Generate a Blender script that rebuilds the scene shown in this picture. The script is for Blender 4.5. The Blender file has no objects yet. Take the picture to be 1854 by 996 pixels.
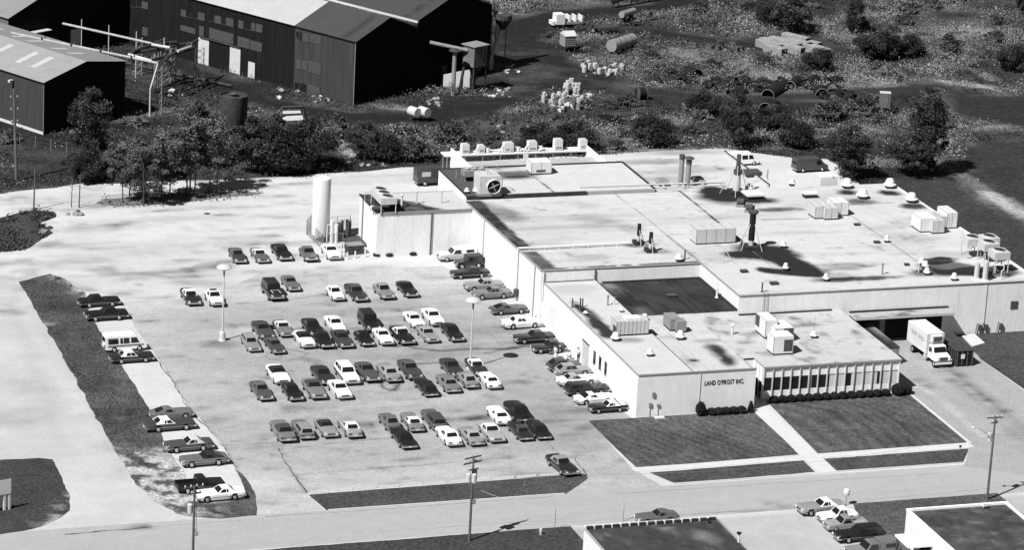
import bpy, bmesh, math, random
import numpy as np
from mathutils import Vector, Matrix
from mathutils.geometry import delaunay_2d_cdt

random.seed(7)
rng = np.random.default_rng(7)
scene = bpy.context.scene
COL = scene.collection
R = math.radians

# ------------------------------------------------------------------ camera
FPX, PITCH, ROLL, YAW = 6150.0, R(17.8), R(3.13), R(18.79)
CX, CY = 927.0, 498.0
CAM = Vector((-138.25, -357.47, 140.10))
_F = Vector((math.sin(YAW)*math.cos(PITCH), math.cos(YAW)*math.cos(PITCH), -math.sin(PITCH)))
_r = _F.cross(Vector((0, 0, 1))).normalized()
_u = _r.cross(_F)
_R2 = math.cos(ROLL)*_r + math.sin(ROLL)*_u
_U2 = -math.sin(ROLL)*_r + math.cos(ROLL)*_u
cam_data = bpy.data.cameras.new("camera")
cam = bpy.data.objects.new("camera", cam_data)
COL.objects.link(cam)
cam.matrix_world = Matrix(((_R2.x, _U2.x, -_F.x, CAM.x), (_R2.y, _U2.y, -_F.y, CAM.y), (_R2.z, _U2.z, -_F.z, CAM.z), (0, 0, 0, 1)))
cam_data.sensor_width = 36.0
cam_data.lens = FPX/1854*36
cam_data.clip_start = 1.0
cam_data.clip_end = 12000
scene.camera = cam

# ------------------------------------------------------------------ light
SUN_EL, SUN_AZ = R(49.5), R(30)
SUND = Vector((-math.cos(SUN_AZ)*math.cos(SUN_EL), -math.sin(SUN_AZ)*math.cos(SUN_EL), math.sin(SUN_EL)))
world = bpy.data.worlds.new("World"); scene.world = world
world.use_nodes = True
nt = world.node_tree; nt.nodes.clear()
sky = nt.nodes.new('ShaderNodeTexSky'); sky.sky_type = 'NISHITA'; sky.sun_disc = False
sky.sun_elevation = SUN_EL; sky.sun_rotation = math.atan2(SUND.x, SUND.y)
sky.altitude = 1500; sky.dust_density = .3
bw = nt.nodes.new('ShaderNodeSeparateColor')   # black-and-white film behind a red filter: the blue sky light records dark
bg = nt.nodes.new('ShaderNodeBackground'); bg.inputs['Strength'].default_value = 0.05
wo = nt.nodes.new('ShaderNodeOutputWorld')
nt.links.new(sky.outputs[0], bw.inputs[0]); nt.links.new(bw.outputs[0], bg.inputs[0]); nt.links.new(bg.outputs[0], wo.inputs[0])
sl = bpy.data.lights.new("sun", 'SUN'); sl.energy = 4.8; sl.angle = R(0.5); sl.color = (1, 1, 1)
sun = bpy.data.objects.new("sun", sl); COL.objects.link(sun)
sun.rotation_euler = SUND.to_track_quat('Z', 'Y').to_euler()
sun.location = (0, 0, 200)
scene.view_settings.view_transform = 'Standard'
scene.view_settings.look = 'None'
scene.view_settings.exposure = 0.56
scene.view_settings.gamma = 1
scene.view_settings.use_curve_mapping = False
scene.cycles.max_bounces = 4
scene.cycles.diffuse_bounces = 2
scene.cycles.glossy_bounces = 2

# ------------------------------------------------------------------ helpers
def P(px, py, z=0.0):
    """point of the photograph on the horizontal plane z -> world point"""
    d = _F + (px-CX)/FPX*_R2 - (py-CY)/FPX*_U2
    t = (z-CAM.z)/d.z
    return CAM + t*d
def P2(px, py, z=0.0):
    p = P(px, py, z); return (p.x, p.y)
def proj(q):
    v = Vector(q)-CAM; w = v.dot(_F)
    return CX+FPX*v.dot(_R2)/w, CY-FPX*v.dot(_U2)/w
def on_wall(b, u, px, py):
    """distance along wall direction u from base point b, and height, for a photo point"""
    d = _F + (px-CX)/FPX*_R2 - (py-CY)/FPX*_U2
    n = Vector((-u[1], u[0], 0)); b = Vector((b[0], b[1], 0))
    t = (b-CAM).dot(n)/d.dot(n); q = CAM+t*d
    return (q-b).dot(Vector((u[0], u[1], 0))), q.z
def hgt(px, py, px2, py2):
    """height of a vertical thing from its foot and top rows in the photograph"""
    b = P(px, py); best = (1e9, 0)
    for i in range(400):
        z = i*.05; e = abs(proj((b.x, b.y, z))[1]-py2)
        if e < best[0]: best = (e, z)
    return best[1]

MATS = {}
def mat(name, v, rough=.85, metal=0.0, var=.12, scale=1.0, tone=False, var2=0.0, scale2=8.0, spec=.08, stretch=None, bump=0.0, bscale=20):
    if name in MATS: return MATS[name]
    m = bpy.data.materials.new(name); m.use_nodes = True
    n = m.node_tree.nodes; L = m.node_tree.links
    p = n['Principled BSDF']
    p.inputs['Roughness'].default_value = rough; p.inputs['Metallic'].default_value = metal
    p.inputs['Specular IOR Level'].default_value = spec
    tc = n.new('ShaderNodeTexCoord'); co = tc.outputs['Object']
    if stretch:
        mp = n.new('ShaderNodeMapping'); mp.inputs['Scale'].default_value = stretch
        L.new(co, mp.inputs[0]); co = mp.outputs[0]
    cur = None
    def mul(a, b):
        x = n.new('ShaderNodeMath'); x.operation = 'MULTIPLY'
        if isinstance(a, float): x.inputs[0].default_value = a
        else: L.new(a, x.inputs[0])
        if isinstance(b, float): x.inputs[1].default_value = b
        else: L.new(b, x.inputs[1])
        return x.outputs[0]
    cur = float(v)
    for (vv, sc, det) in ((var, scale, 5), (var2, scale2, 3)):
        if vv <= 0: continue
        t = n.new('ShaderNodeTexNoise'); t.inputs['Scale'].default_value = sc; t.inputs['Detail'].default_value = det
        t.inputs['Roughness'].default_value = .65
        L.new(co, t.inputs['Vector'])
        mr = n.new('ShaderNodeMapRange'); mr.inputs[1].default_value = .3; mr.inputs[2].default_value = .7
        mr.inputs[3].default_value = 1-vv; mr.inputs[4].default_value = 1+vv
        L.new(t.outputs['Fac'], mr.inputs[0]); cur = mul(cur, mr.outputs[0])
    if tone:
        at = n.new('ShaderNodeAttribute'); at.attribute_name = 'tone'
        cur = mul(cur, at.outputs['Fac'])
    if isinstance(cur, float): p.inputs['Base Color'].default_value = (cur, cur, cur, 1)
    else:
        cb = n.new('ShaderNodeCombineColor')
        for i in range(3): L.new(cur, cb.inputs[i])
        L.new(cb.outputs[0], p.inputs['Base Color'])
    if bump > 0:
        t = n.new('ShaderNodeTexNoise'); t.inputs['Scale'].default_value = bscale; L.new(co, t.inputs['Vector'])
        b = n.new('ShaderNodeBump'); b.inputs['Strength'].default_value = bump; b.inputs['Distance'].default_value = .05
        L.new(t.outputs['Fac'], b.inputs['Height']); L.new(b.outputs[0], p.inputs['Normal'])
    MATS[name] = m
    return m

def setp(o, label=None, cat=None, group=None, kind=None):
    if label: o['label'] = label
    if cat: o['category'] = cat
    if group: o['group'] = group
    if kind: o['kind'] = kind
    return o
def empty(name, loc=(0, 0, 0), rz=0.0, label=None, cat=None, group=None):
    o = bpy.data.objects.new(name, None); COL.objects.link(o)
    o.location = loc; o.rotation_euler = (0, 0, rz); o.empty_display_size = .5
    return setp(o, label, cat, group)

class MB:
    def __init__(s): s.v = []; s.f = []
    def add(s, vs, fs):
        k = len(s.v); s.v += [tuple(v) for v in vs]; s.f += [tuple(i+k for i in f) for f in fs]; return s
    def box(s, x0, x1, y0, y1, z0, z1):
        return s.add([(x0,y0,z0),(x1,y0,z0),(x1,y1,z0),(x0,y1,z0),(x0,y0,z1),(x1,y0,z1),(x1,y1,z1),(x0,y1,z1)],
                     [(0,3,2,1),(4,5,6,7),(0,1,5,4),(1,2,6,5),(2,3,7,6),(3,0,4,7)])
    def cbox(s, c, size, rz=0.0):
        hx, hy = size[0]/2, size[1]/2; ca, sa = math.cos(rz), math.sin(rz); vs = []
        for z in (0, size[2]):
            for (x, y) in ((-hx,-hy),(hx,-hy),(hx,hy),(-hx,hy)): vs.append((c[0]+x*ca-y*sa, c[1]+x*sa+y*ca, c[2]+z))
        return s.add(vs, [(0,3,2,1),(4,5,6,7),(0,1,5,4),(1,2,6,5),(2,3,7,6),(3,0,4,7)])
    def prism(s, poly, z0, z1):
        n = len(poly); f1 = z1 if callable(z1) else (lambda x, y: z1)
        vs = [(x, y, z0) for x, y in poly]+[(x, y, f1(x, y)) for x, y in poly]
        return s.add(vs, [tuple(range(n-1, -1, -1)), tuple(range(n, 2*n))]+[(i, (i+1) % n, n+(i+1) % n, n+i) for i in range(n)])
    def tube(s, a, b, r0, r1=None, n=8, cap=True):
        r1 = r0 if r1 is None else r1
        a = Vector(a); b = Vector(b); d = (b-a)
        if d.length < 1e-6: return s
        d.normalize(); t = Vector((0, 0, 1)) if abs(d.z) < .9 else Vector((1, 0, 0))
        x = d.cross(t).normalized(); y = d.cross(x); vs = []
        for c, r in ((a, r0), (b, r1)):
            for i in range(n):
                an = 2*math.pi*i/n; vs.append(c+x*(r*math.cos(an))+y*(r*math.sin(an)))
        fs = [(i, i+n, (i+1) % n+n, (i+1) % n) for i in range(n)]
        if cap: fs += [tuple(range(n)), tuple(range(2*n-1, n-1, -1))]
        return s.add(vs, fs)
    def path(s, pts, r, n=6):
        for a, b in zip(pts[:-1], pts[1:]): s.tube(a, b, r, r, n)
        return s
    def lathe(s, c, prof, n=16):
        vs = []; fs = []
        for (r, z) in prof:
            for i in range(n):
                an = 2*math.pi*i/n; vs.append((c[0]+r*math.cos(an), c[1]+r*math.sin(an), c[2]+z))
        for k in range(len(prof)-1):
            for i in range(n): fs.append((k*n+i, k*n+(i+1) % n, (k+1)*n+(i+1) % n, (k+1)*n+i))
        fs.append(tuple(range(n-1, -1, -1))); fs.append(tuple(range((len(prof)-1)*n, len(prof)*n)))
        return s.add(vs, fs)
    def mesh(s, name, smooth=False):
        me = bpy.data.meshes.new(name); me.from_pydata(s.v, [], s.f); me.update()
        if smooth:
            me.shade_smooth()
            try: me.set_sharp_from_angle(angle=R(40))
            except Exception: pass
        return me
    def build(s, name, m, parent=None, smooth=False, loc=None, rz=0.0, **k):
        me = s.mesh(name, smooth); me.materials.append(m)
        o = bpy.data.objects.new(name, me); COL.objects.link(o)
        if parent: o.parent = parent
        if loc is not None: o.location = loc; o.rotation_euler = (0, 0, rz)
        return setp(o, **k) if k else o

def copy_tree(o, parent=None):
    c = o.copy(); COL.objects.link(c); c.parent = parent
    for ch in o.children: copy_tree(ch, c)
    return c

# value noise
_NG = rng.random((256, 256))
def vnoise(x, y, s):
    x = np.asarray(x)/s+1000.3; y = np.asarray(y)/s+1000.7
    xi = np.floor(x).astype(int); yi = np.floor(y).astype(int); fx = x-xi; fy = y-yi
    fx = fx*fx*(3-2*fx); fy = fy*fy*(3-2*fy)
    g = lambda a, b: _NG[a % 256, b % 256]
    return (g(xi,yi)*(1-fx)+g(xi+1,yi)*fx)*(1-fy)+(g(xi,yi+1)*(1-fx)+g(xi+1,yi+1)*fx)*fy
def fbm(x, y, s, o=4):
    t = 0; a = .5; w = 0
    for i in range(o): t = t+a*vnoise(x+i*17.1, y-i*9.3, s/2**i); w += a; a *= .55
    return t/w
def inpoly(X, Y, poly):
    X = np.asarray(X); Y = np.asarray(Y); r = np.zeros(X.shape, bool); n = len(poly)
    for i in range(n):
        x1, y1 = poly[i]; x2, y2 = poly[(i+1) % n]
        if y1 == y2: continue
        c = ((y1 > Y) != (y2 > Y)) & (X < (x2-x1)*(Y-y1)/(y2-y1)+x1)
        r ^= c
    return r
def segdist(X, Y, pts):
    d = np.full(np.shape(X), 1e9)
    for (x1, y1), (x2, y2) in zip(pts[:-1], pts[1:]):
        dx, dy = x2-x1, y2-y1; L = dx*dx+dy*dy+1e-9
        t = np.clip(((X-x1)*dx+(Y-y1)*dy)/L, 0, 1)
        d = np.minimum(d, np.hypot(X-x1-t*dx, Y-y1-t*dy))
    return d
def blob(X, Y, c, rx, ry, rot=0.0, soft=.5):
    dx = X-c[0]; dy = Y-c[1]; ca, sa = math.cos(rot), math.sin(rot)
    d = np.hypot((dx*ca+dy*sa)/rx, (-dx*sa+dy*ca)/ry)
    d = d+(fbm(X, Y, min(rx, ry)*1.2, 3)-.5)*.7
    return np.clip((1-d)/soft, 0, 1)
def stroke(X, Y, pts, w, soft=.5):
    d = segdist(X, Y, pts)/w+(fbm(X, Y, w*2.5, 3)-.5)*.8
    return np.clip((1-d)/soft, 0, 1)

def roughen(poly, amp, step):
    out = []; n = len(poly)
    for i in range(n):
        a = Vector(poly[i]).to_2d(); b = Vector(poly[(i+1) % n]).to_2d(); L = (b-a).length
        k = max(1, int(L/step)); nn = Vector((-(b-a).y, (b-a).x)).normalized() if L > 0 else Vector((0, 0))
        for j in range(k):
            q = a+(b-a)*(j/k); o = (float(fbm(q.x, q.y, step*3, 3))-.5)*2*amp
            out.append((q.x+nn.x*o, q.y+nn.y*o))
    return out
def sheet(name, poly, z, m, res=None, tone=None, parent=None, zf=None, **k):
    """flat sheet inside a polygon; with res it is triangulated finely and carries a 'tone' attribute"""
    vs = [Vector(p).to_2d() for p in poly]; nb = len(vs)
    pts = list(vs)
    if res:
        # split the border
        pts = []
        for i in range(nb):
            a = vs[i]; b = vs[(i+1) % nb]; kk = max(1, int((b-a).length/res))
            for j in range(kk): pts.append(a+(b-a)*(j/kk))
        nb = len(pts)
        xs = [p.x for p in vs]; ys = [p.y for p in vs]
        gx = np.arange(min(xs)+res*.37, max(xs), res); gy = np.arange(min(ys)+res*.41, max(ys), res)
        X, Y = np.meshgrid(gx, gy); X = X.ravel(); Y = Y.ravel()
        X = X+(rng.random(X.shape)-.5)*res*.3; Y = Y+(rng.random(Y.shape)-.5)*res*.3
        pl = [(p.x, p.y) for p in pts]
        ok = inpoly(X, Y, pl) & (segdist(X, Y, pl+[pl[0]]) > res*.3)
        pts += [Vector((a, b)) for a, b in zip(X[ok].tolist(), Y[ok].tolist())]
    r = delaunay_2d_cdt(pts, [], [list(range(nb))], 1, 1e-5)
    V = [(v.x, v.y, (zf(v.x, v.y) if zf else z)) for v in r[0]]
    me = bpy.data.meshes.new(name)
    F = []
    for f in r[2]:
        a, b, c = [r[0][i] for i in f[:3]]
        F.append(f if (b-a).cross(c-a) > 0 else f[::-1])
    me.from_pydata(V, [], F); me.update()
    if tone is not None:
        A = np.array(V); t = np.clip(tone(A[:, 0], A[:, 1]), .02, 4)*np.ones(len(A))
        at = me.attributes.new('tone', 'FLOAT', 'POINT'); at.data.foreach_set('value', t.astype(np.float32))
    me.materials.append(m)
    o = bpy.data.objects.new(name, me); COL.objects.link(o)
    if parent: o.parent = parent
    return setp(o, **k) if k else o

# ------------------------------------------------------------------ materials
M_grd = mat('earth_ground', .75, tone=True, var=.35, scale=.8, var2=.45, scale2=2.2, spec=.1)
M_grav = mat('gravel', 1.0, tone=True, var=.05, scale=.5, var2=.08, scale2=2.4)
M_asph = mat('asphalt', 1.0, tone=True, var=.08, scale=.6, var2=.16, scale2=2.6)
M_grass = mat('mown_grass', .92, tone=True, var=.2, scale=.6, var2=.55, scale2=2.6, spec=.1)
M_conc = mat('concrete', .50, var=.06, scale=.8, var2=.05, scale2=10)
M_wall = mat('painted_block', .68, var=.07, scale=.5, var2=.06, scale2=3, stretch=(1.4, 1.4, .35))
M_wall2 = mat('painted_panel', .76, var=.03, scale=.8)
M_roof = mat('roof_membrane', 1.0, tone=True, var=.05, scale=.45, var2=.07, scale2=2.4)
M_tar = mat('roof_tar', .035, var=.4, scale=1.2)
M_cop = mat('metal_coping', .30, var=.1, scale=2, rough=.6)
M_dark = mat('dark_opening', .012, var=.2, scale=2, rough=.5)
M_glass = mat('window_glass', .012, rough=.08, var=0, spec=.6)
M_white = mat('white_paint', .60, var=.04, scale=1.5, rough=.6)
M_lgrey = mat('light_grey_metal', .46, var=.08, scale=1.5, rough=.55)
M_mgrey = mat('mid_grey_metal', .22, var=.15, scale=1.5, rough=.6)
M_dgrey = mat('dark_grey_metal', .07, var=.25, scale=2, rough=.6)
M_black = mat('black_metal', .016, var=.3, scale=2, rough=.55)
M_rust = mat('rusty_metal', .05, var=.45, scale=1.5, rough=.9)
M_pole = mat('weathered_timber', .10, var=.3, scale=3, rough=.95)
M_shedroof = mat('weathered_metal_roof', 1.0, tone=True, var=.06, scale=.4, var2=.06, scale2=2.5, rough=.7)
M_curtain = mat('window_curtain', .55, var=.08, scale=4)

# ------------------------------------------------------------------ ground
pg = lambda L: [P2(x, y) for x, y in L]
me = MB().add([(-4000,-4000,-.03),(4000,-4000,-.03),(4000,6000,-.03),(-4000,6000,-.03)], [(0,1,2,3)])
M_far = mat('far_ground', .045, var=.3, scale=.03)
me.build('ground', M_far, kind='structure')

FIELD = [(-110, 40), (230, 40), (230, 330), (-110, 330)]
T_yard = pg([(470,168),(560,190),(640,205),(700,196),(800,190),(870,180),(905,160),(880,120),(885,90),(905,60),(960,25),(1010,35),(1050,48),(1000,62),(1000,90),(1050,112),(1110,135),(1180,165),(1260,182),(1200,190),(1090,172),(990,165),(950,185),(900,212),(800,218),(700,222),(600,212),(500,190)])
T_trk = [(pg([(905,60),(1000,30),(1100,18),(1190,12),(1260,-5)]), 5, .02),
         (pg([(1050,55),(1180,58),(1290,72),(1380,86)]), 3.5, .022),
         (pg([(1180,165),(1300,180),(1400,188),(1500,192)]), 3.0, .03),
         (pg([(330,150),(430,168),(540,200),(640,215),(800,216)]), 3.2, .018),
         (pg([(1230,182),(1330,178),(1500,172),(1600,165),(1700,158)]), 3.5, .035),
         (pg([(240,70),(330,120),(440,165)]), 3.0, .02)]
T_plain = pg([(1700,160),(1760,168),(1854,172),(1960,175),(1960,260),(1854,238),(1740,215),(1700,200)])
T_mown = pg([(1590,315),(1640,318),(1690,312),(1750,330),(1780,360),(1854,405),(1960,450),(1960,620),(1854,560),(1600,420)])
T_mown2 = pg([(1740,262),(1800,255),(1960,262),(1960,430),(1854,388),(1790,352),(1740,310)])
T_sand = [(pg([(1700,146),(1730,150),(1790,158),(1854,166),(1900,170)]), 1.5, .34),
          (pg([(1715,118),(1745,122),(1780,130),(1800,145)]), 1.2, .22),
          (pg([(1690,290),(1730,312),(1765,335),(1800,355)]), 1.6, .16),
          (pg([(1790,352),(1854,388),(1920,420)]), 2.2, .42),
          (pg([(605,255),(625,262),(635,280)]), 1.6, .32),
          (pg([(690,190),(735,196)]), 2.0, .20),
          (pg([(220,215),(270,205),(330,200)]), 2.6, .12)]
T_lot_w = pg([(1000,118),(1060,125)])
PALE = [(1130,125,6,7),(1180,100,9,9),(1250,105,10,9),(1330,120,12,8),(1290,138,10,5),(1380,140,10,5),(1440,140,9,4),(1500,140,10,7),(1550,125,8,8),(1600,150,8,6),(1640,160,7,4),(1200,272,13,4),(1290,262,9,4),(1400,262,9,3),(1450,262,9,3),(1440,225,6,5),(1780,228,10,4),(1840,225,10,4),(1620,225,6,5),(1560,240,6,5),(1700,60,10,8),(1790,60,12,8),(1440,110,7,4),(1100,45,5,3),(1220,30,8,6),(1280,20,8,6),(1060,150,4,4),(1720,300,5,5),(740,245,6,5),(800,262,5,5),(1010,225,6,3)]
def field_tone(X, Y):
    t = .016+.05*fbm(X*.6, Y, 9, 4)**2*2.2+.03*(fbm(X+50, Y, 2.5, 3)-.5)
    t = t+.16*np.clip(fbm(X*.45+11, Y*1.1, 6, 4)-.53, 0, 1)*3*np.clip((X-5)/25, .3, 1)
    t = np.where(fbm(X-70, Y+30, 22, 3) > .58, t*1.35, t)
    for px, py, rx, ry in PALE:
        c = P(px, py); t = t+.13*np.clip(1.15-np.hypot((X-c.x)/rx, (Y-c.y)/ry), 0, 1)*np.clip((fbm(X*.7, Y*1.3, 3, 3)-.34)*4, 0, 1)
    k = inpoly(X, Y, T_yard); kk = np.clip(1-segdist(X, Y, T_yard+[T_yard[0]])/2.5, 0, 1)*.5
    y = .013+.05*np.clip(fbm(X, Y*1.4, 6, 4)-.45, 0, 1)*3+.03*np.clip(fbm(X*.5, Y*2, 2.2, 3)-.5, 0, 1)*2
    t = np.where(k, y*(1-kk)+t*kk, t)
    for pts, w, v in T_trk:
        s = stroke(X, Y, pts, w, .6); t = t*(1-s)+v*s
    for pl, v in ((T_plain, .030), (T_mown, .050), (T_mown2, .040)):
        k = inpoly(X, Y, pl); kk = np.clip(segdist(X, Y, pl+[pl[0]])/3, 0, 1)
        t = np.where(k, t*(1-kk)+v*(1+.5*(fbm(X, Y*2.5, 5, 3)-.5))*kk, t)
    for pts, w, v in T_sand:
        s = stroke(X, Y, pts, w, .5); t = t*(1-s)+v*s
    return t
sheet('field', FIELD, 0.0, M_grd, res=1.3, tone=field_tone, kind='structure')

gtop = roughen(pg([(-250,378),(-40,354),(60,343),(150,334),(300,328),(410,323),(470,320),(560,316),(640,311),(700,306),(760,303),(815,300),(900,290),(1000,284),(1095,279),(1150,276),(1235,272),(1320,269),(1360,275),(1400,281),(1450,284),(1500,288),(1522,300),(1545,318)]), 1.0, 1.2)
# keep only the open run (the closing edge is replaced by the plot's other sides)
_k = min(range(len(gtop)), key=lambda i: (Vector(gtop[i])-Vector(P2(1545, 318))).length)
gtop = gtop[:_k+1]
GP = gtop+[(62, 60), (62, 18), P2(1740, 603), P2(1775, 650), P2(1854, 705), P2(2050, 830), P2(2050, 1120), P2(-300, 1120), P2(-300, 700)]
def seg(*a): return pg(a)
G_dark = [(P(200,410), 9, 3.5, .2, .12), (P(330,395), 10, 2.2, .1, .10), (P(250,455), 12, 3, 0, .06), (P(130,440), 9, 3, .3, .06), (P(420,430), 8, 1.5, 0, .06),
          (P(380,498), 7, 1.6, 0, .08), (P(40,700), 6, 9, .3, .08), (P(20,760), 7, 5, 0, .08), (P(90,590), 3, 6, .4, -.03), (P(590,300), 9, 1.5, 0, .10), (P(700,318), 12, 1.6, 0, .10),
          (P(1235,276), 9, 2.0, 0, .22), (P(1420,300), 8, 2, 0, .04), (P(640,330), 14, 1.0, 0, .06),(P(1470,905), 6, 1.2, 0, .02)]
def grav_tone(X, Y):
    t = .47+.09*(fbm(X, Y, 14, 4)-.5)+.10*(fbm(X*.35+20, Y*1.4, 5, 4)-.5)
    wear = np.clip(fbm(X*.28, Y*1.8, 6, 4)-.52, 0, 1)*np.clip((Y-44)/20, 0, 1)*np.clip((-8-X)/10, 0, 1)
    t = t-.75*wear
    for c, rx, ry, ro, a in G_dark: t = t-a*blob(X, Y, (c.x, c.y), rx, ry, ro, .9)
    # side road: smooth concrete with a worn wheel track
    t = t-.04*stroke(X, Y, seg((60,560),(150,700),(230,860)), 1.2, .8)
    t = t-.03*stroke(X, Y, seg((20,560),(60,650),(110,800)), 1.5, .8)
    t = t-.05*np.clip((-57-X)/5, 0, 1)*np.clip((66-Y)/8, 0, 1)-.12*np.clip((-31.5-Y)/1.0, 0, 1)
    s2 = np.clip(fbm(X*.5-9, Y*1.5+33, 2.6, 4)-.55, 0, 1); t = t-.9*s2*np.clip((Y-40)/10, 0, 1)*np.clip((-10-X)/8, 0, 1)
    t = t+.05*(fbm(X, Y, 1.3, 2)-.5)
    return np.clip(t, .05, 1)
sheet('gravel_yard', GP, .004, M_grav, res=1.15, tone=grav_tone, kind='structure')

# asphalt parking surface with oil stains, seams and wet runs
AP = roughen(pg([(215,548),(330,541),(405,522),(480,493),(560,488),(640,487),(800,482),(880,513),(962,596),(1030,662),(1144,757),(1072,764),(1144,850),(1200,882),(1030,894),(1063,866),(1060,858),(556,893),(588,924),(463,934),(440,870),(400,800),(345,742),(287,650),(250,598)]), .25, 1.5)
def px_stain(px, py, rx, ry, a, rot=0.0, soft=.8):
    c = P(px, py); return ((c.x, c.y), rx, ry, rot, a, soft)
ST = [px_stain(395,625,3.2,2.2,.13), px_stain(430,590,5,1.3,.06), px_stain(370,545,6,2,.07), px_stain(560,600,5,2.5,.07), px_stain(520,500,7,1.8,.05),
      px_stain(690,688,3.5,2.5,.06), px_stain(660,770,3.2,1.6,.14), px_stain(800,760,2.6,1.4,.13), px_stain(865,758,3.0,1.4,.16), px_stain(828,745,1.6,.9,.08),
      px_stain(640,610,8,2,.05), px_stain(760,645,9,1.8,.05), px_stain(905,600,6,2,.06), px_stain(900,622,12,1.0,.06), px_stain(1000,740,5,3,.05),
      px_stain(430,760,6,3,.03), px_stain(560,735,10,1.5,.03), px_stain(490,790,3,1.3,.08), px_stain(1060,745,5,1.4,.11), px_stain(960,590,4,2,.06), px_stain(1100,770,5,1.5,.06),
      px_stain(330,690,2,.6,.08), px_stain(300,675,1.6,.4,.10), px_stain(600,640,8,1.5,.03)]
LN = [(seg((700,628),(735,626),(760,632),(800,636),(860,632),(920,632),(990,622)), .42, .14), (seg((700,628),(600,634)), .14, .10), (seg((430,550),(530,541),(680,520)), .12, .09), (seg((405,522),(470,516),(560,512)), .12, .10),
      (seg((750,660),(800,657),(830,657)), .22, .13), (seg((690,690),(692,702),(712,708),(722,696),(725,682)), .3, .17), (seg((500,815),(620,800),(740,790)), .10, .06), (seg((525,860),(760,842),(930,828)), .10, .05),
      (seg((480,640),(520,632),(560,640),(530,652),(490,650)), .12, .08), (seg((250,800),(420,806)), .1, .0), (seg((505,812),(530,855),(556,893)), .12, .10), (seg((1000,700),(880,600)), .08, .04),
      (seg((385,806),(520,800)), .09, .08), (seg((286,652),(343,744),(400,800),(425,842),(440,870)), .22, .10), (seg((880,640),(985,618)), .30, .10), (seg((1016,735),(1100,745)), .15, .05),(seg((300,700),(340,738)), .15, .10)]
def asph_tone(X, Y):
    t = .285+.07*(fbm(X, Y, 10, 4)-.5)+.09*(fbm(X*.5, Y*1.4, 4, 4)-.5)+.05*(fbm(X, Y, 1.2, 2)-.5)+.06*np.clip((-38-X)/14, 0, 1)
    t = t-.5*np.clip(fbm(X*.6+77, Y*1.3, 3.0, 4)-.60, 0, 1)-.55*np.clip(fbm(X+5, Y*.8+3, 1.5, 2)-.74, 0, 1)
    t = t+.10*np.clip((Y-44)/9, 0, 1)                      # dusty upper part, gravel carried over it
    t = t+.05*np.clip((-8-Y)/4, 0, 1)
    t = t+.06*stroke(X, Y, seg((430,600),(700,570),(860,560)), 2.2, .9)+.05*stroke(X, Y, seg((450,750),(650,735),(900,715)), 2.6, .9)+.04*stroke(X, Y, seg((640,705),(840,712)), 3.0, .9)
    for c, rx, ry, ro, a, so in ST: t = t-a*blob(X, Y, c, rx, ry, ro, so)
    for pts, w, a in LN: t = t-a*stroke(X, Y, pts, w+.1, .6)
    return np.clip(t, .05, 1)
sheet('parking_lot', AP, .008, M_asph, res=.5, tone=asph_tone, kind='structure')

# the street along the front, smooth concrete, cracks and tar marks
STREET = [(-140, -31.5), (-140, -21.9), (-45, -21.9), (160, -21.4), (160, -30.9)]
def street_tone(X, Y):
    t = .33+.03*(fbm(X*.2, Y, 4, 4)-.5)+.02*(fbm(X, Y, 12, 3)-.5)
    for yy in (-23.8, -25.6, -28.3, -29.9): t = t-.02*np.clip(1-np.abs(Y-yy+.4*(fbm(X, Y*0, 20, 2)-.5))/.5, 0, 1)
    for pts, w, a in ((seg((480,937),(700,922),(1000,899)), .18, .05), (seg((120,968),(200,962),(275,955)), .35, .22), (seg((150,950),(180,930),(195,925)), 1.2, .08), (seg((1390,912),(1430,920)), 1.0, .10), (seg((1320,930),(1450,925),(1500,918)), .2, .10)):
        t = t-a*stroke(X, Y, pts, w, .7)
    return np.clip(t, .05, 1)
sheet('street', STREET, .012, M_grav, res=1.0, tone=street_tone, kind='structure')
drive = pg([(1590,620),(1690,605),(1735,603),(1775,650),(1854,708),(2050,832),(1990,880),(1745,845),(1757,806),(1640,711)])
def drive_tone(X, Y):
    t = .29+.07*(fbm(X, Y*.3, 3, 4)-.5)+.05*(fbm(X, Y, 8, 3)-.5)
    for q in ((1705,672),(1725,690),(1745,698),(1765,715),(1735,680),(1815,745),(1790,725),(1680,700),(1660,690)): 
        c = P(*q); t = t-.13*blob(X, Y, (c.x, c.y), 1.6, 1.0, 0, .9)
    for pts in (seg((1640,690),(1700,720),(1780,790)), seg((1690,660),(1760,710),(1854,790))): t = t+.10*stroke(X, Y, pts, .7, .9)
    t = t-.10*stroke(X, Y, seg((1720,670),(1800,740),(1854,790)), 2.2, .9)
    return np.clip(t, .08, 1)
sheet('driveway', drive, .016, M_asph, res=.8, tone=drive_tone, kind='structure')

def kerbed(name, poly, z=.05, v=.048, tone=None, rough_amp=0.0, res=.9, **k):
    if rough_amp: poly = roughen(poly, rough_amp, .8)
    f = tone or (lambda X, Y: v*(1+.5*(fbm(X, Y, 4, 4)-.5)+.35*(fbm(X, Y*.4+9, 1.6, 3)-.5)))
    return sheet(name, poly, z, M_grass, res=res, tone=f, kind='structure')
def strip_tone(X, Y):
    t = .070*(1+1.2*(fbm(X, Y, 5, 4)-.5)+.5*(fbm(X, Y, 1.2, 3)-.5))
    bare = blob(X, Y, P2(290, 866), 8.0, 13, .35, .5)*np.clip((fbm(X, Y, 1.1, 3)-.42)*9, 0, 1)
    bare = np.maximum(bare, blob(X, Y, P2(300, 818), 6, 2.0, 0, .6)*.9*np.clip((fbm(X, Y, 1.3, 3)-.35)*5, 0, 1))
    bare = np.maximum(bare, np.clip(1-segdist(X, Y, seg((105,497),(135,512),(152,532)))/2.2, 0, 1)*np.clip((fbm(X, Y, 1.2, 3)-.3)*4, 0, 1))
    bare = np.maximum(bare, blob(X, Y, P2(86, 588), 1.5, 1, 0, .8)*.5)
    return t*(1-bare)+.40*bare
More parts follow.
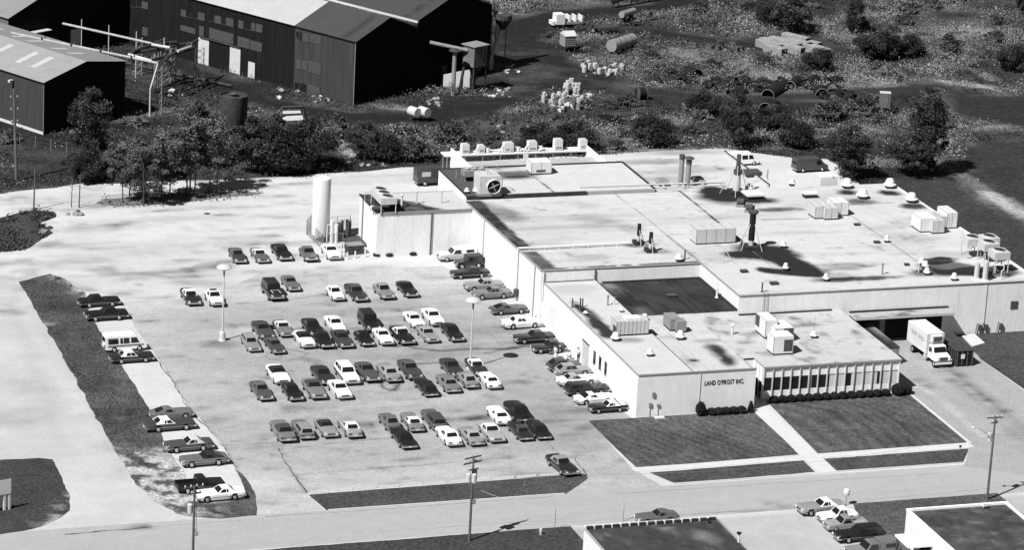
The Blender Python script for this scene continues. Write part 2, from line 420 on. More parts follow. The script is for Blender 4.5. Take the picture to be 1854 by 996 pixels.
kerbed('grass_verge', pg([(36,511),(62,503),(92,496),(118,505),(150,530),(165,575),(219,660),(273,747),(297,797),(318,835),(336,861),(350,905),(445,905),(436,868),(424,850),(438,858),(456,880),(463,905),(464,934),(400,941),(352,938),(318,930),(275,906),(240,866),(214,826),(165,740),(121,660),(78,585)]), tone=strip_tone, res=.5, rough_amp=.38)
kerbed('grass_patch', roughen(pg([(-120,400),(-20,398),(30,388),(60,381),(92,384),(98,393),(76,402),(82,415),(92,422),(70,436),(60,447),(45,454),(0,457),(-120,462)]), .8, .8), v=.045)
def bl_tone(X, Y):
    t = .045*(1+.6*(fbm(X, Y, 3, 4)-.5)); b = np.clip(1-segdist(X, Y, seg((128,900),(118,930),(85,952)))/2.0, 0, 1)*np.clip((fbm(X, Y, 1.0, 3)-.4)*5, 0, 1)
    return t*(1-b)+.3*b
kerbed('grass_corner', pg([(-150,836),(-20,834),(70,831),(93,833),(104,850),(117,880),(127,900),(124,925),(108,938),(84,950),(60,958),(0,969),(-150,985)]), tone=bl_tone, rough_amp=.3)
ISL = pg([(559,897),(1012,862),(1040,857),(1062,860),(1063,867),(1047,880),(1024,895),(590,925)])
kerbed('grass_island', ISL, v=.062, rough_amp=.1)
kerbed('grass_shoulder', [(-95,-36),(-95,-31.7),(-60,-31.75),(-24,-31.5),(-18.9,-31.45),(-18.9,-60),(-95,-60)], v=.046, rough_amp=.15)
def lawn_tone(X, Y):
    s = np.sin((X*.92+Y*.38+1.2*fbm(X, Y, 7, 2))*2*math.pi/1.35)
    return .082*(1+.22*s+.8*(fbm(X, Y, 5, 4)-.5)+.6*(fbm(X*1.5, Y*.7, 1.6, 3)-.5))
kerbed('front_lawn', [(-6.0,-.1),(-.15,-.1),(15.3,-.1),(15.4,.2),(14.9,-15.1),(-5.6,-15.9),(-5.9,-8)], tone=lawn_tone, res=.55)
def lawn_tone2(X, Y):
    r = .35*np.hypot(X-25, Y+2)+.8*(X*.9+Y*.4); s = np.sin((r+fbm(X, Y, 6, 2))*2*math.pi/1.4)
    return .078*(1+.22*s+.8*(fbm(X, Y, 5, 4)-.5)+.6*(fbm(X, Y, 1.6, 3)-.5))
kerbed('front_lawn', [(18.0,2.8),(36.8,2.8),(36.7,-14.9),(17.3,-15.2)], tone=lawn_tone2, res=.55)
kerbed('lawn_strip', [(-4.6,-17.6),(14.7,-17.1),(14.6,-20.8),(-2.8,-21.3)], v=.062, rough_amp=.12)
kerbed('lawn_strip', [(17.3,-17.0),(36.0,-16.9),(33.4,-20.9),(17.3,-20.9)], v=.062, rough_amp=.12)
kerbed('grass_shoulder', [(15.0,-30.9),(33,-30.9),(33,-60),(7,-60),(11.5,-45),(13,-38)], v=.075, rough_amp=.1)
kerbed('grass_bank', pg([(1700,603),(1740,602),(1854,592),(2050,575),(2050,828),(1854,705),(1775,648),(1752,628)]), v=.058)
kerbed('shaded_earth', roughen(pg([(175,370),(190,360),(260,354),(330,350),(400,347),(455,347),(480,349),(455,354),(400,359),(300,370),(215,373)]), .6, .8), z=.02, v=.16)  # earth and weeds at the tree bases, the trees' shade painted into the tone
MB().box(15.05,17.15,-21.2,1.8,-.02,.06).build('front_walk', M_conc, kind='structure')
MB().box(-6.2,15.0,-17.0,-15.75,-.02,.055).box(17.2,36.9,-16.6,-15.3,-.02,.055).build('sidewalk', M_conc, kind='structure')
# kerbs
kb = MB(); kb.box(36.75,37.15,-15.2,2.5,-.02,.07)
for a, b in (((-44,-22.1),(-16.5,-22.1)), ((-3.2,-21.45),(15,-21.3)), ((17.2,-21.2),(33.3,-21.15))):
    kb.box(a[0], b[0], a[1]-.09, a[1]+.09, -.05, .12)
kb.build('kerb', M_conc, kind='structure')

# ------------------------------------------------------------------ the plant
def zr(y): return 7.0-.6*min(1, max(0, (y-38)/30))
def PR(px, py, base=None):
    """a photo point on the main roof"""
    z = 7.0
    for i in range(6):
        q = P(px, py, z); z = zr(q.y)
    q.z = zr(q.y); return q
plant = empty('processing_plant', (0, 0, 0), 0, 'long low white food plant with flat bright roofs beside the full car park', 'factory')
def wallbox(poly, z, name='wall', m=M_wall, z0=-.3):
    return MB().prism(poly, z0, z).build(name, m, plant)
wallbox([(0,0),(15.2,0),(15.2,.35),(7,.35),(7,36),(0,36)], 5.40)
wallbox([(7.003,.353),(15.2,.353),(15.2,22.3),(21.6,22.3),(21.6,36),(7.003,36)], 4.95)
wallbox([(15.203,6.5),(17.5,6.5),(17.5,22.3),(15.203,22.3)], 4.1)
# main block: walls with falling top
MB().prism([(-.4,36),(21.6,36),(21.6,22.3),(63.6,22.3),(63.6,38),(63.6,69.5),(45,69.5),(45,87),(27.6,87),(27.6,70),(-.4,70),(-.4,68),(-.4,38)], -.3, lambda x, y: zr(y)-.12).build('wall', M_wall, plant)
wallbox([(0,70.003),(27.6,70.003),(27.6,83.5),(0,83.5)], 6.85)
wallbox([(5.0,83.503),(25.5,83.503),(25.5,90.6),(5.0,90.6)], 5.7)
wallbox([(4.75,83.503),(4.99,83.503),(4.99,93.4),(4.75,93.4)], 7.0)
wallbox([(25.51,83.503),(25.8,83.503),(25.8,93.4),(25.51,93.4)], 6.6)
wallbox([(-13.9,66),(-.4,66),(-.4,74.9),(-13.9,74.9)], 6.22)

# roofs
def rblob(px, py, rx, ry, a, z=7.0, rot=0.0, soft=.55):
    q = P(px, py, z); return ((q.x, q.y), rx*1.1, ry*1.7, rot, a*1.1, soft)
RS = [rblob(1533,341,2.0,1.3,.40), rblob(1562,360,2.6,1.3,.30), rblob(1611,343,1.8,1.1,.40), rblob(1652,368,2.2,1.2,.38),
      rblob(1400,462,3.5,2.6,.46,rot=-.7), rblob(1380,450,4.0,1.8,.46,rot=-.4), rblob(1432,478,2.4,1.6,.44,rot=-.6), rblob(1460,492,3.2,1.2,.42,rot=-.15), rblob(1399,490,2.2,.9,.30),
      rblob(1314,349,4.2,2.6,.46), rblob(1380,357,3.0,1.3,.40), rblob(1410,374,3.5,.9,.30), rblob(1335,470,6,1.2,.07), rblob(1250,450,6,2,.04),
      rblob(1725,487,5.0,2.0,.34,rot=-.25,soft=.25), rblob(1790,492,5.0,1.6,.35,rot=-.1,soft=.4), rblob(1700,472,3.2,.9,.38,soft=.3), rblob(1700,492,3.6,.5,.36,rot=-.3,soft=.4), rblob(1690,495,4,1.0,.32,rot=-.2), rblob(1550,505,8,.7,.36), rblob(1500,500,4,1.0,.14), rblob(1530,482,5,1.2,.16),
      rblob(905,380,3.0,3.6,.22,rot=.3), rblob(985,415,5,5,.03), rblob(1080,400,4,3.4,.07), rblob(1060,365,3,1.2,.08), rblob(1100,395,3.5,.9,.08), rblob(1140,410,2,1.5,.12), rblob(1070,465,3.0,1.0,.12), rblob(1205,318,9,1.5,.10),
      rblob(1155,443,2.5,.7,.30), rblob(1185,455,2.5,.8,.20), rblob(1480,310,6,1.2,.12), rblob(1640,430,5,2,.08), rblob(1600,410,4,1,.06), rblob(1660,400,5,2,.05), rblob(1720,462,4,1.5,.10), rblob(1250,300,8,1.6,.10), rblob(1195,285,7,1.3,.18)]
RL = [([PR(1229.8,345).to_2d(), PR(1286,390).to_2d(), PR(1345,441).to_2d()], .18, .40), ([PR(1114,351).to_2d(), PR(1180,402).to_2d(), PR(1270,478).to_2d(), PR(1300,500).to_2d()], .14, .11),
      ([PR(1150,378).to_2d(), PR(1215,432).to_2d(), PR(1275,480).to_2d()], .10, .10), ([PR(1534,385).to_2d(), PR(1600,432).to_2d(), PR(1660,473).to_2d()], .13, .14),
      ([PR(945,350).to_2d(), PR(1230,346).to_2d(), PR(1330,352).to_2d()], .12, .10), ([PR(1100,283).to_2d(), PR(1183,338).to_2d()], .1, .1), ([PR(1380,398).to_2d(), PR(1461,396).to_2d()], .25, .16), ([PR(1350,360).to_2d(), PR(1530,358).to_2d()], .1, .06), ([PR(1335,462).to_2d(), PR(1385,461).to_2d(), PR(1425,471).to_2d(), PR(1452,487).to_2d()], 2.4, .46), ([PR(1378,487).to_2d(), PR(1420,494).to_2d(), PR(1478,498).to_2d()], 1.3, .42), ([PR(1292,345).to_2d(), PR(1330,352).to_2d()], 2.2, .46)]
def roof_tone(X, Y):
    t = .47+.05*(fbm(X*.5, Y, 7, 4)-.5)+.06*(fbm(X*.4, Y*1.5, 3, 4)-.5)
    w = np.clip(fbm(X*.25+40, Y*1.3, 3.2, 4)-.53, 0, 1); t = t-.38*w; w2 = np.clip(fbm(X*.9+4, Y*1.2+60, 1.6, 3)-.68, 0, 1); t = t-.9*w2
    for xx in (10, 32, 42, 52): t = t-.03*np.clip(1-np.abs(X-xx)/.3, 0, 1)
    for c, rx, ry, ro, a, so in RS: t = t-a*blob(X, Y, c, rx, ry, ro, so)
    for pts, w_, a in RL: t = t-a*stroke(X, Y, [tuple(p) for p in pts], w_, .5)
    # tar band down the left edge, worn at its inner side
    b = np.clip((1.9+.9*(fbm(X, Y, 3, 3)-.5)-X)/.35, 0, 1)*(Y > 37)*(Y < 69.4)*(np.abs(Y-45.2) > .5)
    fade = np.clip(fbm(X, Y, 1.5, 3)*2.2-.5, 0, 1)*.22+.78
    t = t*(1-b*fade*np.where(Y < 45, .86, .97))
    t = np.where((Y > 36) & (Y < 36.9) & (X < 21.6), t*(1-.75*np.clip((fbm(X, Y, 1.5, 3)-.30)*6, 0, 1)), t)
    return np.clip(t, .022, 1)
sheet('roof', [(-.4,36),(21.6,36),(21.6,22.3),(63.6,22.3),(63.6,69.5),(45,69.5),(45,87),(27.6,87),(27.6,70),(-.4,70)], 0, M_roof, res=.36, tone=roof_tone, parent=plant, zf=lambda x, y: zr(y))
def roofE_tone(X, Y):
    t = .47+.05*(fbm(X*.5, Y, 6, 4)-.5)+.05*(fbm(X*.4, Y*1.5, 3, 4)-.5)
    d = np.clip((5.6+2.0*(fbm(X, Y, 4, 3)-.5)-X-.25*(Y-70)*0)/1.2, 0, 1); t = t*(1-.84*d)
    for c, rx, ry, ro, a, so in (rblob(925,316,5,1.5,.34,6.9), rblob(900,302,4,1.0,.22,6.9), rblob(935,322,3,.8,.2,6.9)): t = t-a*blob(X, Y, c, rx, ry, ro, so)
    q = [tuple(P(960,315,6.86).to_2d()), tuple(P(1003,348,6.86).to_2d())]
    t = t-.28*stroke(X, Y, q, .12, .6)
    return np.clip(t, .03, 1)
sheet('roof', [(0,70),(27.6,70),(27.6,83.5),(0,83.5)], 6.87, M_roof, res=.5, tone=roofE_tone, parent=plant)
sheet('roof', [(5,83.5),(25.5,83.5),(25.5,90.6),(5,90.6)], 5.72, M_roof, res=.7, tone=lambda X, Y: .36+.12*(fbm(X, Y, 2, 4)-.5), parent=plant)
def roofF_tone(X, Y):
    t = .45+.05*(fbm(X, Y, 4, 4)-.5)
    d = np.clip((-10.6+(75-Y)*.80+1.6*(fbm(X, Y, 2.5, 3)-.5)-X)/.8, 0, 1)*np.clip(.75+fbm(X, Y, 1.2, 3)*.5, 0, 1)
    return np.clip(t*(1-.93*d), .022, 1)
sheet('roof', [(-13.9,66),(-.4,66),(-.4,74.9),(-13.9,74.9)], 6.25, M_roof, res=.4, tone=roofF_tone, parent=plant)
def roofA_tone(X, Y):
    t = .47+.05*(fbm(X, Y*.6, 5, 4)-.5)
    for c, rx, ry, ro, a, so in (rblob(1085,590,1.2,2.8,.42,5.4,.1), rblob(1068,570,1.1,2.4,.34,5.4,.1), rblob(1104,606,1.6,1.2,.40,5.4), rblob(1048,556,.8,1.6,.3,5.4), rblob(1140,617,2.0,.8,.2,5.4), rblob(1040,525,4,1.5,.07,5.4)): t = t-a*blob(X, Y, c, rx, ry, ro, so)
    return np.clip(t, .03, 1)
sheet('roof', [(0,0),(7,0),(7,36),(0,36)], 5.42, M_roof, res=.4, tone=roofA_tone, parent=plant)
def roofA2_tone(X, Y):
    t = .45+.05*(fbm(X, Y*.6, 5, 4)-.5)-.55*np.clip(fbm(X*.8, Y*.5, 1.8, 4)-.6, 0, 1)
    for c, rx, ry, ro, a, so in (rblob(1308,643,1.5,2.4,.46,4.97,.0,1.2), rblob(1296,632,1.4,1.2,.25,4.97), rblob(1285,617,3,.5,.15,4.97), rblob(1258,653,.9,.5,.35,4.97), rblob(1318,656,1.2,1.2,.25,4.97)): t = t-a*blob(X, Y, c, rx, ry, ro, so)
    return np.clip(t, .03, 1)
sheet('roof', [(7.35,.35),(15.2,.35),(15.2,22.3),(7.35,22.3)], 4.97, M_roof, res=.4, tone=roofA2_tone, parent=plant)
def roofC_tone(X, Y):
    t = .028+.045*(fbm(X, Y*.35, 1.2, 4)-.5)+.012*(np.sin(X*2*math.pi/1.0) > .9)
    w = np.clip(1-segdist(X, Y, [(8.2,35.5),(9.5,30),(9,23)])/1.6, 0, 1)*np.clip((fbm(X, Y, 2, 3)-.25)*2, 0, 1); t = t+.15*w
    t = t*(1-.7*blob(X, Y, P2(1140,548,4.9), 2.2, 2.6, .2, .5))
    return np.clip(t, .014, 1)
sheet('roof', [(7.35,22.3),(21.6,22.3),(21.6,36),(7.35,36)], 4.972, M_roof, res=.35, tone=roofC_tone, parent=plant)
def roofB_tone(X, Y):
    t = .42+.07*(fbm(X, Y, 4, 4)-.5)-1.0*np.clip(fbm(X*.9, Y*.6, 1.3, 4)-.57, 0, 1)
    for c, rx, ry, ro, a, so in (rblob(1392,640,1.6,1.0,.15,4.4), rblob(1450,590,3,.5,.18,4.4), rblob(1360,605,2.0,.8,.16,4.4), rblob(1350,620,1.4,.5,.16,4.4), rblob(1395,572,3,.8,.08,4.4)): t = t-a*blob(X, Y, c, rx, ry, ro, so)
    return np.clip(t, .03, 1)
OFFX0, OFFX1, OFFY0 = 17.55, 35.7, 3.2
MB().prism([(17.5,2.95),(35.85,2.95),(35.85,22.29),(17.5,22.29)], 4.20, 4.38).build('roof_edge', M_cop, plant)
MB().prism([(OFFX0+.1,OFFY0+.1),(OFFX1-.05,OFFY0+.1),(OFFX1-.05,22.29),(OFFX0+.1,22.29)], -.2, 4.195).build('wall', M_wall2, plant)
sheet('roof', [(15.23,6.4),(17.5,6.4),(17.5,2.97),(35.83,2.97),(35.83,22.28),(15.23,22.28)], 4.40, M_roof, res=.4, tone=roofB_tone, parent=plant)
def line_mesh(name, pts, w, z, m, parent=None, jit=.15, step=.8, **k):
    out = []
    for a, b in zip(pts[:-1], pts[1:]):
        a = Vector(a).to_2d(); b = Vector(b).to_2d(); n = max(1, int((b-a).length/step))
        for i in range(n): out.append(a.lerp(b, i/n)+Vector((random.uniform(-jit, jit), random.uniform(-jit, jit))))
    out.append(Vector(pts[-1]).to_2d()); V = []; F = []
    for i, p in enumerate(out):
        d = (out[min(i+1, len(out)-1)]-out[max(i-1, 0)]).normalized(); nn = Vector((-d.y, d.x))*w/2*random.uniform(.4, 1.5)
        for q in (p+nn, p-nn): V.append((q.x, q.y, z(q.x, q.y) if callable(z) else z))
        if i: F.append((2*i-2, 2*i-1, 2*i+1, 2*i))
    me = bpy.data.meshes.new(name); me.from_pydata(V, [], F); me.update(); me.materials.append(m)
    o = bpy.data.objects.new(name, me); COL.objects.link(o)
    if parent: o.parent = parent
    return setp(o, **k) if k else o
zroof = lambda x, y: zr(y)+.006
M_seam = mat('seam_tar', .03, var=.3, scale=2); M_seam2 = mat('seam_dirt', .20, var=.35, scale=2); M_crack = mat('pavement_crack', .075, var=.4, scale=2)
for pts, w, m in (([(1229.8,345),(1286,390),(1345,441)], .16, M_seam), ([(1345,441),(1400,485)], .07, M_seam2), ([(1114,351),(1180,402),(1270,478)], .07, M_seam2), ([(1150,378),(1215,432),(1268,474)], .08, M_seam2), ([(1534,385),(1600,432),(1660,473),(1700,500)], .08, M_seam2),
                  ([(930,352),(1100,350),(1230,347)], .06, M_seam2), ([(1380,398),(1461,396)], .14, M_seam2), ([(1100,420),(1150,418),(1215,414)], .05, M_seam2), ([(1250,370),(1400,366)], .05, M_seam2), ([(1420,410),(1640,404)], .05, M_seam2), ([(1440,450),(1620,444)], .05, M_seam2), ([(905,375),(960,430)], .06, M_seam2), ([(1180,290),(1280,284)], .05, M_seam2), ([(1480,345),(1600,385),(1680,430)], .05, M_seam2)):
    line_mesh('roof_seam', [PR(*q).to_2d() for q in pts], w, zroof, m, plant, jit=.03, step=1.5)
line_mesh('roof_seam', [P(960,315,6.86).to_2d(), P(1003,348,6.86).to_2d()], .12, 6.877, M_seam, plant, jit=.03)
for x in (9.6, 12.3): line_mesh('roof_seam', [(x,.5),(x,22)], .05, 4.977, M_seam2, plant, jit=.04)
line_mesh('roof_seam', [(15.25,6.5),(15.25,22.2)], .12, 4.406, M_seam2, plant, jit=.04)
for y in (8,13,18): line_mesh('roof_seam', [(15.5,y),(35.6,y)], .05, 4.406, M_seam2, plant, jit=.04)
for pts, w in (([(430,551),(530,542),(610,532)], .07), ([(700,629),(735,627),(760,632),(800,636),(860,632),(920,633),(990,622)], .16), ([(405,524),(470,518),(560,514)], .07), ([(750,661),(800,657),(835,658)], .12), ([(500,816),(620,802),(745,790)], .06), ([(525,861),(760,843),(935,829)], .06),
               ([(690,690),(692,702),(702,708),(714,706),(722,696),(725,682)], .14), ([(480,645),(495,638),(525,635),(555,640),(548,650),(520,655),(490,652),(480,645)], .07), ([(505,812),(512,830),(530,856),(545,880),(556,893)], .16), ([(385,808),(520,802)], .05), ([(286,654),(315,695),(343,746),(375,775),(405,810),(428,848)], .12), ([(1016,737),(1100,747)], .06), ([(218,549),(330,543),(345,542)], .05), ([(940,770),(990,800),(1040,855)], .07), ([(1040,830),(1062,860)], .10), ([(1053,806),(1075,828)], .05), ([(250,600),(290,652)], .07), ([(560,660),(640,655),(700,662)], .05), ([(580,750),(660,742),(760,735)], .05), ([(700,620),(640,622),(600,628)], .07)):
    line_mesh('pavement_crack', [P2(*q) for q in pts], w, .013, M_crack, jit=.12, kind='structure')
for pts, w in (([(480,937),(700,922),(1000,900)], .06), ([(118,969),(160,965),(200,961),(240,959),(276,955)], .26), ([(276,955),(480,940)], .04), ([(1100,896),(1400,876),(1700,858)], .05), ([(1200,935),(1440,921),(1540,913)], .06), ([(640,967),(900,949),(1040,940)], .04)):
    line_mesh('street_crack', [P2(*q) for q in pts], w, .018, M_crack, jit=.10, kind='structure')
# roof edges: copings and tar flashings
def edge(a, b, z, w=.22, h=.12, m=M_cop, name='coping'):
    mb = MB(); a = Vector(a); b = Vector(b); d = (b-a).normalized(); n = Vector((-d.y, d.x))*w/2
    z0, z1 = (z if isinstance(z, tuple) else (z, z))
    p = [a+n, a-n, b-n, b+n]; zz = [z0, z0, z1, z1]
    mb.add([(q.x, q.y, k) for q, k in zip(p, zz)]+[(q.x, q.y, k+h) for q, k in zip(p, zz)], [(0,1,2,3),(7,6,5,4),(0,4,5,1),(1,5,6,2),(2,6,7,3),(3,7,4,0)])
    return mb.build(name, m, plant)
edge((-.02,-.02),(15.22,-.02),5.38,.18,.14); edge((-.02,.1),(-.02,36),5.38,.18,.12)
edge((7.15,.3),(7.15,22.3),4.98,.30,.28,M_tar,'tar_flashing'); edge((7.15,22.3),(7.15,36),4.98,.34,.30,M_tar,'tar_flashing')
edge((15.2,.35),(15.2,6.4),4.95,.18,.10)
edge((-.42,38),(-.42,68),(zr(38)-.02,zr(68)-.02),.20,.12); edge((-.42,36),(-.42,38),6.98,.20,.12)
edge((-.4,36),(21.6,36),6.98,.2,.10); edge((21.6,22.3),(21.6,36),6.98,.2,.10); edge((21.6,22.28),(63.6,22.28),6.98,.2,.10)
edge((63.6,22.3),(63.6,38),(6.98,6.98),.3,.14,M_white); edge((63.6,38),(63.6,68),(6.98,6.38),.3,.14,M_white)
edge((45,70),(45,87.6),6.38,.16,.50,M_dgrey,'parapet_beam'); edge((44.8,70),(44.8,87.6),6.38,.22,.34,M_lgrey,'parapet_beam')
edge((0,70.0),(17.5,70.0),6.42,.5,.50,M_tar,'tar_flashing'); edge((17.5,69.98),(27.6,69.98),6.45,.2,.46)
edge((27.6,70),(27.6,83.5),6.86,.34,.12,M_tar,'tar_flashing'); edge((5,83.5),(27.6,83.5),6.86,.45,.14,M_tar,'tar_flashing'); edge((0,83.5),(5,83.5),6.86,.3,.12,M_tar,'tar_flashing')
edge((0,70.2),(0,83.5),6.86,.2,.10,M_tar,'tar_flashing')
edge((-13.5,65.98),(-.4,65.98),5.98,.16,.38,M_mgrey,'gutter'); edge((-13.92,66),(-13.92,74.9),6.24,.28,.16,M_tar,'tar_flashing')
edge((-13.9,74.9),(-.4,74.9),6.2,.2,.10)
edge((8,35.85),(21.5,35.85),4.98,.3,.18,M_tar,'tar_flashing'); edge((21.45,22.5),(21.45,35.8),4.98,.25,.2,M_tar,'tar_flashing'); edge((11.0,22.45),(21.5,22.45),4.98,.25,.08,M_tar,'tar_flashing')
edge((21.7,22.15),(34.5,22.15),4.41,.25,.16,M_tar,'tar_flashing'); edge((0.3,35.9),(6.8,35.9),5.43,.2,.06,M_tar,'tar_flashing')
# down pipes and wall joints
def dpipe(x, y, z0, z1, m=M_dgrey, r=.09, name='down_pipe'): MB().tube((x,y,z0),(x,y,z1),r,r,8).build(name, m, plant)
dpipe(-6.2,65.88,0,6.0); dpipe(-14.02,72.9,0,6.2,M_mgrey); dpipe(6.95,35.88,5.5,6.9); dpipe(-.52,60.2,0,6.6,M_mgrey,.05); dpipe(-.52,38.3,0,6.9,M_mgrey,.06); dpipe(-.13,35.85,3,6.9,M_white,.09)
dpipe(8.0,-.06,0,5.3,M_lgrey,.035,'wall_joint')
M_joint = mat('wall_joint_line', .54, var=.2)
for x in (28,34,52.5,57,61): dpipe(x,22.285,.1 if x > 52 else 4.5,6.9,M_joint,.012,'wall_joint')
for y in (41,46.5,52,57,62.5): dpipe(-.40,y,.1,6.4,M_joint,.012,'wall_joint')
for x in (-11.4,-8.8,-3.6): dpipe(x,65.99,.1,5.9,M_joint,.012,'wall_joint')
for y in (6,12,24,29.5): dpipe(0,y,.1,5.3,M_joint,.012,'wall_joint')
# entrance side and glazed office front: fifteen bays
def offpanel(x0, x1, z0, z1, m, name, proud=.0): MB().box(x0, x1, OFFY0-.02-proud, OFFY0+.09, z0, z1).build(name, m, plant)
N = 15; bw_ = (OFFX1-.1-OFFX0)/N
offpanel(OFFX0, OFFX1-.1, 2.92, 4.19, M_wall2, 'upper_panel'); offpanel(OFFX0, OFFX1-.1, .05, 1.18, M_wall2, 'lower_panel')
dk = {0:(0,1),1:(0,1),2:(0,1),3:(0,1),4:(0,1),5:(.34,1),6:(0,1),7:(0,.32),9:(0,.75),12:(.62,1),13:(0,.25)}
for i in range(N):
    x0 = OFFX0+i*bw_; x1 = x0+bw_
    w = MB().box(x0, x1, OFFY0+.0, OFFY0+.09, 1.18, 2.92).build('window', M_curtain, plant)
    if i in dk:
        a, b = dk[i]
        MB().box(x0+a*bw_+.02, x0+b*bw_-.02, OFFY0-.012, OFFY0-.002, 1.24, 2.88).build('pane', M_glass, w)
    if i > 6: MB().box(x0+.05, x1-.05, OFFY0-.04, OFFY0-.015, 2.86, 2.94).build('rail', M_mgrey, w)
for i in range(N+1):
    x = OFFX0+i*bw_; MB().box(x-.06, x+.06, OFFY0-.20, OFFY0-.022, .02, 4.19).build('mullion', M_lgrey if i not in (0, N) else M_white, plant)
# left flank of the office (entrance recess)
for i in range(3):
    y0 = 3.3+i*1.1
    MB().box(OFFX0-.04, OFFX0+.09, y0, y0+1.02, 2.3, 4.19).build('side_panel', M_wall2, plant)
    MB().box(OFFX0-.04, OFFX0+.09, y0, y0+1.02, .1, 2.28).build('window', M_glass, plant)
    MB().box(OFFX0-.12, OFFX0-.045, y0-.06, y0, .05, 4.19).build('mullion', M_white, plant)
MB().box(15.6, 17.2, 6.38, 6.49, .05, 2.6).build('entrance_door', M_glass, plant)
# lettering
txt = bpy.data.curves.new('sign_lettering', 'FONT'); txt.body = "LAND O'FROST INC."; txt.size = .82; txt.extrude = .012; txt.offset = .016; txt.space_character = 1.12
txt.materials.append(M_black)
to = bpy.data.objects.new('sign_lettering', txt); COL.objects.link(to); to.parent = plant
_u1 = on_wall((0, -.1), (1, 0), 1275.6, 698.5); _u2 = on_wall((0, -.1), (1, 0), 1347, 693)
to.location = (_u1[0], -.03, _u1[1]-.02); to.rotation_euler = (R(90), 0, 0)
bpy.context.view_layer.update()
_w = to.dimensions.x; to.scale = ((_u2[0]-_u1[0])/_w, 1.0, 1)
bpy.context.view_layer.update()
_dg = bpy.context.evaluated_depsgraph_get(); _nm = bpy.data.meshes.new_from_object(to.evaluated_get(_dg))
_l, _r_, _s = to.location.copy(), to.rotation_euler.copy(), to.scale.copy()
bpy.data.objects.remove(to)
_nm.materials.clear(); _nm.materials.append(M_black)
to = bpy.data.objects.new('sign_lettering', _nm); COL.objects.link(to); to.parent = plant; to.location = _l; to.rotation_euler = _r_; to.scale = _s
# left wall: doors, slit windows
def lw(px, py): return on_wall((-.01, 0), (0, 1), px, py)
def lpanel(ya, yb, z0, z1, m, name, d=.05): return MB().box(-d, .02, ya, yb, z0, z1).build(name, m, plant)
lpanel(31.0, 33.4, .05, 3.3, M_white, 'side_door'); 
lpanel(17.6, 19.9, .05, 3.1, M_lgrey, 'side_door'); lpanel(17.5, 20.0, 3.1, 3.22, M_dgrey, 'door_head', .12)
for px in (1076, 1086.6, 1097.3):
    y, z = lw(px, 654); w = lpanel(y-.42, y+.42, 1.45, 3.15, M_glass, 'window', .03); MB().box(-.06,-.0,y-.5,y+.5,1.36,1.44).build('sill', M_lgrey, w)
for a, b, c in ((1.9,2.6,.55), (1.55,1.35,.5), (2.6,1.3,.35)):
    MB().box(a, a+.35, -.18, -.0, b, b+c).build('meter_box', M_mgrey, plant)
MB().path([(1.7,-.08,.1),(1.7,-.08,1.4)], .04).path([(2.75,-.08,.1),(2.75,-.08,1.3)], .04).build('gas_pipe', M_lgrey, plant)
# front of main block: canopy, dock, ladder, high window
can = MB().box(37.0, 51.0, 19.9, 22.28, 3.65, 3.95).build('dock_canopy', M_lgrey, plant)
sheet('canopy_roof', [(37.0,19.9),(51,19.9),(51,22.15),(37,22.15)], 3.96, M_roof, res=.3, tone=lambda X, Y: np.clip(.34-.9*np.clip(fbm(X*.6, Y, 1.2, 4)-.48, 0, 1), .03, 1), parent=plant)
edge((37.0,22.1),(51.0,22.1),3.97,.22,.2,M_tar,'tar_flashing')
for x0, x1 in ((37.2,41.3),(42.2,46.0),(46.6,50.3)): MB().box(x0, x1, 22.20, 22.29, .1, 3.4).build('dock_door', M_dark, plant)
MB().box(41.4, 42.1, 22.0, 22.29, 0, 3.6).build('dock_pier', M_mgrey, plant)
MB().box(46.1, 46.5, 22.0, 22.29, 0, 3.6).build('dock_pier', M_mgrey, plant)
MB().box(36.3, 40.0, 12.6, 22.28, 0, 2.4).build('dock_enclosure', M_mgrey, plant)
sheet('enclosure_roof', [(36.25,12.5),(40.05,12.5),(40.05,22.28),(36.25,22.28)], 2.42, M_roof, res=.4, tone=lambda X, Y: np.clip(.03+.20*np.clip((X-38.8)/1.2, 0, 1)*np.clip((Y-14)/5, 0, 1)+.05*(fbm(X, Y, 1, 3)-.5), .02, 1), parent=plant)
lad = MB()
for dx in (0, .55): lad.tube((24.9+dx, 22.15, 4.4), (24.9+dx, 22.15, 7.6), .03, .03, 5)
for k in range(9): lad.tube((24.9, 22.15, 4.7+k*.33), (25.45, 22.15, 4.7+k*.33), .018, .018, 4)
lad.build('roof_ladder', M_mgrey, plant)
s_, z_ = on_wall((0, 22.28), (1, 0), 1836, 552); MB().box(s_-.5, s_+.5, 22.2, 22.29, z_-.5, z_+.5).build('window', M_dgrey, plant)
s_, z_ = on_wall((0, 22.28), (1, 0), 1784, 560); MB().tube((s_, 22.24, .4), (s_, 22.24, 6.9), .025, .025, 5).build('conduit', M_dgrey, plant)
for px, py in ((1773,600),(1785,590),(1812,590)):
    s_, z_ = on_wall((0, 22.28), (1, 0), px, py)
    MB().box(s_-.2, s_+.2, 22.0, 22.28, .6, 1.3).tube((s_,22.1,0),(s_,22.1,.7),.06,.06,6).path([(s_,22.1,1.2),(s_-.5,22.1,1.5),(s_-.6,22.1,.2)], .05).build('gas_meter', M_dgrey, plant)
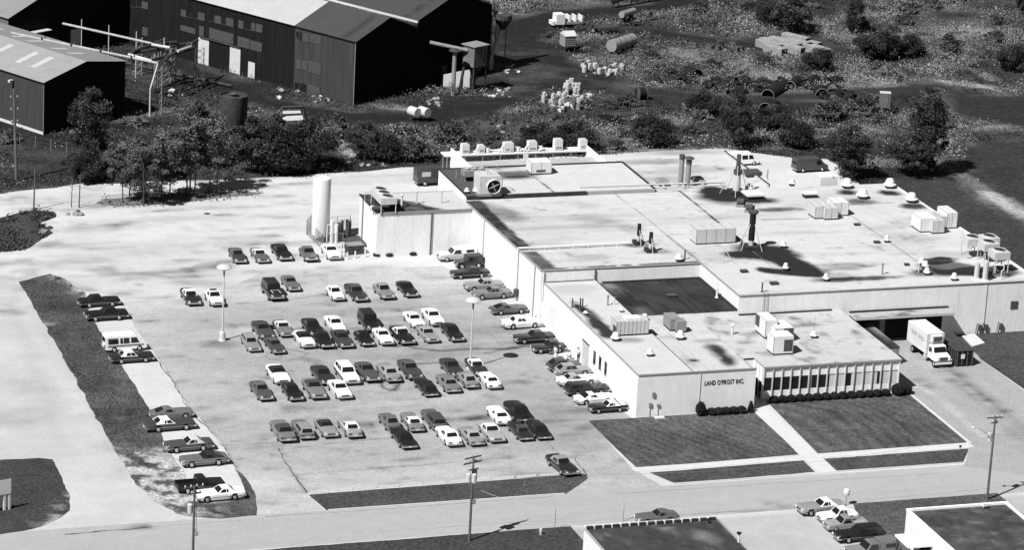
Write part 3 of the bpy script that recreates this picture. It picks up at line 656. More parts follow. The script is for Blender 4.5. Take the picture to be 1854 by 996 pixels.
# white pipe up the wall and over the roof
pw = MB(); q1 = PR(941,457); q2 = PR(1146,446.5)
zz = zr(45)+.35
pw.path([(-.62, 45.2, .9), (-.62, 45.2, zz), (q2.x, 45.2+(q2.y-q1.y)*.5, zz)], .15, 10)
for k in range(7):
    x = 1+k*(q2.x-1)/7; pw.box(x-.06, x+.06, 45.1, 45.3, zz-.4, zz)
pw.build('roof_pipe', M_white, plant)
MB().box(-.95, -.42, 44.4, 45.0, .7, 1.7).box(-.8,-.42,45.1,45.6,.5,1.4).build('valve_box', M_dgrey, plant)
q3 = PR(1050,346); q4 = PR(1312,337)
pw = MB(); pw.path([(q3.x, q3.y, 7.0), (q4.x, q4.y, 7.0)], .14, 8).path([(q3.x-1.5, q3.y-.5, 6.75), (q4.x, q4.y-.7, 6.75)], .09, 6)
for k in range(8):
    x = q3.x+.5+k*(q4.x-q3.x-1)/7; pw.box(x-.1, x+.1, q3.y-.8+(q4.y-q3.y)*k/7, q3.y+.2+(q4.y-q3.y)*k/7, 6.3, 6.9)
pw.build('roof_pipe', M_lgrey, plant)

# ------------------------------------------------------------------ cars
M_tyre = mat('tyre_rubber', .012, rough=.9, var=.1)
M_hub = mat('wheel_cover', .45, rough=.35, metal=.6, var=0)
M_chrome = mat('chrome', .55, rough=.25, metal=.8, var=0)
M_lamp = mat('headlamp_glass', .75, rough=.15, var=0)
M_tail = mat('tail_lamp', .06, rough=.2, var=0)
M_cglass = mat('car_glass', .012, rough=.07, var=0, spec=.5)
M_plate = mat('number_plate', .6, var=0)
PAINT = {}
def paint(v, vinyl=False):
    k = (round(v, 3), vinyl)
    if k not in PAINT: PAINT[k] = mat('vinyl_%s' % v if vinyl else 'car_paint_%s' % v, v, rough=.75 if vinyl else .28, var=.05, scale=1.5, spec=.25 if vinyl else .5)
    return PAINT[k]

SPEC = {  # L, W, hood z, deck z, roof z, (windshield base x, top x, rear top x, rear base x), wheels x, wagon-like?
 'sedan':   dict(L=5.45, W=1.96, hz=.90, dz=.92, rz=1.38, ws=(.62, .10, -1.02, -1.52), wh=(1.62, -1.48), doors=4),
 'coupe':   dict(L=5.30, W=1.95, hz=.90, dz=.92, rz=1.32, ws=(.45, -.12, -1.02, -1.62), wh=(1.60, -1.42), doors=2),
 'fastback':dict(L=4.95, W=1.86, hz=.86, dz=.86, rz=1.25, ws=(.35, -.25, -.95, -2.05), wh=(1.50, -1.35), doors=2),
 'wagon':   dict(L=5.55, W=1.98, hz=.90, dz=.95, rz=1.45, ws=(.62, .10, -2.30, -2.62), wh=(1.62, -1.48), doors=6),
 'compact': dict(L=4.25, W=1.66, hz=.84, dz=.86, rz=1.33, ws=(.45, -.02, -1.00, -1.48), wh=(1.28, -1.12), doors=2),
 'hatch':   dict(L=4.00, W=1.62, hz=.84, dz=.86, rz=1.36, ws=(.50, .02, -1.25, -1.85), wh=(1.22, -1.15), doors=4),
 'utility': dict(L=5.20, W=2.02, hz=1.08, dz=1.12, rz=1.82, ws=(.75, .45, -2.30, -2.45), wh=(1.55, -1.45), doors=4),
}
def body_mesh(S):
    L, W = S['L'], S['W']; h = L/2; hz, dz = S['hz'], S['dz']; wb, wt, rt, rb = S['ws']; wr = .36 if S['rz'] < 1.6 else .40
    xs = sorted(set([-h, -h+.06, -h+.28, -h+.6, rb-.15, rb, (wb+rb)/2, wb, wb+.3, h-.75, h-.3, h-.07, h]+[w+d for w in S['wh'] for d in (-wr-.06, -wr*.8, -wr*.4, 0, wr*.4, wr*.8, wr+.06)]))
    xs = [x for x in xs if -h <= x <= h]
    rings = []
    for x in xs:
        t = abs(x)/h
        w = W/2*(1-.10*max(0, (t-.62)/.38)**2-.03*(t > .97))
        if x > wb: z = hz-.05*((x-wb)/(h-wb))**2-(.10 if x > h-.05 else 0)
        elif x < rb: z = dz-.03*((rb-x)/(h+rb+.01))**2-(.12 if x < -h+.04 else 0)
        else: z = hz+(dz-hz)*(wb-x)/(wb-rb)
        zl = .24+.10*max(0, (t-.8)/.2)
        if S['rz'] > 1.6: zl += .14
        for wx in S['wh']:
            d = abs(x-wx)
            if d < wr+.05: zl = max(zl, .33+math.sqrt(max(0, (wr+.06)**2-d*d)))
        zl = min(zl, z-.18)
        zm = (zl+z)/2 if zl > .5 else .55
        zm = max(zm, zl+.02)
        rings.append([(x, -w*.93, zl), (x, -w, zm), (x, -w*.985, z-.10), (x, -w*.90, z-.015), (x, -w*.45, z+.02), (x, 0, z+.03), (x, w*.45, z+.02), (x, w*.90, z-.015), (x, w*.985, z-.10), (x, w, zm), (x, w*.93, zl)])
    mb = MB(); n = 11; v = [p for r_ in rings for p in r_]; f = []
    for k in range(len(rings)-1):
        for i in range(n): f.append((k*n+i, k*n+(i+1) % n, (k+1)*n+(i+1) % n, (k+1)*n+i))
    f.append(tuple(range(n-1, -1, -1))[::-1][::-1]); f.append(tuple(range((len(rings)-1)*n, len(rings)*n)))
    mb.add(v, f)
    me = mb.mesh('car_body', True)
    bm = bmesh.new(); bm.from_mesh(me); bmesh.ops.recalc_face_normals(bm, faces=bm.faces); bm.to_mesh(me); bm.free()
    return me
def quad_out(mb, a, b, c, d, off):
    a, b, c, d = map(Vector, (a, b, c, d)); n = (b-a).cross(c-a).normalized()*off
    mb.add([a+n, b+n, c+n, d+n, a, b, c, d], [(0,1,2,3),(4,7,6,5),(0,4,5,1),(1,5,6,2),(2,6,7,3),(3,7,4,0)])
def lerp(a, b, t): return Vector(a)*(1-t)+Vector(b)*t
def inset(a, b, c, d, u0, u1, v0, v1):
    """sub quad of a(bottom start) b(bottom end) c(top end) d(top start)"""
    f = lambda u, v: lerp(lerp(a, b, u), lerp(d, c, u), v)
    return f(u0, v0), f(u1, v0), f(u1, v1), f(u0, v1)
def car_proto(kind):
    S = SPEC[kind]; L, W = S['L'], S['W']; h = L/2; wb, wt, rt, rb = S['ws']; rz = S['rz']
    zb, zr_ = S['hz']-.02, S['dz']-.02; wB, wT = W/2*.90, W/2*.70
    if rz > 1.6: wT = W/2*.80
    root = empty('parked_car', (0, 0, -50))
    def part(name, me_or_mb, m, parent=root, smooth=False):
        me = me_or_mb.mesh(name, smooth) if isinstance(me_or_mb, MB) else me_or_mb
        if not me.materials: me.materials.append(m)
        o = bpy.data.objects.new(name, me); COL.objects.link(o); o.parent = parent
        return o
    part('body', body_mesh(S), paint(.3))
    # greenhouse
    A = [(wb, -wB, zb), (wb, wB, zb), (rb, wB, zr_), (rb, -wB, zr_)]; T = [(wt, -wT, rz-.03), (wt, wT, rz-.03), (rt, wT, rz-.03), (rt, -wT, rz-.03)]
    T2 = [((wt-.12), -wT+.14, rz), ((wt-.12), wT-.14, rz), ((rt+.12), wT-.14, rz), ((rt+.12), -wT+.14, rz)]
    g = MB().add(A+T+T2, [(0,1,5,4),(1,2,6,5),(2,3,7,6),(3,0,4,7),(4,5,9,8),(5,6,10,9),(6,7,11,10),(7,4,8,11),(8,9,10,11)])
    me = g.mesh('car_roof'); bm = bmesh.new(); bm.from_mesh(me); bmesh.ops.recalc_face_normals(bm, faces=bm.faces); bm.to_mesh(me); bm.free()
    # open mesh has no bottom: make sure the top points up
    if sum(p.normal.z*p.area for p in me.polygons) < 0: me.flip_normals()
    part('roof', me, paint(.3))
    f = inset(A[0], A[1], T[1], T[0], .07, .93, .10, .93); mb = MB(); quad_out(mb, *f, .012); part('windscreen', mb, M_cglass)
    f = inset(A[2], A[3], T[3], T[2], .10, .90, .12, .90); mb = MB(); quad_out(mb, *f, .012); part('rear_window', mb, M_cglass)
    spans = {2: [(.06, .40), (.45, .66)], 4: [(.05, .36), (.40, .70)], 6: [(.04, .27), (.31, .54), (.59, .90)]}[S['doors']]
    if kind == 'coupe': spans = [(.07, .42), (.47, .60)]
    if kind == 'fastback': spans = [(.08, .40), (.44, .54)]
    if kind == 'wagon' or kind == 'utility': spans = [(.08, .28), (.32, .55), (.60, .92)]
    for side in (0, 1):
        # run front to rear on the +y or -y side
        a, b, c, d = (A[1], A[2], T[2], T[1]) if side else (A[3], A[0], T[0], T[3])
        for (u0, u1) in spans:
            if not side: u0, u1 = 1-u1, 1-u0
            mb = MB(); q = inset(a, b, c, d, u0, u1, .16, .88); quad_out(mb, *q, .012); part('side_window', mb, M_cglass)
    wr = .34 if rz < 1.6 else .40
    for wx in S['wh']:
        for s in (-1, 1):
            y0 = s*(W/2-.21); y1 = s*(W/2-.005)
            w = part('wheel', MB().tube((wx, y0, wr), (wx, y1, wr), wr, wr, 16), M_tyre)
            part('hub_cap', MB().tube((wx, y1, wr), (wx, y1+s*.02, wr), wr*.56, wr*.50, 12), M_hub, w)
    bw2 = W/2*.90; fz = .50 if rz < 1.6 else .62
    for s, nm in ((1, 'front_bumper'), (-1, 'rear_bumper')):
        x0, x1 = (h-.02, h+.10) if s > 0 else (-h-.10, -h+.02)
        part(nm, MB().box(x0, x1, -bw2, bw2, fz-.08, fz+.07).box(x0-.25 if s > 0 else x1-.05, x0+.05 if s > 0 else x1+.25, -bw2-.06, -bw2+.0, fz-.08, fz+.07).box(x0-.25 if s > 0 else x1-.05, x0+.05 if s > 0 else x1+.25, bw2, bw2+.06, fz-.08, fz+.07), M_chrome)
    gz = S['hz']-.26
    part('grille', MB().box(h-.02, h+.03, -W*.24, W*.24, gz-.05, gz+.10), M_dgrey)
    for s in (-1, 1):
        y0, y1 = sorted((s*W*.27, s*W*.42))
        part('headlight', MB().box(h-.05, h+.025, y0, y1, gz-.04, gz+.10), M_lamp)
        y0, y1 = sorted((s*W*.22, s*W*.44))
        part('tail_light', MB().box(-h-.02, -h+.06, y0, y1, S['dz']-.30, S['dz']-.15), M_tail)
    part('number_plate', MB().box(-h-.125, -h-.10, -.17, .17, fz-.05, fz+.09), M_plate)
    tr = MB()
    for s in (-1, 1): tr.box(-h+.4, h-.35, s*(W/2+.001)-.006, s*(W/2+.001)+.006, .545, .575) if rz < 1.6 else tr.box(-h+.4, h-.35, s*(W/2+.001)-.006, s*(W/2+.001)+.006, .7, .73)
    part('side_trim', tr, M_chrome)
    return root
PROTO = {k: car_proto(k) for k in SPEC}
def paint_tree(o, body, roof, rearwin=None):
    for ch in o.children:
        nm = ch.name.split('.')[0]
        if nm in ('body', 'roof', 'cap', 'bed', 'cab'):
            sl_ = ch.material_slots[0]; sl_.link = 'OBJECT'
            sl_.material = paint(body) if (nm in ('body', 'cab', 'bed') or roof is None) else paint(roof[0] if isinstance(roof, tuple) else roof, not (isinstance(roof, tuple)))
HD = {'S': -90, 'N': 90, 'E': 3, 'W': 183}
ROWG = {'a': 'cars in the car park', 'b': 'cars along the side road', 'c': 'cars nosed up to the plant wall', 'd': 'cars outside the neighbouring building'}
def car(kind, px, py, hd, body, roof, row, label, scale=1.0, cat='car', jitter=None):
    p = P(px, py, SPEC[kind]['rz']*.47)
    root = copy_tree(PROTO[kind]); root.name = 'parked_car'
    root.location = (p.x, p.y, .012 if row in 'ad' else .014)
    a = HD[hd] if isinstance(hd, str) else hd
    a += (random.random()-.5)*3 if jitter is None else jitter
    root.rotation_euler = (0, 0, R(a)); root.scale = (scale*random.uniform(.97, 1.03), scale*random.uniform(.96, 1.04), scale*random.uniform(1.02, 1.12))
    setp(root, label, cat, ROWG[row]); paint_tree(root, body, roof)
    return root
W_, L_, G_, D_, B_ = .70, .30, .14, .045, .014
CARS = [
 ('sedan',429.6,461.4,-92,D_,.10,'a','dark grey sedan facing straight out, leftmost of the farthest row left of the white tank',.93),
 ('coupe',470,461.1,'S',.10,.55,'a','grey coupe with white roof, second from left in the farthest row',.92),
 ('sedan',509.2,455.6,'S',B_,.02,'a','long black sedan in the middle of the farthest row',1.0),
 ('compact',558,460,'S',.11,None,'a','small mid grey car just left of the fenced tank',1.05),
 ('coupe',599.3,455.4,'S',W_,None,'a','white coupe parked right against the tank enclosure',.95),
 ('sedan',344.7,536.1,'S',.02,.60,'a','black sedan with white vinyl roof, alone at the left end of the second row',.98),
 ('compact',388,540,'S',W_,(.66),'a','small white car with dark sunroof beside the left lamp post',1.08),
 ('utility',493.6,525.3,'S',.02,None,'a','black utility wagon with light stripes on its bonnet',1.0),
 ('coupe',525.7,512.3,'S',.12,None,'a','grey coupe parked behind and right of the black utility wagon',.92),
 ('compact',606.6,531,'S',W_,None,'a','small white car left of the dark four door in the second row',1.0),
 ('sedan',644.2,529.2,'S',.035,.07,'a','large dark grey sedan between a small white car and a grey one',1.0),
 ('compact',694.6,527.2,'S',.19,(.24),'a','light grey coupe second from right in the second row',1.10),
 ('coupe',736.9,522.7,'S',.012,None,'a','black coupe at the right end of the second row',.95),
 ('wagon',453.9,619.3,'S',.22,(.24),'a','light grey station wagon nearest the left lamp post',.88),
 ('sedan',475.6,597.1,'S',.06,.05,'a','dark grey sedan tucked behind the light grey station wagon',.98),
 ('sedan',496.7,623.8,'S',.055,(.08),'a','dark grey compact sedan right of the light grey station wagon',.86),
 ('coupe',512.6,593.5,'S',.16,.55,'a','grey coupe with white roof and a black car shadowing its tail',.95),
 ('coupe',551,614.1,'S',W_,.02,'a','white coupe with black vinyl roof in the double row',.95),
 ('sedan',565.4,591.9,'S',.014,None,'a','black sedan with a wet patch behind it, back of the double row',1.0),
 ('compact',585.5,616.2,'S',.014,None,'a','small black coupe between a white coupe and a dark wagon',1.05),
 ('sedan',606.6,586.7,'S',.72,None,'a','white sedan directly behind the dark grey wagon',.95),
 ('sedan',618.9,612.8,'S',.05,(.035),'a','dark grey car with bright twin headlamps in front of the white sedan',.97),
 ('compact',658.9,612,'S',.012,None,'a','low black sports coupe left of a cream white compact',1.0),
 ('utility',668,581.5,'S',.014,None,'a','tall black utility wagon at the back of the double row',1.0),
 ('coupe',693.3,608.9,'S',.66,None,'a','cream white coupe in front of the tall black utility wagon',.95),
 ('coupe',728,607,'S',.012,(.5),'a','black coupe with light roof in the double row',1.0),
 ('sedan',749.4,577.5,'S',W_,None,'a','white sedan, left one of two white cars side by side at the back',.90),
 ('sedan',783.5,573.4,'S',.74,None,'a','white sedan, right one of two white cars side by side at the back',.97),
 ('sedan',774,603.8,'S',.24,(.28),'a','light grey sedan in front of the two white sedans',.90),
 ('sedan',818.7,600.8,'S',.013,None,'a','black sedan at the right end of the double row',.98),
 ('sedan',703,673.8,'N',.24,(.28),'a','light grey sedan tail towards the street, above the wet ring',1.0),
 ('sedan',741.9,668.7,'S',.05,(.08),'a','dark grey sedan whose nose meets a black wagon',1.02),
 ('wagon',770.9,699.4,'N',.013,None,'a','black station wagon with its tail to the street',.93),
 ('sedan',818,665.6,'S',.035,None,'a','dark sedan just left of the right hand lamp post',.98),
 ('sedan',811.2,692.9,'N',.17,None,'a','mid grey sedan tail out, left of the small light coupe',.98),
 ('compact',846,687.8,'N',.20,(.26),'a','small light grey coupe at the foot of the lamp post',1.05),
 ('sedan',862.4,662.9,'S',.03,.60,'a','dark sedan with white roof behind the lamp post',.93),
 ('coupe',886.6,688.1,'N',.72,None,'a','white coupe crossed by the lamp post shadow',.90),
 ('coupe',503.6,677.5,'S',.74,.02,'a','large white coupe with black vinyl roof, back left of the fourth row',1.03),
 ('sedan',473,707,'S',.07,(.10),'a','dark grey sedan at the front left corner of the fourth row',.95),
 ('sedan',528.9,708.3,'S',.013,None,'a','black sedan between a dark grey and a finned grey car',.90),
 ('sedan',584.5,678.3,'S',.03,None,'a','dark sedan behind the white one with the white wagon beside it',1.0),
 ('coupe',568.3,704.4,'S',.17,.05,'a','grey finned hardtop with dark roof in the fourth row',1.05),
 ('wagon',628.4,676.4,'S',.74,None,'a','big white station wagon with dark side panels',1.05),
 ('sedan',615,704.4,'S',.70,None,'a','white sedan in front of the big white station wagon',.95),
 ('fastback',664.7,674.1,'S',.07,None,'a','dark grey fastback right of the big white station wagon',1.08),
 ('sedan',511.9,780.1,'N',.16,.05,'a','grey sedan with black roof, leftmost car of the nearest row',1.02),
 ('wagon',547.9,776.2,'N',.15,(.22),'a','grey station wagon in the nearest row, tail to the street',.92),
 ('coupe',590.2,774.1,'S',.24,.03,'a','light grey coupe with black vinyl roof in the nearest row',.95),
 ('coupe',632.8,774.1,'N',.28,.65,'a','silver coupe with white vinyl roof in the nearest row',.98),
 ('compact',705,763.5,'N',.12,None,'a','grey compact behind the long black sedan in the nearest rows',1.05),
 ('sedan',730,792.6,'N',.013,None,'a','long black sedan sticking out nearest the street',1.0),
 ('coupe',746,763.5,'N',.18,.62,'a','grey coupe with white roof between a compact and a dark wagon',.95),
 ('wagon',785.6,758.4,'N',.10,(.05),'a','dark roofed grey station wagon behind the white sedan',1.0),
 ('sedan',812.2,789.1,'N',.74,None,'a','white sedan tail out in front of the dark station wagon',.95),
 ('sedan',852.8,788.1,'N',.24,(.30),'a','light grey sedan right of the white one, tail to the street',.95),
 ('sedan',889.4,781.3,'S',.32,(.55),'a','pale grey sedan with paler roof facing the street',.98),
 ('coupe',903,751.6,'N',.74,None,'a','white coupe next to the large black limousine like sedan',.95),
 ('sedan',937.5,744.8,'N',.012,None,'a','large black sedan at the back right of the nearest rows',1.08),
 ('sedan',941.2,778.9,'N',.025,(.05),'a','dark sedan in front of the large black one, left of two',.92),
 ('sedan',974.7,776.5,'N',.013,None,'a','black sedan at the right end of the nearest row',.93),
 ('sedan',1017.7,841.4,-82,.02,.22,'a','dark sedan with grey roof parked alone by the exit island',1.0),
 ('sedan',179,544.7,'E',.013,None,'b','black sedan, farthest of the cars along the side road',.98),
 ('sedan',192.2,569.3,'W',.011,None,'b','black sedan facing the side road with bright rear wheel arches',1.02),
 ('sedan',238,645.5,'E',.02,.65,'b','black sedan with white roof beside the white camper van',1.0),
 ('fastback',310.2,748.3,'E',.13,None,'b','grey fastback behind the white roofed coupe by the verge',1.02),
 ('coupe',306.6,768,'E',.045,.70,'b','long dark coupe with white vinyl roof by the grass verge',1.08),
 ('coupe',341.3,805.5,'W',.06,.45,'b','dark coupe with pale vinyl roof facing the grass verge',1.03),
 ('fastback',368.8,832.3,'W',.12,.02,'b','grey fastback with black roof facing the verge',1.1),
 ('coupe',397.4,894.5,'W',.72,None,'b','white coupe nearest the street beside the black pickup',1.02),
 ('sedan',850.3,493.3,'W',.012,None,'c','black coupe with chrome nose next to the open jeep',.95),
 ('sedan',874.9,515.4,'W',.22,(.27),'c','light grey coupe, upper of two grey cars by the wall pipe',.98),
 ('sedan',889.7,530.9,'W',.15,None,'c','mid grey coupe, lower of two grey cars by the wall pipe',.98),
 ('fastback',920.6,559.3,'E',.07,None,'c','dark grey sports fastback nosed to the plant wall',1.0),
 ('sedan',944.1,584,'E',W_,None,'c','white four door sedan below the sports fastback',.98),
 ('sedan',966.3,610,'W',.02,None,'c','black sedan between the white sedan and the motorcycles',.98),
 ('compact',993,628.6,'W',.03,None,'c','dark compact with a motorcycle parked in front of it',1.05),
 ('hatch',1021.1,661.3,'E',.05,None,'c','dark grey hatchback nearest the side door',1.05),
 ('hatch',1036.6,670.8,'E',.26,None,'c','pale grey hatchback below the side door',1.1),
 ('coupe',1044.3,687.3,'E',.70,(.30),'c','white coupe with grey roof under the slit windows',.95),
 ('wagon',1061.9,703.5,'E',.025,None,'c','black station wagon with bright roof pillars',.98),
 ('coupe',1075.3,720.3,'E',.74,(.70),'c','white sports coupe with black rear glass near the corner',.95),
 ('coupe',1099.9,735.8,'W',.012,.70,'c','black coupe with white landau roof at the building corner',.92),
 ('fastback',1188.9,936.5,'W',.10,None,'d','sports coupe parked at the kerb behind the flat roof',.98),
 ('coupe',1486,919,'W',.24,.72,'d','silver coupe with white roof nearest the street',1.05),
 ('compact',1515.9,935.1,'W',.70,None,'d','white compact sedan next to the silver coupe',1.1),
 ('wagon',1555,967,'W',.013,None,'d','black station wagon beside the open pickup',1.05),
]
for c in CARS:
    o = car(*c)
    lb = c[7]
    if 'sunroof' in lb:
        o2 = MB().box(-1.0, -.35, -.42, .42, SPEC['compact']['rz'], SPEC['compact']['rz']+.012).build('sunroof', M_cglass, o)
    if 'stripes' in lb:
        MB().box(.95, 2.2, -.55, -.45, 1.11, 1.122).box(.95, 2.2, .45, .55, 1.11, 1.122).box(.95, 1.05, -.45, .45, 1.11, 1.122).build('bonnet_stripe', M_lgrey, o)
    if 'side panels' in lb:
        for s in (-1, 1): MB().box(-2.4, 2.2, s*1.0-.01, s*1.0+.01, .45, .74).build('side_panel', M_dgrey, o)
    if 'black rear glass' in lb:
        MB().add([(-1.0,-.66,1.325),(-1.0,.66,1.325),(-1.66,.82,.95),(-1.66,-.82,.95)], [(0,1,2,3)]).build('rear_glass', M_cglass, o)
    if 'landau' in lb: MB().box(-2.4, -1.7, -.8, .8, .945, .955).build('deck_panel', paint(.7), o)
for k in PROTO:
    def _rm(o):
        for ch in list(o.children): _rm(ch)
        bpy.data.objects.remove(o)
    _rm(PROTO[k])

# ---- vans, pickups, jeep, trucks
def vehicle_root(name, px, py, zc, hd, label, cat, group, scale=1.0):
    p = P(px, py, zc); r_ = empty(name, (p.x, p.y, .013), R(HD[hd] if isinstance(hd, str) else hd), label, cat, group)
    r_.scale = (scale,)*3
    return r_
def wheels(root, xs, W, r=.36, m=None):
    for wx in xs:
        for s in (-1, 1):
            y0 = s*(W/2-.24); y1 = s*(W/2+.005)
            w = MB().tube((wx, y0, r), (wx, y1, r), r, r, 16).build('wheel', M_tyre, root)
            MB().tube((wx, y1, r), (wx, y1+s*.02, r), r*.55, r*.5, 12).build('hub_cap', M_hub, w)
def profile_body(name, prof, W, m, root, top_in=.10):
    """side outline (x,z) extruded over the width, with the upper points drawn in"""
    n = len(prof); zs = [p[1] for p in prof]; zmax = max(zs)
    def hw(z): return W/2-(max(0, z-1.0)/(zmax-1.0+1e-6))*top_in*(W/2) if zmax > 1.05 else W/2
    vs = [(x, -hw(z), z) for x, z in prof]+[(x, hw(z), z) for x, z in prof]
    f = [tuple(range(n)), tuple(range(2*n-1, n-1, -1))]+[(i, i+n, (i+1) % n+n, (i+1) % n) for i in range(n)]
    mb = MB().add(vs, f); me = mb.mesh(name); bm = bmesh.new(); bm.from_mesh(me); bmesh.ops.recalc_face_normals(bm, faces=bm.faces)
    bmesh.ops.bevel(bm, geom=[e for e in bm.edges], offset=.04, segments=2, affect='EDGES', clamp_overlap=True)
    bm.to_mesh(me); bm.free(); me.materials.append(m)
    o = bpy.data.objects.new(name, me); COL.objects.link(o); o.parent = root; return o
def bumpers(root, h, W, z=.5):
    MB().box(h-.02, h+.12, -W*.47, W*.47, z-.08, z+.08).build('front_bumper', M_chrome, root)
    MB().box(-h-.12, -h+.02, -W*.47, W*.47, z-.08, z+.08).build('rear_bumper', M_chrome, root)
def lamps(root, h, W, z=.8):
    for s in (-1, 1):
        y0, y1 = sorted((s*W*.30, s*W*.42))
        MB().box(h-.03, h+.03, y0, y1, z-.09, z+.09).build('headlight', M_lamp, root)
        MB().box(-h-.03, -h+.03, y0, y1, z-.1, z+.12).build('tail_light', M_tail, root)
    MB().box(h-.03, h+.02, -W*.26, W*.26, z-.10, z+.10).build('grille', M_dgrey, root)
def van(px, py, hd, v, label, camper=False, scale=1.0, group=None, servicehatch=False):
    r_ = vehicle_root('van', px, py, 1.0, hd, label, 'van', group, scale); h = 2.5; W = 1.98
    profile_body('body', [(-h,.35),(-2.0,.32),(2.3,.32),(h,.5),(h,.95),(1.95,1.12),(1.35,1.92),(1.1,2.02),(-2.3,2.02),(-h,1.9)], W, paint(v), r_, .14)
    MB().add([(1.92,-.80,1.18),(1.92,.80,1.18),(1.42,.70,1.86),(1.42,-.70,1.86)], [(0,1,2,3)]).build('windscreen', M_cglass, r_).location = (.03, 0, .015)
    for s in (-1, 1):
        yy = lambda z: s*(W/2-(z-1.0)/(1.02)*.14*W/2+.012)
        for x0, x1 in ([(.55,1.45),(-.35,.35),(-.75,-.45),(-2.2,-1.0)] if camper else [(.65,1.45),(-.55,.45)]):
            if not camper and x0 < 0 and v < .3: continue
            za, zb_ = (1.12, 1.75); a = [(x0,yy(za),za),(x1+.12*(x0 > .4),yy(za),za),(x1-.22*(x0 > .4),yy(zb_),zb_),(x0,yy(zb_),zb_)]
            MB().add(a, [(0,1,2,3) if s < 0 else (3,2,1,0)]).build('side_window', M_cglass, r_)
    MB().add([(-h-.045,-.7,1.15),(-h-.045,.7,1.15),(-h+.0,.65,1.75),(-h+.0,-.65,1.75)], [(3,2,1,0)]).build('rear_window', M_cglass, r_)
    if camper:
        for s in (-1, 1): MB().box(-2.2, 2.1, s*(W/2+.006)-.006, s*(W/2+.006)+.006, .78, .90).build('side_stripe', M_dgrey, r_)
        MB().tube((-h-.05,-.45,.95),(-h-.22,-.45,.95),.34,.34,16).build('spare_wheel_cover', M_white, r_)
        MB().box(-1.9, .6, -.5, .5, 2.02, 2.09).build('roof_vent', M_white, r_)
    wheels(r_, (1.6, -1.45), W); bumpers(r_, h, W); lamps(r_, h, W, .78)
    return r_
van(225.3, 619.3, 'E', .70, 'white camper van with dark stripe and spare wheel on its tail', True, 1.05, 'cars along the side road')
van(1345, 286, 'E', .72, 'white passenger van parked behind the plant roof', False, .95)
v_ = van(1466, 297.5, 'E', .055, 'dark panel truck parked behind the plant beside a white box', False, 1.05)
def pickup(px, py, hd, v, v2, label, cap=False, scale=1.0, group=None):
    r_ = vehicle_root('pickup_truck', px, py, .8, hd, label, 'pickup truck', group, scale); h = 2.7; W = 1.98
    profile_body('body', [(-h,.42),(1.9,.38),(h,.45),(h,.98),(1.05,1.08),(-.55,1.08),(-.56,.62),(-2.6,.62),(-2.62,1.05),(-h,1.05)], W, paint(v), r_, .02)
    for s in (-1, 1): MB().box(-2.62, -.56, s*W/2-.09 if s > 0 else -W/2, s*W/2 if s > 0 else -W/2+.09, .60, 1.06).build('bed_side', paint(v), r_)
    profile_body('cab', [(-.55,1.05),(1.0,1.05),(.50,1.66),(.3,1.72),(-.35,1.72),(-.5,1.64)], W*.95, paint(v2), r_, .2)
    MB().add([(1.0,-.80,1.10),(1.0,.80,1.10),(.53,.68,1.62),(.53,-.68,1.62)], [(0,1,2,3)]).build('windscreen', M_cglass, r_).location = (.03, 0, .02)
    for s in (-1, 1):
        MB().add([(-.35,s*.955,1.12),(.80,s*.955,1.12),(.42,s*.80,1.60),(-.32,s*.80,1.60)], [(0,1,2,3) if s < 0 else (3,2,1,0)]).build('side_window', M_cglass, r_)
    if cap:
        profile_body('camper_shell', [(-2.68,1.06),(-.57,1.06),(-.57,1.78),(-2.6,1.78)], W*.97, paint(v2), r_, .15)
        for s in (-1, 1): MB().add([(-2.2,s*.965,1.22),(-1.1,s*.965,1.22),(-1.1,s*.90,1.58),(-2.2,s*.90,1.58)], [(0,1,2,3) if s < 0 else (3,2,1,0)]).build('shell_window', M_cglass, r_)
    MB().box(-.5, 1.9, -W/2-.008, W/2+.008, .62, .70).build('side_trim', M_chrome, r_)
    wheels(r_, (1.7, -1.6), W, .38); bumpers(r_, h, W, .52); lamps(r_, h, W, .80)
    return r_
pickup(826.7, 459.9, 'W', .50, .72, 'two tone pickup with white camper shell by the plant wall', True, 1.0, 'cars nosed up to the plant wall')
pickup(361.7, 875.9, 'E', .013, .013, 'black pickup beside the white coupe, behind the utility pole', False, 1.0, 'cars along the side road')
pickup(1531, 946, 'W', .28, .22, 'grey open bed pickup between a white compact and a black wagon', False, .90, 'cars outside the neighbouring building')
# crew utility at the bottom edge
r_ = pickup(1578, 996, 'W', .20, .14, 'grey four door utility with roof, nearest car at the bottom edge', True, 1.08, 'cars outside the neighbouring building')
# jeep
jr = vehicle_root('jeep', 849.2, 473.9, .8, 'W', 'dark soft top jeep with spare wheel between pickup and black coupe', 'jeep', 'cars nosed up to the plant wall', 1.0)
profile_body('body', [(-1.9,.5),(1.2,.5),(1.9,.55),(1.9,1.02),(.6,1.10),(-1.9,1.05)], 1.6, paint(.03), jr, 0)
profile_body('soft_top', [(-1.85,1.05),(.55,1.08),(.40,1.75),(-1.75,1.78)], 1.5, paint(.05, True), jr, .08)
MB().add([(.60,-.66,1.14),(.60,.66,1.14),(.44,.62,1.68),(.44,-.62,1.68)], [(0,1,2,3)]).build('windscreen', M_cglass, jr).location = (.02, 0, .01)
for s in (-1, 1):
    MB().box(-.9, .3, s*.76-.01, s*.76+.01, 1.15, 1.6).build('side_window', M_cglass, jr)
    MB().box(1.0, 1.9, s*.62-.2 if s < 0 else .58, -.58 if s < 0 else s*.62+.2, .80, .86).build('fender', paint(.02), jr)
MB().tube((-1.95, .2, 1.0), (-2.15, .2, 1.0), .36, .36, 16).build('spare_wheel', M_tyre, jr)
wheels(jr, (1.25, -1.15), 1.62, .40); lamps(jr, 1.9, 1.6, .82); bumpers(jr, 1.95, 1.5, .55)

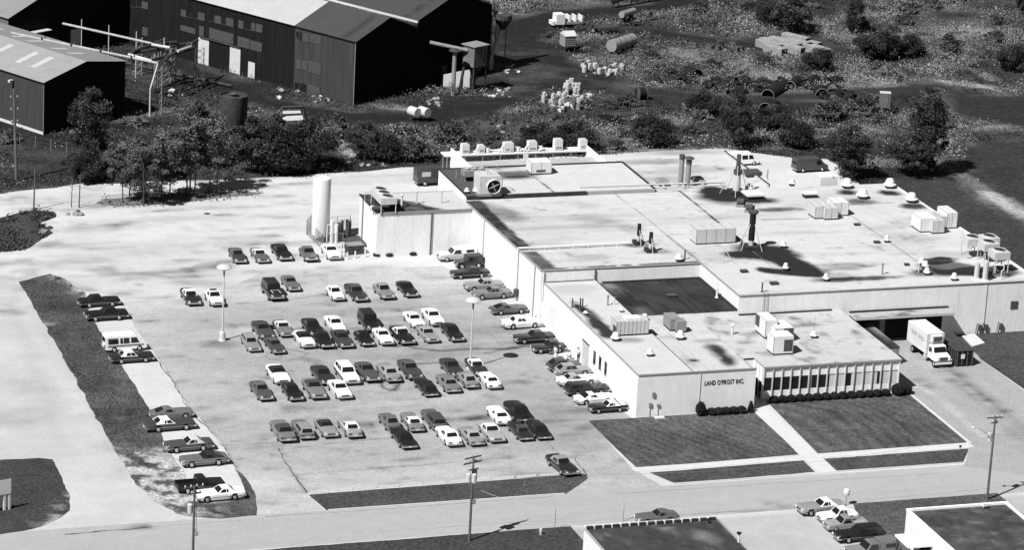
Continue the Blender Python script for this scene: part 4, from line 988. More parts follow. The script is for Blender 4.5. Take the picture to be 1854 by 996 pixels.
# box truck at the dock
TX, TY = 45.15, 12.3
tk = empty('box_truck', (TX, TY, .018), R(-90+1.5), 'white refrigerated box truck backed up to the loading dock', 'truck')
MB().box(-6.3, -.75, -1.2, 1.2, 1.1, 3.75).build('cargo_box', M_white, tk)
MB().box(-6.33, -6.28, -1.22, 1.22, 1.1, 3.77).box(-.76, -.72, -1.22, 1.22, 1.1, 3.77).build('box_trim', M_lgrey, tk)
MB().box(-.72, -.15, -.75, .75, 2.75, 3.65).build('refrigeration_unit', M_white, tk)
MB().box(-.15, -.12, -.6, .6, 2.85, 3.50).build('unit_grille', M_dgrey, tk)
MB().box(-6.2, 1.7, -.45, .45, .62, 1.08).build('chassis', M_black, tk)
profile_body('cab', [(-.65,.8),(1.75,.8),(1.85,.95),(1.85,1.45),(1.2,1.65),(.75,1.72),(.45,2.45),(.3,2.52),(-.55,2.52),(-.65,2.4)], 2.1, paint(.72), tk, .12)
MB().add([(.80,-.88,1.76),(.80,.88,1.76),(.50,.80,2.38),(.50,-.80,2.38)], [(0,1,2,3)]).build('windscreen', M_cglass, tk).location = (.04, 0, .02)
for s in (-1, 1):
    MB().add([(-.45,s*1.005,1.7),(.45,s*1.005,1.7),(.25,s*.94,2.3),(-.45,s*.94,2.3)], [(0,1,2,3) if s < 0 else (3,2,1,0)]).build('side_window', M_cglass, tk)
    MB().box(.95, 1.8, s*.85 if s > 0 else -1.22, 1.22 if s > 0 else -.85, .95, 1.15).build('fender', paint(.72), tk)
    MB().box(.45, .5, s*1.35-.09, s*1.35+.09, 1.85, 2.25).build('mirror', M_dgrey, tk)
    y0, y1 = sorted((s*.72, s*.92)); MB().box(1.80, 1.90, y0, y1, 1.02, 1.22).build('headlight', M_lamp, tk)
    MB().box(-1.4, -.8, s*1.0-.2, s*1.0+.2, .55, .95).build('fuel_tank', M_lgrey, tk)
MB().box(1.85, 1.92, -.55, .55, .98, 1.45).build('grille', M_dgrey, tk)
MB().box(1.9, 2.05, -1.15, 1.15, .55, .78).build('front_bumper', M_white, tk)
wheels(tk, (1.35, -4.6), 2.15, .48); wheels(tk, (-4.6,), 2.4, .47)
# faint oval emblem and lines of lettering on the visible side
em = MB()
def ring(cx, cz, rx, rz_, n=24, t=.05, gap=None):
    for i in range(n):
        a0, a1 = 2*math.pi*i/n, 2*math.pi*(i+1)/n
        if gap and gap[0] < i < gap[1]: continue
        for (u, v_) in ((1, 1),):
            p0 = (cx+rx*math.cos(a0), cz+rz_*math.sin(a0)); p1 = (cx+rx*math.cos(a1), cz+rz_*math.sin(a1))
            em.tube((p0[0], -1.21, p0[1]), (p1[0], -1.21, p1[1]), t/2, t/2, 4)
def poly(pts, t=.06):
    for a, b in zip(pts[:-1], pts[1:]): em.tube((a[0], -1.21, a[1]), (b[0], -1.21, b[1]), t/2, t/2, 4)
poly([(-5.5,2.75),(-4.9,3.05),(-3.7,3.02),(-3.9,2.45),(-5.0,2.42),(-5.5,2.75)]); poly([(-3.2,3.02),(-2.1,3.0),(-1.4,2.68),(-2.0,2.40),(-3.4,2.42),(-3.2,3.02)])
for k in range(4): em.box(-5.05+k*.33, -4.85+k*.33, -1.215, -1.20, 2.6, 2.88).box(-3.05+k*.33, -2.85+k*.33, -1.215, -1.20, 2.58, 2.86)
em.build('side_emblem', M_mgrey, tk)
em = MB()
for k in range(9): em.box(-4.6+k*.28, -4.42+k*.28, -1.212, -1.20, 1.95, 2.10)
for k in range(6): em.box(-3.9+k*.28, -3.72+k*.28, -1.212, -1.20, 1.62, 1.74)
em.build('side_lettering', M_lgrey, tk)
# dumpster (ribbed open container)
q = P(1746, 664)
dp = empty('roll_off_container', (48.2, 14.6, .018), R(90), 'long dark ribbed waste container beside the box truck', 'container')
MB().box(-4, 4, -1.15, 1.15, .15, 2.15).build('body', M_black, dp)
rb_ = MB()
for k in range(13):
    x = -3.9+k*.65; rb_.box(x-.07, x+.07, -1.24, -1.15, .15, 2.2).box(x-.07, x+.07, 1.15, 1.24, .15, 2.2)
for k in range(4): rb_.box(-4.1, -4.0, -1.1+k*.70-.05, -1.1+k*.70+.08, .15, 2.2)
rb_.box(-4.05, 4.05, -1.24, -1.12, 2.1, 2.24).box(-4.05, 4.05, 1.12, 1.24, 2.1, 2.24).box(-4.1, -3.98, -1.2, 1.2, 2.1, 2.24)
rb_.build('rib', M_dgrey, dp)
MB().box(-3.95, 3.95, -1.1, 1.1, 2.15, 2.2).build('tarpaulin', M_rust, dp)
MB().box(-4.13, -4.1, .02, .55, 1.1, 1.7).build('door_label', M_white, dp)
MB().prism(pg([(1741,610),(1764,607),(1783,624),(1760,630)]), .05, .22).build('concrete_pad', M_conc, label='ribbed concrete pad in the grass behind the container', cat='slab')
# dark van behind the cooling wing, its side door open
bq = P(789.4, 321, 1.0)
bv = empty('delivery_van', (bq.x, bq.y, .01), R(2), 'dark step van with open side door behind the plant roof', 'van')
profile_body('body', [(-3.2,.5),(3.2,.5),(3.2,1.3),(2.9,1.5),(2.7,2.6),(-3.1,2.6),(-3.2,2.4)], 2.2, paint(.05), bv, .05)
MB().box(-2.55, -1.2, -1.125, -1.095, 1.5, 2.2).build('side_sign', M_lgrey, bv)
MB().box(.2, 1.7, -1.125, -1.095, .6, 2.4).build('open_doorway', M_dark, bv)
MB().box(-3.24, -3.2, -.9, -.1, 1.5, 2.3).box(-3.24, -3.2, .1, .9, 1.5, 2.3).build('rear_window', M_cglass, bv)
wheels(bv, (2.1, -2.0), 2.2, .42); bumpers(bv, 3.2, 2.2, .55)

# ------------------------------------------------------------------ rooftop equipment (each a thing of its own)
def rz_(px, py, z=None):
    return PR(px, py) if z is None else P(px, py, z)
def mushroom(px, py, r, h, label, z=None, m=None, curb=True, group='white roof exhaust fans'):
    q = rz_(px, py, z); e = empty('roof_fan', q, 0, label, 'roof vent', group); m = m or M_white
    if curb: MB().cbox((0,0,0), (r*1.15, r*1.15, .3)).build('curb', M_tar, e)
    MB().lathe((0,0,.18), [(r*.5,0),(r*1.0,h*.22),(r*1.0,h*.30),(r*.74,h*.40),(r*.66,h*.68),(r*.45,h*.88),(0.02,h*.95)], 20).build('hood', m, e, smooth=True)
    return e
for px, py, lb in ((1533,340,'big white mushroom fan at the back edge, first of four'), (1561.5,359,'big white mushroom fan nearest the clustered air units'), (1610.5,340,'big white mushroom fan at the far right corner of the roof'), (1649.8,366,'big white mushroom fan near the right roof edge')):
    mushroom(px, py, .92, 1.35, lb)
for px, py, r, lb in ((1433.5,336,.55,'white roof fan just right of the long slanted beam'), (1418,449,.5,'white roof fan right of the black guyed stack'), (1422,490,.45,'small white roof fan in the soot patch'), (1495,509,.45,'white roof fan near the front parapet with dark wedge beside'),
                      (1605,439,.4,'tiny white roof fan beside a flat dark hatch'), (1727,508,.5,'white roof fan in front of the damp dark patch'), (1668,480,.5,'white ball vent at the left tip of the dark patch'), (1675,486,.5,'white vent just below the ball vent'), (1677.7,498,.5,'white vent nearest the parapet below the ball vent'),
                      (1357,345,.7,'white domed vent behind the raised white slab'), (1229,473,.6,'grey white domed vent near the inner parapet corner')):
    mushroom(px, py, r, .95, lb, group=None)
for px, py, z, r, h, lb in ((1114,617,5.42,.62,1.0,'white cone vent left of the grooved unit on the office wing'), (1176,645,5.42,.5,.85,'white cone vent alone on the office wing roof'), (1167,580,4.97,.5,.75,'white vent at the corner of the dark courtyard roof'), (1231,615,4.97,.62,1.1,'tall white cone vent below the twin box unit'),
                      (1125,565,5.42,.35,.35,'low cap vent by the tar strip'), (1060,570,5.42,.35,.35,'low cap vent near the short pipes'), (845,350,6.87,.4,.7,'left white bottle vent at the cooling tower'), (860.7,349.5,6.87,.4,.7,'right white bottle vent at the cooling tower'), (697,377,6.25,.6,.5,'white dome under the three fan condenser'), (1473,612,4.4,.5,.8,'white vent with an antenna on the office roof')):
    e = mushroom(px, py, r, h, lb, z, group=None)
    if 'antenna' in lb: MB().tube((0,0,h), (0,0,h+2.2), .02, .015, 5).build('antenna', M_dgrey, e)
def slab(px, py, sx, sy, h, m, label, z=None, name='roof_hatch', top=None, legs=0.0):
    q = rz_(px, py, z); e = empty(name, q, 0, label, 'roof hatch')
    if legs:
        MB().cbox((0,0,0), (sx*.86, sy*.86, legs)).build('curb', M_tar, e)
        MB().cbox((0,0,legs), (sx, sy, h)).build('lid', m, e)
    else:
        MB().cbox((0,0,0), (sx, sy, h)).build('curb', m, e)
        MB().cbox((0,0,h), (sx+.08, sy+.08, .06)).build('lid', top or m, e)
    return e
for px, py, sx, sy, h, lb in ((1347,493,.9,.7,.25,'flat dark hatch left of the soot patches'), (1401.5,515,1.0,.7,.25,'flat dark hatch close above the front parapet'), (1551.7,408,.8,.6,.2,'small dark hatch right of the clustered units'), (1641.7,480.5,.6,.5,.2,'tiny dark hatch left of the ball vent'), (1587.6,440,.8,.6,.2,'small dark hatch beside the tiny white fan')):
    slab(px, py, sx, sy, h, M_tar, lb, top=M_dgrey)
slab(1360.8, 318, 2.4, 2.0, .5, M_dgrey, 'textured grey hatch beside the slanted beam', legs=.25)
slab(1362.4, 357, 2.6, 2.6, .25, M_white, 'raised white slab with a dark gap below, near the lattice stack', legs=.45)
slab(1465.4, 357, 2.0, 1.4, .2, M_white, 'raised white slab in the middle of the back roof', legs=.55)
slab(1215, 538, 1.2, .9, .3, M_tar, 'dark hatch in the middle of the black courtyard roof', z=4.97, top=M_dgrey)
slab(1395, 616, .9, .8, .35, M_dgrey, 'small dark box beside the office air units', z=4.4)
for px, py, lb in ((1198,335,'grey mushroom hood left of the twin stacks'), (1263,332,'grey mushroom hood right of the twin stacks')):
    e = empty('roof_hood', rz_(px, py), 0, lb, 'roof vent', 'grey square hoods by the twin stacks')
    MB().cbox((0,0,0), (1.0,1.0,.55)).build('curb', M_dgrey, e)
    MB().add([(-.9,-.9,.5),(.9,-.9,.5),(.9,.9,.5),(-.9,.9,.5),(-.6,-.6,.95),(.6,-.6,.95),(.6,.6,.95),(-.6,.6,.95)], [(0,3,2,1),(4,5,6,7),(0,1,5,4),(1,2,6,5),(2,3,7,6),(3,0,4,7)]).build('hood', M_mgrey, e)
def stub(px, py, h, r, m, label, z=None, cap=False, capr=1.8):
    q = rz_(px, py, z); e = empty('vent_pipe', q, 0, label, 'vent pipe')
    MB().tube((0,0,0), (0,0,h), r, r, 10).build('pipe', m, e)
    if cap: MB().lathe((0,0,h), [(r*.6,0),(r*capr,.05),(r*capr,.18),(.02,.34)], 12).build('cap', m, e)
    else: MB().lathe((0,0,0), [(r*1.8,0),(r*1.7,.06),(r*1.05,.2)], 10).build('flashing', m, e)
    return e
for px, py, h, r, m, lb, z, c in ((1597,497,1.3,.10,M_mgrey,'thin capped pipe left on the front strip of roof',None,True), (1663,494,1.2,.09,M_lgrey,'thin capped pipe beside the ball vent',None,True), (1379.5,529,1.3,.10,M_dgrey,'thin dark pipe at the parapet near the ladder',None,False), (1239.5,470,1.3,.10,M_dgrey,'dark pipe above the domed vent by the inner corner',None,False),
                     (1388,325,1.6,.16,M_lgrey,'light pipe standing at the end of the slanted beam',None,False), (1036,557,1.2,.09,M_dgrey,'short dark pipe, left of three on the office wing',5.42,False), (1050,563,1.7,.10,M_dgrey,'tallest dark pipe of three on the office wing',5.42,False), (1054.5,556,1.1,.09,M_dgrey,'short dark pipe behind the tallest one on the office wing',5.42,False),
                     (1100,553,1.1,.10,M_mgrey,'short pipe near the tar strip on the office wing',5.42,True), (1112,552,1.0,.08,M_lgrey,'thin light pipe on the tar strip',5.42,False), (1297.6,539,1.3,.14,M_white,'white pipe by the wall on the black courtyard roof',4.97,False), (1325,606,1.1,.14,M_white,'white pipe on a dark base on the office roof',4.4,True),
                     (727,375,1.6,.15,M_white,'white pipe right of the three fan condenser',6.25,True), (754,369,1.6,.09,M_lgrey,'thin capped pipe in the middle of the cooler roof',6.25,True), (799,368,1.6,.09,M_lgrey,'thin capped pipe near the plant end of the cooler roof',6.25,True), (1767.6,505,2.2,.34,M_lgrey,'fat light pipe left of the cooling fans',None,False), (1783,508,2.6,.36,M_lgrey,'fat light pipe in front of the cooling fans',None,False), (895.5,350,.8,.2,M_white,'short white pipe at the foot of the cooling tower',6.87,False), (826,322,1.2,.06,M_mgrey,'thin mast left on the dark back roof',6.87,False)):
    stub(px, py, h, r, m, lb, z, c)
# twin tall stacks
for bx, by, ty, lb in ((1231.5,337,284,'taller left one of the twin rusty roof stacks'), (1244.5,338.5,292,'shorter capped right one of the twin roof stacks')):
    q = rz_(bx, by); hh = 4.6 if ty == 284 else 4.0
    e = empty('roof_stack', q, 0, lb, 'chimney', 'twin roof stacks')
    MB().tube((0,0,0), (0,0,hh), .38, .36, 14).build('flue', M_mgrey, e); MB().tube((0,0,hh-.6), (0,0,hh+.05), .41, .41, 14).build('rim', M_dgrey, e)
    if ty == 292: MB().lathe((0,0,hh+.15), [(.3,0),(.75,.05),(.6,.25),(.02,.4)], 14).build('cap', M_dgrey, e)
# guyed stacks
def guyed(px, py, h, r, m, label, flare=True, legs=4, z=None, lattice=False):
    q = rz_(px, py, z); e = empty('guyed_stack', q, 0, label, 'chimney')
    MB().cbox((0,0,0), (r*5, r*5, .5)).build('base', M_tar, e)
    if lattice:
        MB().tube((0,0,.4), (0,0,h*.55), r*1.3, r*1.1, 12).build('lower_flue', M_lgrey, e)
        MB().tube((0,0,h*.55), (0,0,h), r*.8, r*.7, 12).build('flue', M_dgrey, e); MB().tube((0,0,h*.5), (0,0,h*.6), r*1.35, r*1.5, 12).build('collar', M_dgrey, e)
    else:
        MB().tube((0,0,.4), (0,0,1.2), r*.9, r*.9, 12).build('lower_flue', M_lgrey, e)
        MB().tube((0,0,1.2), (0,0,h), r, r, 12).build('flue', M_black, e)
    if flare: MB().lathe((0,0,h-.1), [(r,0),(r*1.7,.35),(r*1.7,.55),(r*1.1,.55)], 14).build('cap', M_dgrey, e)
    for k in range(legs):
        a = k*2*math.pi/legs+.5
        MB().tube((math.cos(a)*h*.42, math.sin(a)*h*.42, 0), (math.cos(a)*r, math.sin(a)*r, h*.72), .045, .045, 5).build('guy_rod', M_lgrey, e)
    return e
guyed(1333, 350, 5.7, .42, M_dgrey, 'tall lattice braced stack in front of the white van', False, 5, lattice=True)
guyed(1359, 450, 4.8, .42, M_black, 'black flared guyed stack in the soot patch', True, 4)
guyed(1155.5, 442, 2.8, .26, M_mgrey, 'left short stack with side elbow at the end of the white pipe', False, 3)
guyed(1177, 456, 2.7, .26, M_mgrey, 'right short wired stack at the end of the white pipe', False, 3)
# small blowers
for px, py, lb in ((1340,374,'left small dark blower below the raised white slab'), (1356,384,'right small dark blower below the raised white slab')):
    e = empty('blower', rz_(px, py), R(-25), lb, 'blower', 'small dark blowers')
    MB().cbox((0,0,0), (1.2,1.0,.35)).build('base', M_mgrey, e); MB().tube((-.45,0,.75), (.45,0,.75), .45, .45, 12).build('fan_drum', M_dgrey, e); MB().cbox((.4,0,.4), (.7,.6,.55)).build('motor', M_black, e)
# rooftop air units
def hvac(px, py, sx, sy, h, label, z=None, m=None, rz=0.0, panels=4, grille=None, name='air_conditioner', top=None):
    q = rz_(px, py, z); e = empty(name, q, rz, label, 'air conditioner')
    MB().cbox((0,0,0), (sx*.96, sy*.94, .22)).build('curb', M_tar, e)
    MB().cbox((0,0,.22), (sx, sy, h)).build('casing', m or M_lgrey, e)
    s = MB()
    for k in range(panels+1):
        x = -sx/2+k*sx/panels; s.box(x-.03, x+.03, -sy/2-.02, -sy/2, .25, h+.2)
        s.box(x-.025, x+.025, -sy/2, sy/2, h+.22, h+.24)
    s.build('panel_seam', M_mgrey, e)
    if grille:
        side, a, b, c, d = grille
        g = MB()
        if side == 'f': g.box(a*sx/2, b*sx/2, -sy/2-.03, -sy/2-.005, .22+c*h, .22+d*h)
        if side == 'l': g.box(-sx/2-.03, -sx/2-.005, a*sy/2, b*sy/2, .22+c*h, .22+d*h)
        g.build('grille', M_dgrey, e)
    return e
hvac(1289, 437, 5.6, 2.6, 1.9, 'long grooved light grey unit left of the black guyed stack', panels=4)
e = hvac(1482, 392, 2.2, 2.6, 1.6, 'left box of the three white units mid roof', panels=2); e = hvac(1500, 395, 1.9, 1.9, 1.5, 'front box of the three white units mid roof', panels=2); e = hvac(1515, 387, 2.2, 2.6, 1.8, 'right box of the three white units mid roof', panels=2, m=M_white)
hvac(1672, 415, 2.4, 3.2, 1.8, 'leftmost of the four boxes near the right roof edge', panels=1, m=M_white); hvac(1693, 420, 1.7, 2.0, 1.7, 'front one of the four boxes near the right roof edge', panels=2); hvac(1702, 410, 1.4, 2.6, 1.6, 'third of the four boxes near the right roof edge', panels=1); hvac(1713, 408, 1.5, 3.4, 2.1, 'rightmost of the four boxes near the right roof edge', panels=2, m=M_white)
hvac(975, 312, 3.0, 2.4, 1.6, 'white unit with dark louvre on the back roof', z=6.87, m=M_white, grille=('f', -.5, .4, .12, .32), panels=2)
e = hvac(1139, 603, 4.2, 2.2, 1.7, 'grooved light unit with scoop on the office wing', z=5.42, grille=('l', -.9, .1, .05, .6), panels=8); MB().cbox((.2,-.1,1.92), (2.0,1.4,.22)).build('lid', M_white, e)
hvac(1216, 594, 1.4, 2.6, 1.4, 'grey louvred box left of a pair on the office roof', z=4.97, m=M_mgrey, panels=1); hvac(1230, 600, 1.2, 1.4, 1.3, 'small grey box right of a pair on the office roof', z=4.97, m=M_mgrey, panels=1)
hvac(1386, 606, 1.6, 3.4, 2.2, 'tall air unit with side louvre on the glazed office', z=4.4, grille=('l', .2, .95, .3, .95), panels=1, m=M_white)
hvac(1411, 612, 2.4, 3.0, 1.6, 'middle air unit with striped louvre on the glazed office', z=4.4, m=M_white, grille=('f', -.1, .95, .35, .95), panels=1)
hvac(1411, 638, 2.6, 2.2, 2.2, 'front air unit with dark opening on the glazed office', z=4.4, m=M_white, grille=('f', .05, .92, .12, .80), panels=1)
# box behind the roof
q = P(1497, 335, .3); hb = empty('equipment_box', (q.x, q.y, .02), 0, 'plain white box standing behind the plant roof edge', 'box')
MB().cbox((0,0,0), (2.6,2.6,2.8)).build('casing', M_white, hb); MB().box(.4, .8, -1.33, -1.30, 2.6, 2.9).build('name_plate', M_lgrey, hb); 
hb.location = (54.4, 71.8, 4.6); MB().cbox((0,0,-4.6), (3.6,3.0,4.62)).build('plinth', M_wall, hb)
# cooling tower with front fan, rails
q = P(881, 350, 6.87); ct = empty('cooling_tower', q, 0, 'square cooling tower with round fan facing the car park', 'cooling tower')
MB().cbox((0,0,.35), (3.0,2.8,2.5)).build('casing', M_lgrey, ct); MB().cbox((0,0,0), (3.4,3.0,.36)).build('base', M_mgrey, ct)
MB().tube((.45,-1.4,1.45), (.45,-1.85,1.45), .98, .98, 24, cap=False).build('fan_ring', M_white, ct)
MB().tube((.45,-1.62,1.45), (.45,-1.60,1.45), .96, .96, 24).build('fan_opening', M_dark, ct)
fb = MB()
for k in range(4):
    a = k*math.pi/2+.4; fb.tube((.45,-1.68,1.45), (.45+.85*math.cos(a),-1.68,1.45+.85*math.sin(a)), .12, .05, 4)
fb.build('fan_blade', M_mgrey, ct)
rl = MB()
for (x, y) in ((-.2,-.6),(1.4,-.6),(1.4,1.2),(-.2,1.2)): rl.tube((x,y,2.85), (x,y,3.75), .035, .035, 5)
rl.path([(-.2,-.6,3.75),(1.4,-.6,3.75),(1.4,1.2,3.75),(-.2,1.2,3.75),(-.2,-.6,3.75)], .035, 5).path([(1.9,-.9,0),(1.9,-.9,3.3),(1.9,.4,3.3),(1.4,.4,3.3)], .05, 5)
rl.build('railing', M_mgrey, ct)
# evaporator bank
def fanbank(px, py, sx, sy, hleg, h, n, label, z=None, along='x', fr=.42, m=None, rings=M_dark, rz=0.0, name='fan_condenser'):
    q = rz_(px, py, z); e = empty(name, q, rz, label, 'condenser')
    MB().cbox((0,0,hleg), (sx,sy,h)).build('casing', m or M_lgrey, e)
    for (x, y) in ((-1,-1),(1,-1),(1,1),(-1,1)): MB().tube((x*(sx/2-.12), y*(sy/2-.12), 0), (x*(sx/2-.12), y*(sy/2-.12), hleg), .07, .07, 6).build('leg', m or M_lgrey, e)
    for k in range(n):
        t = (k+.5)/n-.5; x, y = (t*sx, 0) if along == 'x' else (0, t*sy)
        f = MB().tube((x,y,hleg+h), (x,y,hleg+h+.22), fr, fr*1.05, 18, cap=False).build('fan_ring', m or M_lgrey, e)
        MB().tube((x,y,hleg+h+.12), (x,y,hleg+h+.14), fr*.97, fr*.97, 18).build('fan', rings, f)
    return e
fanbank(857, 326, 3.2, 1.8, .8, .8, 3, 'low bank of three light fans on the dark back roof', z=6.87, m=M_mgrey, rings=M_lgrey)
fanbank(694, 377, 2.3, 5.2, 1.3, .9, 3, 'long condenser with three black fans on the cooler roof', z=6.25, along='y', fr=.66)
lp = empty('pipe_loop', P(668, 366, 6.25), 0, 'arched pipe loop beside the three fan condenser', 'pipe')
MB().path([(-.6,0,0),(-.6,0,1.5),(.3,0,1.5),(.3,0,0)], .05).build('pipe', M_lgrey, lp); MB().cbox((.9,-.6,0), (1.1,.9,.7)).build('valve_box', M_dgrey, lp)
lp = empty('valve_cluster', P(683, 385, 6.3), 0, 'dark valves and tanks at the cooler roof corner', 'valve')
MB().tube((-.6,.4,.5), (.6,.4,.5), .32, .32, 12).build('tank', M_dgrey, lp); MB().lathe((-.3,1.4,0), [(.35,0),(.4,.3),(.3,.55),(.02,.65)], 12).build('cap', M_lgrey, lp)
for px, py, lb, hl in ((1757,464,'cooling fan box on legs, left of four',1.7), (1788,460,'cooling fan box on legs, farthest of four',1.5), (1787,473,'cooling fan box on legs, middle of four',1.7), (1806,490,'cooling fan box on legs, nearest of four',1.8)):
    e = fanbank(px, py, 2.2, 2.2, hl, 1.0, 1, lb, along='x', fr=.72, name='cooling_unit'); 
    MB().path([(-.8,-1.0,0),(-.8,-1.0,hl*.8),(.8,.9,hl*.6)], .05).build('brace', M_lgrey, e)
e = empty('pipe_run', rz_(1812,506), 0, 'crooked pipes and tanks under the cooling fans', 'pipe'); MB().path([(0,0,0),(0,0,1.2),(.3,0,1.3),(.3,0,1.9),(-1.0,.5,1.9)], .07).build('pipe', M_white, e); MB().tube((-3.0,1.0,.6),(-1.0,1.2,.6), .42, .42, 12).build('tank', M_dgrey, e)
e = empty('a_frame_ladder', rz_(1309, 476), 0, 'thin A frame stand beside the long grooved unit', 'stand'); MB().path([(0,0,0),(0,0,2.2),(1.2,-.6,.1)], .05).build('frame', M_lgrey, e); MB().cbox((1.3,-.6,0),(.5,.5,.12)).build('foot', M_lgrey, e)
# condenser rack behind the plant
rk = empty('condenser_rack', (15, 94, 0), 0, 'long white steel rack on posts behind the plant', 'rack')
ZP = 6.0
MB().box(-11.2, 11.2, -1.0, 1.2, ZP-.18, ZP).build('deck', M_white, rk)
for k in range(9):
    for y in (-.9, 1.1): MB().tube((-10.8+k*2.7, y, 0), (-10.8+k*2.7, y, ZP-.18), .08, .08, 5).build('post', M_mgrey, rk)
br = MB()
for k in range(8): br.tube((-10.8+k*2.7, -.9, ZP-.3), (-8.1+k*2.7, -.9, ZP-1.6), .04, .04, 4)
br.tube((-10.8,-.9,ZP-1.7), (10.8,-.9,ZP-1.7), .05, .05, 4); br.build('brace', M_dgrey, rk)
def rack_x(px, py): return P(px, py, ZP).x
for px, w, h, lb in ((836,1.3,1.5,'white box unit first from the left on the rack'), (866,1.1,1.2,'small white double unit second on the rack'), (917,1.7,1.5,'white unit with struts third on the rack'), (962,1.5,1.6,'white unit among pipes fourth on the rack'), (1011,1.4,1.8,'white cube unit fifth on the rack'), (1058,1.3,1.6,'white cube unit at the right end of the rack')):
    x = rack_x(px, 272); e = empty('condenser_unit', (x, 94.1, ZP), 0, lb, 'condenser', 'white units on the rear rack')
    MB().cbox((0,0,.1), (w*.85,1.1,h*.82)).build('casing', M_white, e); MB().cbox((0,0,h*.82+.1), (w*.7,.9,.10)).build('lid', M_lgrey, e)
    MB().box(-w*.3, w*.3, -.58, -.555, .3, .55).build('louvre', M_mgrey, e)
    if px in (866, 917, 962): MB().path([(-w*.9,-.4,.05),(-w*.5,-.3,.9),(w*.5,-.3,.9),(w*1.1,-.4,.1)], .12).tube((w*.9,-.3,.1),(w*.9,-.3,.7),.25,.25,8).build('pipe', M_white, e)
e = empty('pipe_bundle', (rack_x(890, 274), 94, ZP), 0, 'white pipes lying between units along the rack', 'pipe')
pb = MB()
for k in range(22): 
    x = random.uniform(-4, 8); pb.tube((x, random.uniform(-.6,.6), .15), (x+random.uniform(.3,1.2), random.uniform(-.6,.6), random.uniform(.2,.6)), .13, .13, 6)
pb.build('pipe', M_white, e)
MB().box(-.35,.35,-.1,.1,0,1.2).build('pipe_cabinet', M_white, loc=(P(945,284,5.72).x, 90.2, 5.72), label='small white cabinet on the back parapet below the rack', cat='cabinet')

# ------------------------------------------------------------------ storage tank and its enclosure
tb = P(579.5, 436); tk_ = empty('storage_tank', (tb.x, tb.y, .01), 0, 'tall white cylindrical gas tank in the fenced yard', 'tank')
MB().lathe((0,0,.9), [(.5,-.1),(1.15,0),(1.24,.3),(1.24,8.0),(1.20,8.15),(1.0,8.2),(.98,8.12),(.02,8.2)], 32).build('shell', M_white, tk_, smooth=True)
for k in range(3):
    a = 2*math.pi*k/3+.6; MB().tube((math.cos(a)*1.0, math.sin(a)*1.0, 0), (math.cos(a)*1.0, math.sin(a)*1.0, 1.1), .10, .10, 6).build('leg', M_white, tk_)
MB().path([(.6,-1.3,.2),(.6,-1.3,2.6),(1.3,-.9,2.6),(1.3,-.9,.2)], .08).build('pipe', M_white, tk_)
MB().tube((1.35,-1.0,.0),(1.35,-1.0,3.2),.28,.28,12).tube((1.95,-1.2,.0),(1.95,-1.2,2.6),.22,.22,12).build('vaporiser', M_white, tk_)
dk_ = empty('vaporiser_rack', (tb.x+2.6, tb.y-.3, .01), 0, 'dark finned columns right of the white tank', 'vaporiser')
for k in range(4): MB().cbox((k*.55,(k % 2)*.5,0), (.32,.32,2.6+.2*(k % 3))).build('finned_column', M_dgrey, dk_)
MB().path([(0,-.3,2.9),(.8,-.3,3.1),(1.8,.2,2.9)], .06).build('pipe', M_mgrey, dk_)
def meshfence(pts, h, label, step=1.6):
    e = empty('wire_fence', (pts[0][0], pts[0][1], 0), 0, label, 'fence'); x0, y0 = pts[0]
    for (xa, ya), (xb, yb) in zip(pts[:-1], pts[1:]):
        L = math.hypot(xb-xa, yb-ya); n = max(1, int(L/step)); m1 = MB()
        for k in range(n+1):
            x = xa+(xb-xa)*k/n-x0; y = ya+(yb-ya)*k/n-y0; MB().tube((x,y,0), (x,y,h), .045, .045, 6).build('post', M_mgrey, e)
        for zz in (.05, h-.03): m1.tube((xa-x0,ya-y0,zz), (xb-x0,yb-y0,zz), .022, .022, 4)
        kk = int(L/.16)
        for k in range(kk):
            a = (xa+(xb-xa)*k/kk-x0, ya+(yb-ya)*k/kk-y0); t2 = min(1, (k+6)/kk); b = (xa+(xb-xa)*t2-x0, ya+(yb-ya)*t2-y0)
            m1.tube((a[0],a[1],.05), (b[0],b[1],h*min(1,(t2*kk-k)/6)), .008, .008, 3); m1.tube((a[0],a[1],h), (b[0],b[1],h*(1-min(1,(t2*kk-k)/6))), .008, .008, 3)
        m1.build('wire_mesh', M_mgrey, e)
    return e
f0 = P(555,425); f1 = P(583,452); f2 = P(640,448)
meshfence([(f0.x+2,f0.y+3.5),(f0.x,f0.y),(f1.x,f1.y),(f1.x+3.0,f1.y+.3)], 2.2, 'wire mesh fence around the white tank')
fa = (-17.2+.6, 71.2); meshfence([(tb.x+5.4,tb.y+4.2),(tb.x+1.5,tb.y+3.6),(f0.x+2,f0.y+3.5)], 2.2, 'wire mesh fence behind the white tank')
e = empty('plank_stack', (tb.x+5.0, tb.y-1.2, .02), R(-50), 'stack of dark boards inside the tank yard', 'boards')
MB().box(-2.6,2.6,-1.3,1.3,0,.12).build('board_base', M_tar, e)
for k in range(7): MB().box(-2.4,2.4,-1.2+k*.36,-.95+k*.36,.12,.45).build('board', M_dgrey, e)
q = P(641, 458); e = empty('waste_bin', (q.x, q.y, .01), R(4), 'dark square waste bin by the cooler corner', 'bin'); MB().cbox((0,0,0), (2.3,1.6,1.25)).build('body', M_rust, e); MB().cbox((0,0,1.25), (2.35,1.65,.08)).build('lid', M_mgrey, e); MB().box(-.2,.2,-.9,-.8,.8,.95).build('handle', M_dgrey, e)
